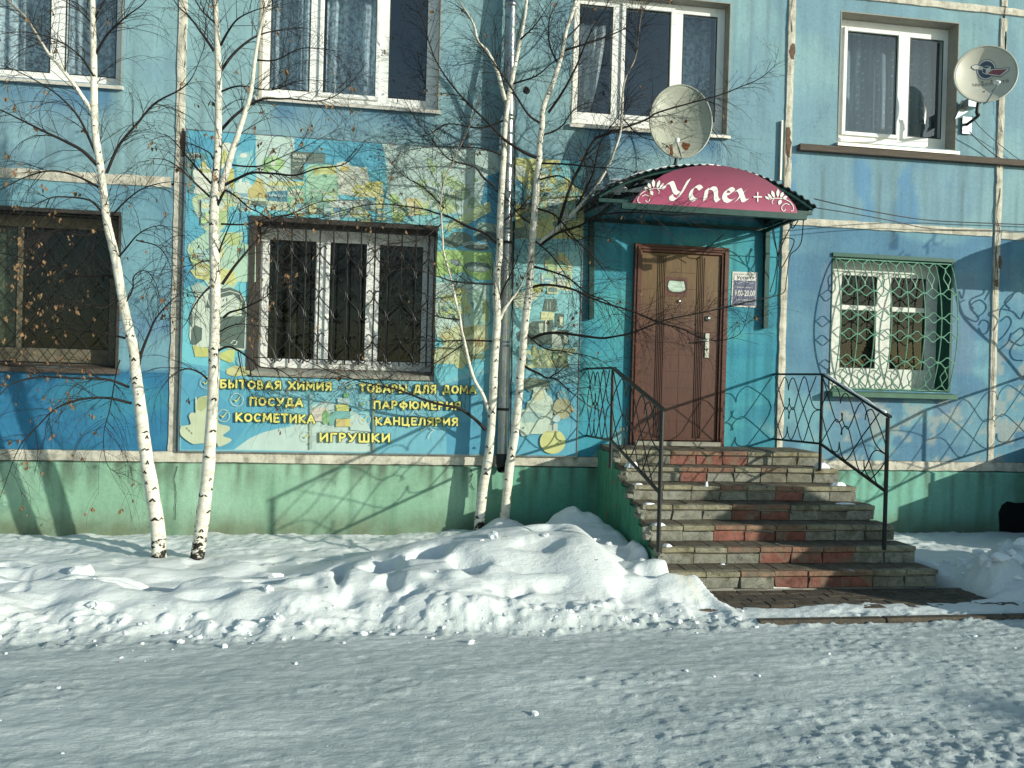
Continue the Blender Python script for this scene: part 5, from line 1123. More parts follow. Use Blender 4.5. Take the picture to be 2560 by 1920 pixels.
def orn(mir):
    f = (lambda x, y: scr(1465-x, y-46+(x-1055)*.05*2, YS-.006)) if mir else (lambda x, y: scr(x, y, YS-.006))
    def leaf(x0, y0, x1, y1, w):
        dx, dy = x1-x0, y1-y0; l = math.hypot(dx, dy); nx, ny = -dy/l*w, dx/l*w
        pts = [(x0, y0), (x0+dx*.3+nx*.8, y0+dy*.3+ny*.8), (x0+dx*.65+nx, y0+dy*.65+ny), (x1, y1), (x0+dx*.65-nx, y0+dy*.65-ny), (x0+dx*.3-nx*.8, y0+dy*.3-ny*.8)]; q = [f(*p_) for p_ in pts]
        lt.poly(q if not mir else q[::-1])
    for q in ((1002,236,976,220,6),(1012,232,990,206,6),(1024,228,1010,190,8),(1040,226,1042,182,8),(1054,228,1068,198,8),(1064,234,1088,218,7),(1044,262,1058,236,9)): leaf(*q)
    for pl_ in ([(992,236),(1020,230),(1050,230),(1080,236),(1104,250),(1118,272),(1116,290),(1106,292)], [(1020,234),(1012,246),(1016,258)], [(1098,262),(1080,256),(1064,266),(1060,282),(1070,294),(1080,284)]):
        P2 = crom([(a, b, 0) for a, b in pl_], 4)
        for a, b in zip(P2[:-1], P2[1:]):
            d = (b-a).normalized(); nx, ny = -d.y*1.8, d.x*1.8; q = [f(a.x-nx, a.y-ny), f(b.x-nx, b.y-ny), f(b.x+nx, b.y+ny), f(a.x+nx, a.y+ny)]; lt.poly(q if not mir else q[::-1])
flush('plus_sign'); orn(False); flush('leaf_ornament'); orn(True); flush('leaf_ornament')
sn = MB(); Q = arc(CXL, CXR, CZ, CAP, 44); r = random.Random(8)
pts = [(x+a*.012, CYF+.05+r.uniform(-.02, .02), z+b*.012) for x, z, a, b in Q[6:40]]; sn.tube(pts, [.003+.007*r.random()*(1 if i < 22 else .5) for i in range(len(pts))], 6)
tag(sn.build('snow_strip', M['snow_soft'], None, True), 'thin uneven rim of snow along the arched canopy edge', 'snow')
for i, (x, y, rx_, h_) in enumerate(((2.35,-.5,.3,.05),(2.9,-.4,.4,.06),(2.1,-.7,.14,.04))):
    c_ = 3.02; zc = 4.05-((x-c_)/1.16)**2*.35; snow_patch('snow_patch', x, y, zc-.01, rx_, .3, h_, 60+i, ['snow left lying on the left slope of the canopy roof','snow lying on top of the canopy under the big dish','small snow heap near the left canopy corner'][i])

# ---- dishes
def dish(name, cx, cy, cz, rad_w, rad_h, yaw, tilt, label, mat, back, arm_wall, L=None):
    root = tag(empty(name, (cx, cy, cz)), label, 'satellite dish', 'satellite dishes on the facade')
    n = Vector((math.sin(yaw)*math.cos(tilt), -math.cos(yaw)*math.cos(tilt), math.sin(tilt))); s_ = Vector((math.cos(yaw), math.sin(yaw), 0)); u_ = s_.cross(n)*1.0
    if u_.z < 0: u_ = -u_
    c = Vector((cx, cy, cz)); V = []; F = []; R_, S_ = 12, 48; dep = .095
    def pt(q, a, off=0.0): return c+s_*(rad_w*q*math.cos(a))+u_*(rad_h*q*math.sin(a))-n*(dep*(1-q*q)-off)
    V.append(pt(0, 0))
    for i in range(1, R_+1):
        for j in range(S_): V.append(pt(i/R_, 2*math.pi*j/S_))
    for j in range(S_): F.append((0, 1+j, 1+(j+1) % S_))
    for i in range(R_-1):
        for j in range(S_): F.append((1+i*S_+j, 1+(i+1)*S_+j, 1+(i+1)*S_+(j+1) % S_, 1+i*S_+(j+1) % S_))
    o = rel(MB().add(V, F).build('reflector', mat, None, True), root); md = o.modifiers.new('s', 'SOLIDIFY'); md.thickness = .008; md.offset = 0
    rim = MB().tube([pt(1.0, 2*math.pi*j/S_) for j in range(S_+1)], .009, 6, caps=False); rel(rim.build('rim', mat, None, True), root)
    # feed arm and receiver head
    b = pt(1.0, -math.pi/2)
    rel(MB().tube([b-n*.05, b+n*.04-u_*.02, L-u_*.02], .009, 6).build('feed_arm', M['galv'], None, True), root)
    dd = (pt(.2, -math.pi/2)-L).normalized()
    rel(MB().tube([L-dd*.04, L+dd*.02, L+dd*.025, L+dd*.05], [.018,.018,.026,.026], 12).build('receiver_head', M['pvc'], None, True), root)
    # mount: bracket behind, bent tube, wall plate
    m0 = pt(.45, -math.pi/2, -.09)
    rel(MB().tube([m0+n*.04, m0, Vector((m0.x, m0.y+.02, m0.z-.12))], .022, 8).build('mount_bracket', M['darkgreen'], None, True), root)
    pts = [Vector((m0.x, m0.y+.02, m0.z-.05)), Vector((m0.x-.02, m0.y+.02, m0.z-.22)), Vector((m0.x+(arm_wall[0]-m0.x)*.45, m0.y*.8, arm_wall[1]+(m0.z-.22-arm_wall[1])*.55)), Vector((arm_wall[0], -.02, arm_wall[1]))]
    rel(MB().tube(crom(pts, 4), .019, 8).build('mount_tube', M['iron'], None, True), root)
    rel(MB().box(arm_wall[0]-.06, arm_wall[0]+.06, -.03, -.004, arm_wall[1]-.11, arm_wall[1]+.09).build('wall_plate', M['galv']), root)
    return root, pt, n, s_, u_
M['dish1'] = m_simple('greenish_grey_dish_paint', A(172,180,166), .45, .0, var=.2, scale=7, aniso=(1,1,.4)); M['dish2'] = m_simple('light_grey_dish_paint', A(190,194,182), .45, .0, var=.12, scale=5)
M['rust'] = m_simple('rust', A(120,72,36), .9, var=.6, scale=60, bumps=.3)
c1 = at(1702, 303, -.62)
d1, pt1, n1, s1, u1 = dish('satellite_dish', c1.x, c1.y, c1.z, .325, .405, math.radians(-9), math.radians(8), 'big grey-green dish with four rusty bolt holes standing above the pink sign', M['dish1'], M['dish1'], (2.62, 4.14), at(1693, 352, -1.0))
def on_dish(pt_, c, s_, u_, rw, rh, n_, x, y, off): # local coordinates in radii
    q = math.hypot(x, y); a = math.atan2(y, x); return pt_(q, a, off)
def blob(par, ptf, x, y, rx, ry, mat, off=.0055, n=12, seed=0, nm='rust_stain'):
    r = random.Random(seed); P_ = []
    for i in range(n):
        a = 2*math.pi*i/n; k_ = .75+.5*r.random(); xx, yy = x+rx*k_*math.cos(a), y+ry*k_*math.sin(a); P_.append(ptf(math.hypot(xx, yy), math.atan2(yy, xx), off))
    return rel(MB().poly(P_).build(nm, mat), par)
for i, (x, y, rx, ry) in enumerate(((-.25,.08,.045,.045),(.22,.10,.05,.045),(.19,-.62,.12,.13),(-.29,-.78,.06,.20))): blob(d1, pt1, x, y, rx, ry, M['rust'], .0055, 12, i)
for i, (x, y) in enumerate(((-.245,.08),(.225,.10),(.20,-.60),(-.27,-.60))): blob(d1, pt1, x, y, .026, .024, M['dark'], .0065, 8, i+9, 'bolt_hole')
c2 = at(2464, 185, -.46)
d2, pt2, n2, s2, u2 = dish('satellite_dish', c2.x, c2.y, c2.z, .325, .325, math.radians(-22), math.radians(3), 'round light dish with blue and red cube logo at the right edge', M['dish2'], M['dish2'], (6.62, 5.04), at(2494, 206, -.80))
def dp_(px, py, off=.006):   # a point of the dish seen at pixel of the dish close-up [2380,100] scale 3.967
    u = 2380+px/3.967; v = 100+py/3.967; o = CAM; d = (at(u, v, -.46)-CAM).normalized(); t = (Vector((c2.x, c2.y, c2.z))-n2*.06-o).dot(n2)/d.dot(n2); p = o+d*t
    x = (p-Vector((c2.x, c2.y, c2.z))).dot(s2)/.325; y = (p-Vector((c2.x, c2.y, c2.z))).dot(u2)/.325; return pt2(math.hypot(x, y), math.atan2(y, x), off)
def dshape(pts, mat, off, nm='logo'):
    den = []
    for (a, b), (c, d) in zip(pts, pts[1:]+pts[:1]):
        for q in range(3): den.append((a+(c-a)*q/3, b+(d-b)*q/3))
    cx = sum(a for a, b in den)/len(den); cy = sum(b for a, b in den)/len(den); n = len(den); V = [dp_(cx, cy, off)]; F = []
    for s_ in (.34, .67, 1.0): V += [dp_(cx+(a-cx)*s_, cy+(b-cy)*s_, off) for a, b in den]
    F += [(0, 1+(i+1) % n, 1+i) for i in range(n)]
    for k_ in (0, 1): F += [(1+k_*n+i, 1+k_*n+(i+1) % n, 1+(k_+1)*n+(i+1) % n, 1+(k_+1)*n+i) for i in range(n)]
    rel(MB().add(V, F).build(nm, mat), d2)
M['navy'] = m_simple('navy_print', A(62,82,110), .5, var=.1); M['logo_red'] = m_simple('dull_red_print', A(140,72,92), .5, var=.1); M['logo_white'] = m_simple('pale_print', A(205,210,200), .5, var=.05)
def circ(cx, cy, r_, n=26): return [(cx+r_*math.cos(2*math.pi*i/n), cy+r_*math.sin(2*math.pi*i/n)) for i in range(n)]
dshape(circ(345,290,97), M['navy'], .0062); dshape(circ(345,290,92), M['logo_white'], .0070); dshape(circ(345,290,80), M['navy'], .0078)
dshape([(190,262),(230,240),(300,250),(320,262),(320,300),(250,290),(232,295),(195,278)], M['navy'], .0086); dshape([(196,263),(232,246),(300,256),(314,266),(314,294),(250,284),(232,288),(200,274)], M['logo_white'], .0094)
dshape([(400,278),(560,285),(556,318),(480,368),(350,335),(345,312)], M['navy'], .0086); dshape([(402,283),(553,290),(550,315),(478,361),(356,331),(350,315)], M['logo_white'], .0094); dshape([(408,291),(540,299),(475,350),(352,322)], M['logo_red'], .0102)
dshape([(305,272),(345,250),(390,260),(388,300),(350,335),(308,318)], M['logo_white'], .0104); dshape([(312,270),(346,255),(382,263),(345,277)], M['navy'], .0112); dshape([(310,277),(340,283),(342,325),(312,312)], M['navy'], .0112); dshape([(349,284),(383,270),(381,297),(350,323)], M['logo_white'], .0114)
v_, f_ = text_mesh('ТРИКОЛОР ТВ', .012, 1.1); x0 = min(p[0] for p in v_); x1 = max(p[0] for p in v_); h_ = max(p[1] for p in v_)
o = rel(MB().add([dp_(202+(p[0]-x0)/(x1-x0)*350, 460-32*(p[0]-x0)/(x1-x0)-p[1]/h_*30, .0075) for p in v_], f_).build('lettering', m_simple('grey_print', A(110,112,106), .6)), d2)
for x, y in ((310,407),(398,397),(318,512),(403,504)): blob(d2, lambda q, a, off, x=x, y=y: None, 0, 0, 0, 0, M['rust']) if False else rel(MB().poly([dp_(x+9*math.cos(a), y+8*math.sin(a), .0085) for a in np.linspace(0, 2*math.pi, 9)[:-1]][::-1]).build('bolt_hole', M['rust']), d2)
tb = MB(); a = at(2408, 256, -.03); tb.prism([(a.x-.13, -.02, a.z-.22), (a.x-.02, -.02, a.z+.02), (a.x+.03, -.02, a.z-.12)], (0, -.05, 0)); tb.box(a.x-.03, a.x+.10, -.16, -.03, a.z-.09, a.z+.005)
rel(tb.build('bracket_box', M['galv']), d2)

# ---- window grilles
def grille_scroll():
    a = at(642.7, 553.8, 0); g = tag(empty('window_grille', (-.61, -.02, 1.9)), 'black iron grille of thin vertical bars and paired scrolls over the banner window', 'window grille')
    Y = -.015; xs = [X(600+q/3.16, 830, Y) for q in (280,392,503,615,723,833,940,1050,1153,1262,1372,1475)]
    z1 = Z(860, 582, Y)+.03; z0 = Z(860, 912, Y)
    for i, x in enumerate(xs): rel(MB().tube([(x, Y, z0+.0), (x, Y, z1)], .0085, 6).build('bar', M['iron']), g)
    for z in (z1-.01,): rel(MB().tube([(-1.56, Y, z), (.34, Y, z)], .008, 6).build('frame_bar', M['iron']), g)
    rel(MB().tube([(-1.56, Y, z0+.05), (.34, Y, z0+.05)], .005, 6).build('frame_bar', M['iron']), g)
    zr = [(Z(860, 500+370/3.16, Y), Z(860, 500+610/3.16, Y)), (Z(860, 500+705/3.16, Y), Z(860, 500+950/3.16, Y)), (Z(860, 500+1055/3.16, Y), Z(860, 500+1290/3.16, Y))]
    S_ = [(.52,.90),(.34,.99),(.12,.93),(.05,.80),(.16,.66),(.50,.50),(.84,.34),(.95,.20),(.88,.07),(.66,.01),(.48,.10)]
    for za, zb in zr:
        for i in range(-1, len(xs)):
            xa = xs[i] if i >= 0 else xs[0]-.10; xb = xs[i+1] if i+1 < len(xs) else xs[-1]+.06
            if xb-xa < .07: continue
            s_ = S_ if i % 2 else [(1-p, q) for p, q in S_]
            rel(MB().tube(crom([(xa+(xb-xa)*p, Y-.006, zb+(za-zb)*q) for p, q in s_], 3), .0068, 5, caps=False).build('scroll', M['iron']), g)
grille_scroll()
def grille_green():
    g = tag(empty('window_grille', (5.73, -.1, 1.85)), 'pale green pot-bellied iron grille of honeycomb wires over the right lower window', 'window grille')
    x0, x1 = 4.985, 6.475; nb = 7; w = (x1-x0)/nb; zt_, zb_ = 3.36, 1.845
    def yb(z): t = (zt_-z)/(zt_-zb_); return -.015-.15*math.sin(math.pi*min(max(t, 0), 1))**.75
    rows = [3.36, 3.02, 2.66, 2.40, 2.06, 1.845]
    rows = [Z(2200, q, -.13) for q in (640, 728, 790, 838, 902, 970)]; rows[0] = zt_; rows[-1] = zb_
    for i in range(nb+1):
        x = x0+w*i; rel(MB().tube([(x, yb(z), z) for z in np.linspace(zt_, zb_, 16)], .0072, 6).build('bar', M['iron_green']), g)
    for z in (rows[0], rows[-1]): rel(MB().tube([(x0, yb(z), z), (x1, yb(z), z)], .007, 6).build('frame_bar', M['iron_green']), g)
    def P3(x, z, o=.004): return (x, yb(z)-o, z)
    for i in range(nb):
        xc = x0+w*(i+.5)
        for j, z in enumerate(rows):
            for sg_ in (-1, 1):
                h = .058*sg_
                if (j == 0 and sg_ > 0) or (j == len(rows)-1 and sg_ < 0): continue
                rel(MB().tube(crom([P3(xc-w*.5, z), P3(xc-w*.30, z+h*.25), P3(xc-w*.10, z+h*.92), P3(xc, z+h), P3(xc+w*.10, z+h*.92), P3(xc+w*.30, z+h*.25), P3(xc+w*.5, z)], 2), .0066, 5, caps=False).build('wire', M['iron_green']), g)
        for a, b in zip(rows[:-1], rows[1:]):
            if a-b < .30: continue
            t0, t1 = a-.058, b+.058; zm = (t0+t1)/2; hh = (t0-t1)
            for sg_ in (-1, 1):
                rel(MB().tube(crom([P3(xc, t0), P3(xc+sg_*w*.03, t0-hh*.16), P3(xc+sg_*w*.06, t0-hh*.24), P3(xc+sg_*w*.22, zm), P3(xc+sg_*w*.06, t1+hh*.24), P3(xc+sg_*w*.03, t1+hh*.16), P3(xc, t1)], 2), .0064, 5, caps=False).build('wire', M['iron_green']), g)
grille_green()
def grille_mesh():
    g = tag(empty('window_grille', (-3.83, 0, 1.9)), 'thin black diamond mesh grille over the left lower window', 'window grille')
    x0, x1, z0, z1 = -4.76, -2.91, 1.88, 3.38; s_ = .205; Y = .01
    for sg_ in (-1, 1):
        c = -3.0
        while c < 3.5:
            # line x - x0 = c + sg*(z - z0)*.78
            pts = []
            for z in np.linspace(z0, z1, 40):
                x = x0+c+sg_*(z-z0)*.78
                if x0 <= x <= x1: pts.append((x, Y+.004*sg_, z))
            if len(pts) > 2: rel(MB().tube([pts[0], pts[-1]], .0035, 5).build('wire', M['iron']), g)
            c += s_
    for a, b in (((x0, Y, z0), (x1, Y, z0)), ((x1, Y, z0), (x1, Y, z1)), ((x1, Y, z1), (x0, Y, z1)), ((x0, Y, z1), (x0, Y, z0))): rel(MB().tube([a, b], .008, 6).build('frame_bar', M['iron']), g)
grille_mesh()

# ---- notice by the door
nt = tag(empty('opening_hours_notice', (3.87, 0, 2.75)), 'small blue and white paper notice with opening hours beside the door', 'notice')
def np_(x, y, Y=-.004): return at(1800+x/7.933, 660+y/7.933, Y)
def nq(pts, mat, Y, nm='panel'): rel(MB().poly([np_(a, b, Y) for a, b in pts][::-1]).build(nm, mat), nt)
M['notice_blue'] = m_simple('notice_blue', A(82,92,128), .5, var=.2, scale=20); M['notice_white'] = m_simple('notice_white', A(208,214,210), .5, var=.15, scale=20); M['ink'] = m_simple('dark_ink', A(40,52,80), .6)
rel(MB().prism([np_(250,150), np_(745,165), np_(722,865), np_(222,840)], (0, .003, 0)).build('plastic_sleeve', M['notice_white']), nt)
nq([(285,175),(712,185),(690,830),(245,815)], M['notice_blue'], -.0065); nq([(287,178),(711,188),(708,335),(283,322)], M['notice_white'], -.0075)
def ntext(body, a, b, c, off, mat, Y=-.0085):
    mb = MB(); place_text(mb, body, np_(*a, Y), np_(*b, Y), np_(*c, Y), off, None); rel(mb.build('lettering', M[mat]), nt)
ntext('Успех+', (325,305), (680,312), (335,232), .03, 'ink'); ntext('МАГАЗИН ДЛЯ ДОМА', (300,220), (700,228), (300,192), .0, 'ink')
ntext('Режим работы', (305,480), (650,490), (308,440), .01, 'notice_white'); ntext('9.00-20.00', (285,632), (690,645), (290,512), .02, 'notice_white'); ntext('Без перерыва', (320,728), (650,736), (322,692), .01, 'notice_white'); ntext('и выходных', (365,786), (610,792), (367,756), .0, 'notice_white')
rel(MB().tube(crom([np_(a, b, -.0085) for a, b in ((320,370),(360,385),(420,365),(490,350),(560,368),(620,388),(670,368))], 3), .0022, 4).build('flourish', M['notice_white']), nt)

# ---- cables
def cable(pts, label, r_=.007, grp=None):
    P_ = crom([at(u, v, Y) for u, v, Y in pts], 6); tag(MB().tube(P_, r_, 6, caps=False).build('cable', M['cable'], None, True), label, 'cable', grp)
cable([(2036,497,-.95),(2100,512,-.6),(2190,530,-.3),(2300,548,-.08),(2420,556,-.05),(2700,566,-.05)], 'upper black cable sagging from the canopy tip across the right wall joint', .006)
cable([(2030,518,-.9),(2120,532,-.5),(2220,550,-.2),(2330,572,-.05),(2480,576,-.04),(2700,584,-.04)], 'lower black cable from the canopy tip lying over the horizontal joint', .005)
cable([(2009,525,-.8),(1990,560,-.7),(1980,570,-.6),(1975,548,-.5),(1980,560,-.45),(1960,600,-.3),(1945,640,-.2),(1955,600,-.2),(1978,596,-.25),(1984,610,-.3),(1955,668,-.2),(1946,660,-.2),(1946,640,-.15),(1935,600,-.12),(1930,560,-.1)], 'tangled black cable looping beside the right canopy post', .006)
cable([(2011,523,-.9),(2008,560,-.6),(2003,605,-.3),(1990,625,-.15),(1975,640,-.08),(1966,700,-.06),(1960,730,-.06),(1930,742,-.06),(1860,756,-.07),(1780,775,-.09)], 'black cable dropping from the canopy corner and running left past the notice', .006)
cable([(1932,550,-.5),(1936,590,-.35),(1943,640,-.2),(1937,690,-.1),(1925,730,-.06)], 'short black cable dangling right of the canopy post', .005)
cable([(1810,585,-.5),(1775,615,-.35),(1765,622,-.3),(1770,612,-.25),(1762,628,-.2),(1740,650,-.1)], 'short frayed black cable above the door corner', .005)
cable([(2424,330,-.10),(2460,365,-.06),(2500,395,-.05),(2550,412,-.05)], 'black cable running from the right dish towards the batten', .006); cable([(2430,290,-.3),(2450,318,-.1),(2500,362,-.05),(2560,405,-.04),(2640,430,-.04)], 'thin black cable hanging below the right dish', .004)

# ---- the neighbouring entrance, just outside the frame on the right: its shadow falls on this wall
nc = canopy(5.72, -.86, 'second arched metal canopy over the neighbouring entrance beyond the right edge', None, False)
fa = arc(CXL+5.76, CXR+5.68, 3.69, 4.04, 24)
rel(MB().prism([(x, -.84, z-.01) for x, z, a, b in fa]+[(fa[-1][0], -.84, 3.46), (fa[0][0], -.84, 3.46)], (0, .015, 0)).build('fascia', M['darkgreen']), nc)
br = tag(empty('canopy_side_panel', (7.56, 0, 2.0)), 'wrought iron side panel with heart scrolls under the neighbouring canopy', 'iron panel')
XN = 7.56
def from_shadow(u, v):
    s_ = at(u, v, 0); d = (XN-s_.x)/1.38; return Vector((XN, -max(d, .0), s_.z+.46*d))
def s8(x, y): return from_shadow(1860+x/3.16, 500+y/3.16)
rel(MB().tube(crom([s8(*q) for q in ((1660,630),(1680,760),(1720,900),(1800,1000),(1900,1090),(2000,1180),(2100,1290),(2205,1420))], 4), .014, 6).build('frame_bar', M['iron']), br)
rel(MB().tube([s8(1640,628), s8(2212,640)], .012, 6).build('frame_bar', M['iron']), br)
rel(MB().tube([s8(2212,640), (XN, -.01, 3.6)], .012, 6).build('frame_bar', M['iron']), br)
hearts = [[(1740,790),(1700,820),(1720,900),(1820,960),(1850,930),(1800,870),(1790,830),(1860,790),(1910,830),(1900,880),(1840,930)],
 [(1810,860),(1780,820),(1800,780),(1890,740),(1890,690),(1850,640)], [(1900,790),(1940,720),(1990,650)], [(2040,720),(2110,650),(2150,690),(2120,760),(2030,860),(2010,930)],
 [(2030,860),(2120,880),(2180,940),(2212,880)], [(2100,860),(2060,810),(2110,750),(2180,720),(2212,740)], [(2020,960),(2080,920),(2110,970),(2060,1060),(2010,1110)], [(2110,1060),(2080,1130),(2020,1180)],
 [(2120,1060),(2190,1010),(2212,1060),(2140,1130),(2100,1200),(2130,1260),(2200,1270)], [(2110,1050),(2100,1110),(2180,1150),(2212,1140)], [(1850,990),(1880,950),(1930,970),(1920,1040),(1880,1060),(1850,1010)], [(1940,1040),(1980,960),(1930,900),(1990,870)],
 [(1700,640),(1740,700),(1720,780),(1700,720)], [(1960,640),(2000,690),(2050,720),(2090,660)], [(2120,560),(2180,600),(2212,560)], [(2040,640),(2100,560),(2150,480)]]
for h_ in hearts: rel(MB().tube(crom([s8(*q) for q in h_], 4), .009, 5, caps=False).build('scroll', M['iron']), br)
railing('stair_railing', 7.62, 'black railing of the neighbouring entrance beyond the right edge', 'iron railings of the stairs', dz=.10)
ns = tag(empty('neighbouring_steps', (8.8, -1.2, .1)), 'concrete steps of the neighbouring entrance beyond the right edge', 'steps'); mb = MB()
mb.box(7.66, 10.0, -1.1, -.065, -.2, 1.22)
for i in range(6): rel(MB().box(7.66, 10.0, -1.1-.28*(i+1), -1.1-.28*i-.001, -.2, 1.22-.155*(i+1)).build('step', M['block']), ns)
rel(mb.build('landing', M['block']), ns)
# ================================================================ curtains and things behind the glass
def curtain(x0, x1, z0, z1, y, mat, label, waves=6, amp=.03, seed=0, taper=0.0):
    xs = np.linspace(x0, x1, 60); zs = np.linspace(z0, z1, 14); V = []; F = []
    for j, z in enumerate(zs):
        for i, x in enumerate(xs):
            t = (i/59); ph = t*waves*2*math.pi+.5*math.sin(z*2+seed); V.append((x+(x0-x)*taper*(1-j/13)**1.5, y+amp*math.sin(ph)+.4*amp*math.sin(ph*2.3+seed), z))
    for j in range(13):
        for i in range(59): a = j*60+i; F.append((a, a+1, a+61, a+60))
    return tag(MB().add(V, F).build('curtain', M[mat], None, True), label, 'curtain', 'curtains behind the windows')
curtain(-4.75, -3.62, 4.76, 6.2, .40, 'lace', 'flowered grey lace curtain in the upper left window, left part', 9, seed=1); curtain(-3.58, -2.96, 4.76, 6.2, .38, 'lace', 'dark floral lace curtain behind the right pane of the upper left window', 4, .012, seed=2)
curtain(-1.50, -.95, 4.76, 6.2, .40, 'lace', 'lace curtain folds behind the left pane above the banner', 7, seed=3); curtain(-.92, -.22, 4.76, 6.2, .42, 'lace', 'lace curtain behind the middle pane above the banner', 6, seed=4)
curtain(1.86, 2.26, 4.73, 6.0, .40, 'whitecloth', 'white curtain drawn aside in the left pane above the canopy', 3, .03, 5, .55); curtain(3.05, 3.56, 4.73, 6.2, .44, 'lace', 'bluish curtain behind the right pane beside the big dish', 3, .02, 6)
curtain(5.03, 6.46, 4.76, 6.2, .42, 'dotlace', 'dotted white tulle curtain in the upper right window', 9, .03, 7)
curtain(-1.50, -1.38, 1.9, 3.4, .42, 'drape', 'olive drape at the left edge of the barred banner window', 2, .03, 8); curtain(-1.08, -.86, 1.9, 3.4, .45, 'drape', 'olive drape behind the left pane of the barred banner window', 3, .04, 9); curtain(-.42, -.22, 1.9, 3.4, .45, 'drape', 'narrow olive drape behind the middle pane of the barred window', 2, .03, 10)
curtain(-4.75, -3.93, 1.9, 3.4, .33, 'whitecloth', 'white cloth hung behind the left pane of the mesh covered window', 2, .01, 11); curtain(-3.75, -3.62, 1.9, 3.4, .6, 'drape', 'grey-green drape strip behind the mesh covered window', 2, .02, 12)
curtain(5.05, 5.70, 1.9, 3.3, .45, 'drape', 'dark drape behind the left pane of the green barred window', 5, .03, 13)
fp = tag(empty('potted_plant', (-1.22, .38, 2.25)), 'small potted plant hanging behind the left pane of the barred banner window', 'potted plant')
rel(MB().tube([(-1.22, .38, 2.25), (-1.22, .38, 2.40)], [.05, .075], 12).build('pot', M['wood_dark']), fp)
lf = MB(); r = random.Random(2)
for i in range(34):
    a = r.uniform(0, 6.28); l = r.uniform(.05, .13); b = Vector((-1.22, .38, 2.40)); t_ = b+Vector((math.cos(a)*l, math.sin(a)*l*.6, r.uniform(.03, .12))); s_ = Vector((-math.sin(a), .3, math.cos(a)*.2))*.014; lf.poly([b, (b+t_)/2+s_, t_, (b+t_)/2-s_])
o = rel(lf.build('foliage', m_simple('green_leaf', (.10,.16,.03), .6, var=.5)), fp); o['kind'] = 'stuff'

# ================================================================ birches
def m_birch():
    t = NT('birch_bark'); p = t.pos((1,1,1))
    rad = t.n('Attribute', _attribute_name='Col').outputs['Color']; rs = t.n('SeparateColor', Color=rad)
    thick, base = rs.outputs[0], rs.outputs[1]
    n = t.noise(t.pos((1,1,2.2)), 9, 5, .65); white = t.ramp(n, [(.25, (.44,.40,.33)), (.5, (.72,.68,.58)), (.75, (.80,.77,.68))])
    ln = t.noise(t.pos((5,5,34)), 2.2, 3, .6); white = t.mix(t.ramp(ln, [(.64, 0.0), (.70, .8)]), white, (.16,.12,.09))
    brn = t.ramp(t.noise(p, 20, 4, .6), [(.3, (.10,.065,.04)), (.7, (.24,.165,.11))])
    c = t.mix(t.ramp(thick, [(.16, 0.0), (.42, 1.0)]), brn, white)
    v = t.noise(t.pos((6,6,9)), 1.6, 6, .7); bk = t.math('ADD', v, t.math('MULTIPLY', base, .31)); c = t.mix(t.ramp(bk, [(.66, 0.0), (.71, 1.0)]), c, (.022,.018,.015))
    return t.bsdf(c, .75, spec=.25, normal=t.bump(t.math('ADD', n, t.math('MULTIPLY', t.noise(p, 45, 3, .6), .6)), .6, .006))
M['bark'] = m_birch(); M['twig'] = m_simple('dark_birch_twig', (.017,.012,.010), .7, var=.5, scale=6, spec=.3); M['mark'] = m_simple('black_bark_scar', (.02,.016,.013), .9, var=.3, scale=40, bumps=.4)
M['leaf'] = m_simple('dry_brown_leaf', (.20,.12,.06), .75, var=.6, scale=9)
def tubes_np(paths, n=3):
    """many tubes at once: paths = [(pts (k,3), radii (k,))]"""
    VV = []; FF = []; CC = []; off = 0; ang = np.arange(n)*2*math.pi/n
    for P_, R_ in paths:
        P_ = np.asarray(P_, float); R_ = np.asarray(R_, float); k = len(P_)
        T = np.gradient(P_, axis=0); T /= np.linalg.norm(T, axis=1)[:, None]+1e-9
        ref = np.array((.31,.87,.38)); A_ = np.cross(T, ref); A_ /= np.linalg.norm(A_, axis=1)[:, None]+1e-9; B_ = np.cross(T, A_)
        ring = P_[:, None, :]+(A_[:, None, :]*np.cos(ang)[None, :, None]+B_[:, None, :]*np.sin(ang)[None, :, None])*R_[:, None, None]
        VV.append(ring.reshape(-1, 3)); CC.append(np.repeat(R_, n))
        i = np.arange(k-1)[:, None]; j = np.arange(n)[None, :]; a = off+i*n+j; b = off+i*n+(j+1) % n
        FF.append(np.stack([a, b, b+n, a+n], 2).reshape(-1, 4)); off += k*n
    return np.concatenate(VV), np.concatenate(FF), np.concatenate(CC)
def smooth_path(pts, rad, n=5):
    P_ = crom(pts, n); k = len(P_); r_ = np.interp(np.linspace(0, 1, k), np.linspace(0, 1, len(rad)), rad); return np.array([tuple(p) for p in P_]), r_
GDOWN = np.array((0, 0, -1.0))
def grow(start, d, length, r0, droop, rng, step=.035, curl=.32):
    k = max(3, int(length/step)); P_ = [np.array(start, float)]; d = d/np.linalg.norm(d)
    for i in range(k):
        d = d + rng.normal(0, curl*.28, 3)*.8 + GDOWN*droop*(i/k)*.22; d /= np.linalg.norm(d); q = P_[-1]+d*step
        if q[1] > -.04: q[1] = -.04; d[1] = -abs(d[1])
        P_.append(q)
    return np.array(P_), np.linspace(r0, max(r0*.35, .0008), len(P_))
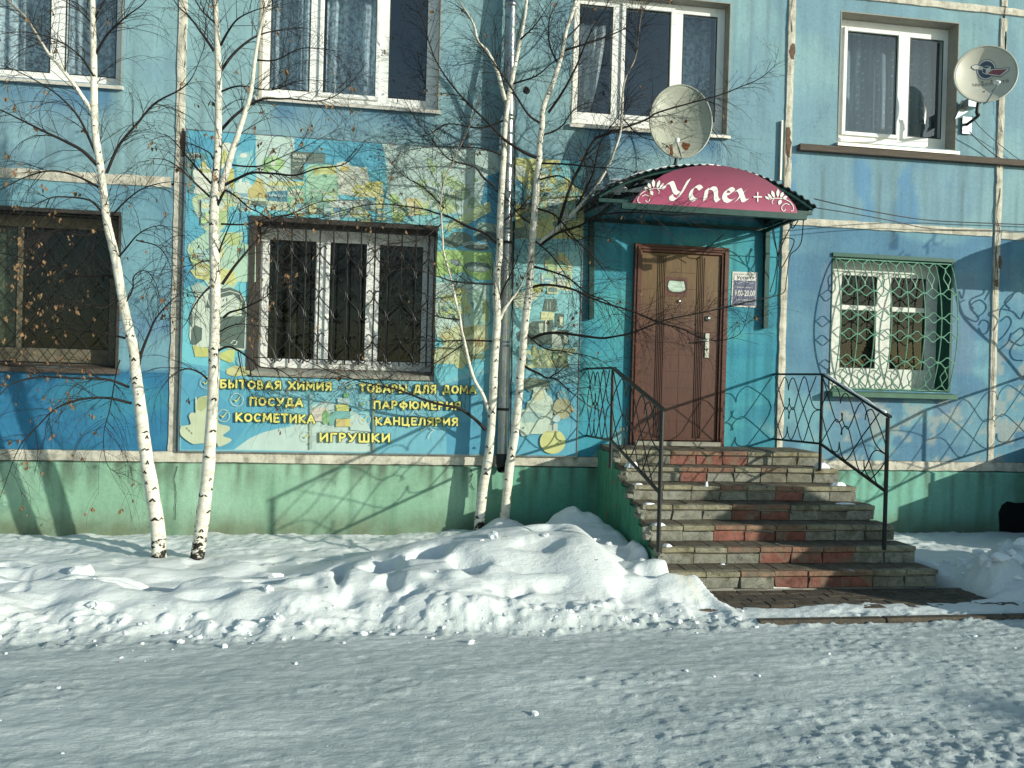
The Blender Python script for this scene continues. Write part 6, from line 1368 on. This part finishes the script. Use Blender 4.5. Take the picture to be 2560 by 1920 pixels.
def birch(name, label, trunk, trad, depth, limbs, seed, leafn, dens=1.0, droop=1.0, buds=0, fork=None, base_u=None):
    """trunk and limbs are traced; depth(z) gives the distance from the wall; twigs grow from them"""
    rng = np.random.default_rng(seed)
    def w(u, v, extra=0.0):
        Y = depth(1.0)
        for _ in range(4): Y = depth(at(u, v, Y).z)
        return at(u, v, min(Y+extra, -.06))
    tp = [w(u, v) for u, v in trunk]; tp[0] = tp[0]+Vector((0, 0, -.12)); base = tp[0]
    root = tag(empty(name, (base.x, base.y, base.z)), label, 'birch tree', 'birch trees by the wall')
    P_, R_ = smooth_path(tp, [q for q in trad], 6); z0 = P_[0, 2]
    R_ = R_*(1+.10*(fbm(P_[:,2]*9, P_[:,2]*0, seed, 3)-.5))
    V, F, C = tubes_np([(P_, R_)], 16); vn = V-np.repeat(P_, 16, 0)
    V = V+vn*((fbm(V[:,0]*30, V[:,2]*14, seed, 3)-.5)*.16)[:, None]
    col = np.zeros((len(V), 3)); col[:,0] = np.clip(C/.03, 0, 1); col[:,1] = np.clip(1-(V[:,2]-z0)/.5, 0, 1)**.8
    rel(npmesh('trunk', V, F, M['bark'], None, True, col), root)
    # dark chevrons where branches were shed: each a raised scar on the camera side
    for i in range(int(len(P_)*.62)):
        if rng.random() < .62:
            k_ = int(rng.integers(2, len(P_)-2)); c = P_[k_]; R = R_[k_]
            if R < .018: continue
            aa = rng.uniform(-1.25, 1.25); hh = R*rng.uniform(.35, .8); ww = rng.uniform(.25, .65); sc = []
            for s_ in (-1, -.5, 0, .5, 1):
                for side in (1,): a_ = aa+s_*ww; sc.append((c[0]+math.sin(a_)*R*1.05, c[1]-math.cos(a_)*R*1.05, c[2]+hh*(.5-abs(s_))))
            for s_ in (1, .4, 0, -.4, -1):
                a_ = aa+s_*ww; sc.append((c[0]+math.sin(a_)*R*1.06, c[1]-math.cos(a_)*R*1.06, c[2]+hh*(.5-abs(s_))-hh*(.75 if abs(s_) < .9 else .12)*rng.uniform(.6, 1.2)))
            mb = MB(); mb.add(sc, [(0, 9, 8, 1), (1, 8, 7, 2), (2, 7, 6, 3), (3, 6, 5, 4)]); rel(mb.build('bark_scar', M['mark']), root)
    src = [(P_[int(len(P_)*.30):], R_[int(len(P_)*.30):], .8)]
    # traced limbs
    for lb in limbs:
        pts, r_px = lb[0], lb[1]; dr = lb[2] if len(lb) > 2 else rng.uniform(-.55, .25)
        L = [w(u, v, dr*(i/(len(pts)-1))) for i, (u, v) in enumerate(pts)]; Yd = abs(L[0].y+CD); k = Yd/FPX
        L, Rr = smooth_path(L, [r_px*k*1.05, r_px*k*.75, r_px*k*.45, max(r_px*k*.18, .0012)], 5)
        V, F, C = tubes_np([(L, Rr)], 7); col = np.zeros((len(V), 3)); col[:,0] = np.clip(C/.03, 0, 1)
        rel(npmesh('branch', V, F, M['bark'] if r_px > 4.5 else M['twig'], None, True, col), root); src.append((L, Rr, 1.0))
    # fine twigs
    tw = []; t2 = []; tips = []
    for L, Rr, wgt in src:
        seg = np.linalg.norm(np.diff(L, axis=0), axis=1); tot = seg.sum(); n_ = int(tot/.048*dens*wgt)
        cum = np.concatenate([[0], np.cumsum(seg)])
        for q in range(n_):
            s_ = tot*(rng.uniform(.12, 1.0)); k_ = min(np.searchsorted(cum, s_), len(L)-1); k_ = max(k_, 1); p = L[k_-1]+(L[k_]-L[k_-1])*rng.random(); T = L[k_]-L[k_-1]; T = T/np.linalg.norm(T)
            sd = rng.normal(0, 1, 3); sd -= T*sd.dot(T); sd /= np.linalg.norm(sd); sd[1] *= .6; d = T*.75+sd*.8+np.array((0, 0, .15)); ln = rng.uniform(.18, .78)*(1.1-.5*s_/tot)
            A1, R1_ = grow(p, d, ln, min(Rr[k_]*.5, .0027)+.0005, droop, rng); tw.append((A1, R1_)); tips.append(A1)
            for z in range(rng.integers(2, 6)):
                k2 = rng.integers(1, len(A1)-1); T2 = A1[k2+1]-A1[k2]; T2 /= np.linalg.norm(T2)+1e-9; s2_ = rng.normal(0, 1, 3); s2_ /= np.linalg.norm(s2_)
                A2, R2_ = grow(A1[k2], T2*.8+s2_*.75, rng.uniform(.10, .36), .0014, droop*.8, rng, .03); t2.append((A2, R2_*.9)); tips.append(A2)
                for y in range(buds):
                    kb = rng.integers(1, len(A2)); s3 = rng.normal(0, 1, 3); s3 /= np.linalg.norm(s3); e = A2[min(kb, len(A2)-1)]; t2.append((np.array([e, e+s3*.012, e+s3*.026+(0, 0, -.004)]), np.array([.0012, .0017, .001])))
    V, F, C = tubes_np(tw+t2, 3); o = rel(npmesh('crown', V, F, M['twig'], None, False), root); o['kind'] = 'stuff'
    # dry leaves still hanging
    LV = []; LF = []
    for i in range(leafn):
        T = tips[rng.integers(0, len(tips))]; e = T[-1] if rng.random() < .7 else T[rng.integers(0, len(T))]
        if lf_bias is not None and rng.random() > lf_bias(e): continue
        for q in range(1 if rng.random() < .6 else 3):
            l = rng.uniform(.022, .050); a = rng.uniform(0, 6.28); dn = np.array((math.cos(a)*.45, math.sin(a)*.45, -1.0)); dn /= np.linalg.norm(dn); sd = np.cross(dn, rng.normal(0, 1, 3)); sd /= np.linalg.norm(sd); nn = np.cross(dn, sd); b = e+rng.normal(0, .012, 3)
            o_ = len(LV)*1; m_ = b+dn*l*.5; LV += [b, m_+sd*l*.33+nn*l*.12, b+dn*l, m_-sd*l*.33+nn*l*.12, m_-nn*l*.08]; LF += [(o_, o_+1, o_+4), (o_+1, o_+2, o_+4), (o_+2, o_+3, o_+4), (o_+3, o_, o_+4)]
    if LV: o = rel(npmesh('dry_leaves', np.array(LV), np.array(LF), M['leaf'], None, False), root); o['kind'] = 'stuff'
    return root
PXR = lambda px, d: px/FPX*d
lf_bias = None
dA = lambda z: -1.08-.14*max(z-.2, 0)**.9
dB = lambda z: -1.10-.26*min(max(z-.2, 0), 2.2)-.06*max(z-2.4, 0)
lf_bias = lambda e: 1.0 if e[2] < 3.6 and e[0] < -2.6 else .30
birch('birch_tree', 'birch with white trunk leaning left, brown leaves, in front of the mesh covered window', [(399,1400),(395,1327),(381,1232),(368,1153),(359,1090),(350,1011),(339,932),(335,880),(320,816),(304,737),(288,642),(269,563),(261,500),(250,411),(237,316),(235,190),(233,95),(231,0),(229,-200),(226,-500)],
 [.064,.057,.050,.044,.039,.034,.030,.027,.022,.016], dA, [
 ([(310,747),(294,709),(275,690),(221,690),(177,687),(142,668),(95,655),(0,633),(-80,640)], 4.2), ([(244,414),(206,377),(158,351),(111,329),(47,297),(0,275),(-60,260)], 4.4), ([(234,285),(190,218),(149,165),(123,136),(101,101),(63,41),(19,0),(-10,-60)], 5),
 ([(240,386),(203,304),(165,256),(117,218),(41,177),(-40,150)], 3), ([(266,433),(297,364),(342,310),(386,259),(443,228),(468,209),(487,180),(513,111)], 3.4), ([(239,136),(269,85),(316,41),(358,9),(390,-40)], 3), ([(236,47),(262,0),(300,-60)], 2.4),
 ([(278,541),(317,500),(360,470),(420,455),(470,460)], 2.2), ([(253,527),(222,500),(158,492),(120,497),(60,530),(20,580)], 2.6), ([(247,468),(190,440),(127,427),(63,443),(0,475),(-50,500)], 2.8), ([(323,968),(269,949),(190,946),(95,943),(32,959),(0,987),(-40,1040)], 3.2),
 ([(329,1008),(269,995),(206,998),(142,1020),(95,1065),(47,1121),(0,1245)], 3.2), ([(345,918),(354,880),(373,832),(389,797),(421,759),(449,734)], 4), ([(297,642),(316,620),(342,589),(373,570),(411,566),(440,600)], 2.2), ([(323,848),(269,835),(222,829),(158,823),(95,826),(30,850)], 2.6),
 ([(316,753),(332,722),(335,690),(364,677),(390,710),(400,760)], 2.2), ([(300,900),(291,930),(275,1020),(259,1090),(270,1165),(316,1190),(357,1213)], 1.6), ([(240,200),(200,140),(140,100),(60,80),(-30,90)], 2.4), ([(232,60),(190,20),(120,-20)], 2.2), ([(270,560),(210,590),(140,575),(60,600),(0,590)], 2.4),
 ([(300,735),(260,770),(200,760),(120,780),(40,770)], 2.2), ([(340,600),(400,620),(430,680),(440,760)], 1.6)], 21, 460, .95, 1.15)
lf_bias = lambda e: .9 if e[2] < 4.1 else .35
birch('birch_tree', 'forked birch with straight white trunk standing in front of the left part of the banner', [(489,1398),(503,1321),(514,1235),(522,1153),(527,1074),(532,995),(535,900),(536,850),(538,721),(535,595),(536,500),(543,411),(546,316),(546,190),(543,95),(538,0),(530,-300)],
 [.062,.056,.050,.046,.043,.041,.035,.029,.025,.018], dB, [
 ([(551,475),(566,427),(582,373),(595,335),(611,285),(627,231),(636,158),(646,95),(658,41),(674,0),(700,-120)], 8.5, -.3), ([(554,174),(585,133),(627,98),(665,82),(700,76),(760,70)], 3.6), ([(551,114),(570,79),(595,47),(640,25),(700,10)], 3), ([(535,127),(513,95),(475,44),(443,13),(420,-30)], 3.6),
 ([(549,329),(585,291),(620,265),(661,247),(700,247),(727,247),(790,253),(837,240),(878,206),(916,158)], 3.6), ([(551,468),(591,448),(631,432),(685,434),(739,438),(793,421),(850,414),(880,395),(915,350)], 3.6), ([(577,412),(613,416),(649,415),(685,401),(721,385),(775,360),(850,320)], 2.2),
 ([(528,459),(495,423),(468,392),(450,370),(420,340),(380,330)], 2.8), ([(528,495),(486,456),(450,421),(415,400),(370,395)], 2.8), ([(533,398),(522,381),(486,363),(461,354),(420,350)], 2.2), ([(541,519),(558,483),(567,477),(595,495),(622,519),(649,532),(690,560),(760,600)], 3.2),
 ([(555,711),(584,669),(606,642),(639,604),(690,550),(740,530),(800,505),(880,500)], 3.6), ([(559,794),(575,781),(606,772),(640,756),(660,745),(720,700),(760,680)], 3), ([(548,830),(575,816),(606,810),(660,816),(720,815)], 2), ([(540,880),(568,867),(595,876),(628,899),(651,917),(700,925),(760,960),(860,940)], 3),
 ([(526,716),(506,736),(483,769),(468,803),(454,821)], 2.6), ([(519,948),(500,932),(470,922),(440,932),(420,948),(395,985)], 2.6), ([(546,633),(558,600),(575,560),(600,500)], 2.6), ([(526,651),(499,656),(477,674),(463,700)], 2), ([(549,230),(600,215),(680,225),(760,200),(860,210)], 2.4), ([(636,150),(690,150),(760,120),(860,130)], 2.2),
 ([(552,560),(620,560),(700,540),(800,545),(900,520)], 2.4), ([(540,60),(500,20),(470,-40)], 2.4), ([(595,880),(610,950),(640,1000),(670,1010)], 1.6)], 22, 240, .85, 1.0)
dC = lambda z: -.245-.012*max(z-.3, 0)
dD = lambda z: -.22-.03*max(z-.3, 0)
lf_bias = lambda e: .5
birch('birch_tree', 'birch with black bark at its foot standing just left of the drainpipe', [(1196,1345),(1200,1290),(1208,1218),(1220,1148),(1226,1099),(1230,1039),(1233,980),(1236,900),(1243,801),(1241,747),(1243,674),(1248,637),(1250,557),(1253,485),(1259,394),(1261,340),(1266,285),(1276,221),(1292,142),(1308,63),(1317,0),(1335,-150)],
 [.058,.052,.047,.044,.042,.038,.034,.030,.025,.018,.012], dC, [
 ([(1263,252),(1242,176),(1217,126),(1195,104),(1185,63),(1163,25),(1147,0),(1120,-60)], 5, -.2), ([(1214,1075),(1186,1047),(1148,1021),(1108,1013),(1059,999),(1029,987),(979,970),(920,958),(840,934),(760,900)], 4.4, -.3), ([(1250,797),(1259,777),(1277,750),(1295,727),(1313,689),(1330,640)], 5, -.1),
 ([(1250,747),(1259,721),(1277,685),(1291,653),(1310,600)], 3), ([(1222,1030),(1208,989),(1188,954),(1176,920),(1161,855),(1154,828),(1149,792),(1138,747),(1129,701),(1109,631),(1107,602),(1103,539),(1102,503),(1114,439),(1132,407),(1156,354),(1180,300),(1200,240)], 4.6, -.3),
 ([(1241,608),(1214,584),(1168,566),(1120,541),(1087,532),(1060,523),(950,510),(860,525),(760,560)], 3.8), ([(1259,389),(1223,376),(1187,369),(1132,367),(1060,369),(1000,380)], 2.6), ([(1237,467),(1208,443),(1187,418),(1141,405),(1114,391),(1078,345),(1040,300),(1000,230)], 3),
 ([(1232,710),(1196,709),(1132,703),(1089,689),(1020,670),(940,690)], 2.8), ([(1234,853),(1168,851),(1084,853),(1000,850),(900,870)], 2.4), ([(1262,300),(1200,320),(1120,310),(1060,340),(980,330)], 2.6), ([(1110,520),(1060,470),(1010,440),(960,390)], 2.4), ([(1150,800),(1090,790),(1040,760),(980,700)], 2.2),
 ([(1280,210),(1340,190),(1390,150),(1440,130)], 2.4), ([(1160,860),(1100,900),(1040,930),(960,920)], 2), ([(1300,100),(1340,60),(1380,0)], 2.4), ([(1104,560),(1050,600),(980,610),(900,640)], 2.4), ([(1250,560),(1300,520),(1340,480),(1400,470)], 2.2)], 23, 110, 1.1, .7, 1)
birch('birch_tree', 'slender forked birch leaning right between the drainpipe and the stairs, branches reaching over the door', [(1256,1335),(1262,1290),(1269,1218),(1275,1158),(1285,1099),(1292,1037),(1298,982),(1301,927),(1307,888),(1313,801),(1320,747),(1326,674),(1329,620),(1335,557),(1340,485),(1347,412),(1349,360),(1355,316),(1358,269),(1377,221),(1393,174),(1405,133),(1415,79),(1431,32),(1440,0),(1475,-120)],
 [.053,.047,.043,.041,.039,.036,.031,.025,.019,.012], dD, [
 ([(1342,394),(1313,382),(1268,354),(1252,340),(1217,304),(1147,234),(1090,152),(1060,60),(1049,0)], 4.4), ([(1342,611),(1374,589),(1406,560),(1437,528),(1463,500),(1485,475),(1516,424),(1535,380),(1551,332),(1554,285),(1561,206),(1589,142),(1599,63),(1610,0)], 5.5, -.5),
 ([(1395,565),(1425,470),(1453,411),(1485,351),(1516,335),(1611,301),(1643,282),(1722,259),(1801,237),(1849,218),(1900,196),(1937,165)], 4, -.6), ([(1330,718),(1358,712),(1396,715),(1437,725),(1469,741),(1516,759),(1580,778),(1643,804),(1706,823),(1754,845),(1801,851),(1849,835),(1868,791)], 3.4, -.8),
 ([(1327,848),(1358,835),(1396,832),(1453,839),(1501,845),(1532,842),(1580,832),(1621,816),(1675,797),(1738,785),(1801,772),(1860,760)], 4, -.8), ([(1349,614),(1396,582),(1453,563),(1485,541),(1548,532),(1611,532),(1675,538),(1740,535)], 3.4, -1.0), ([(1327,665),(1374,677),(1422,696),(1469,734),(1516,753),(1580,800),(1640,860)], 3, -.5),
 ([(1309,914),(1326,924),(1350,935),(1365,944),(1389,947),(1412,966),(1436,987),(1464,1009),(1480,1021)], 3.4, -.4), ([(1375,943),(1397,930),(1420,913),(1452,911),(1463,900)], 2), ([(1349,307),(1320,285),(1279,221),(1247,174),(1200,111),(1170,60)], 3.2), ([(1371,282),(1406,231),(1437,174),(1463,111),(1485,63),(1516,16),(1530,-40)], 3.4),
 ([(1409,127),(1469,108),(1516,92),(1564,70),(1596,41),(1627,0)], 2.8), ([(1396,161),(1374,111),(1374,47),(1396,0),(1400,-50)], 2.4), ([(1349,408),(1422,411),(1485,418),(1548,421),(1580,427)], 2.6, -.9), ([(1440,520),(1480,440),(1500,360),(1540,300),(1580,260)], 2.8, -.6), ([(1330,560),(1300,540),(1270,500),(1230,470)], 2.2),
 ([(1345,450),(1400,440),(1450,470),(1500,460)], 2.4, -.7), ([(1350,340),(1400,320),(1440,270),(1500,250)], 2.6), ([(1335,600),(1380,640),(1420,700),(1440,770)], 2.2, -.5), ([(1340,520),(1390,540),(1440,600),(1490,650),(1540,720)], 2.6, -.6), ([(1310,830),(1360,870),(1420,880),(1500,900),(1560,950)], 2.4, -.5),
 ([(1410,100),(1450,60),(1470,10),(1500,-40)], 2.4), ([(1560,300),(1600,340),(1660,360),(1700,400)], 1.8, -.4), ([(1700,270),(1760,300),(1800,350),(1830,390)], 1.6, -.3), ([(1400,570),(1440,600),(1480,590),(1540,600)], 2, -.6)], 24, 150, 1.1, .5, 1)
for i, (u, v, Y) in enumerate(((1316,226,-.9),)):
    c = at(u, v, Y); V = B = None; mb = MB(); r = random.Random(6)
    for k in range(60):
        a = Vector((r.gauss(0, 1), r.gauss(0, 1), r.gauss(0, 1))).normalized(); b = Vector((r.gauss(0, 1), r.gauss(0, 1), r.gauss(0, 1))).normalized(); mb.tube([c+a*.035, c+(a+b)*.02, c+b*.035], .003, 4, caps=False)
    tag(mb.build('witches_broom', M['twig']), 'small dark knot of twigs caught high in the slender birch', 'twig ball')

# added spruce, unseen right of the camera, for its soft shadow on the road
def spruce(x, y, h, label):
    root = tag(empty('shadow_spruce', (x, y, .1)), label, 'spruce tree'); rng = np.random.default_rng(9); V, F, C = tubes_np([(np.array([(x, y, -.1+h*t) for t in np.linspace(0, 1, 8)]), np.linspace(.11, .015, 8))], 8)
    rel(npmesh('trunk', V, F, M['twig'], None, True), root); tw = []
    for i in range(420):
        t = rng.uniform(.12, .98); L = (1-t)*1.35+.12; a = rng.uniform(0, 6.28); d = np.array((math.cos(a), math.sin(a), -.15)); P_ = [np.array((x, y, h*t))+d*L*q+np.array((0, 0, -.12*q*q)) for q in (0, .35, .7, 1)]; tw.append((np.array(P_), np.array([.015,.03,.03,.01])*1.6))
        for k in range(5): q = rng.uniform(.25, .95); b = P_[0]+(P_[-1]-P_[0])*q; s_ = np.array((-math.sin(a), math.cos(a), -.25))*rng.choice((-1, 1)); tw.append((np.array([b, b+s_*.16*(1-q*.4), b+s_*.3*(1-q*.4)]), np.array([.02,.03,.01])))
    V, F, C = tubes_np(tw, 4); o = rel(npmesh('crown', V, F, m_simple('dark_spruce_needles', (.02,.045,.025), .8, var=.4), None, False), root); o['kind'] = 'stuff'
sp_ = at(2330, 1742, 0); dv = (at(2330, 1742, -1)-CAM); tt = (.13-CAM.z)/dv.z; tip = CAM+dv*tt; t_ = 8.2
spruce(tip.x+1.38*t_, tip.y-1.0*t_, .13+.46*t_, 'spruce tree standing across the yard to the right of the camera')
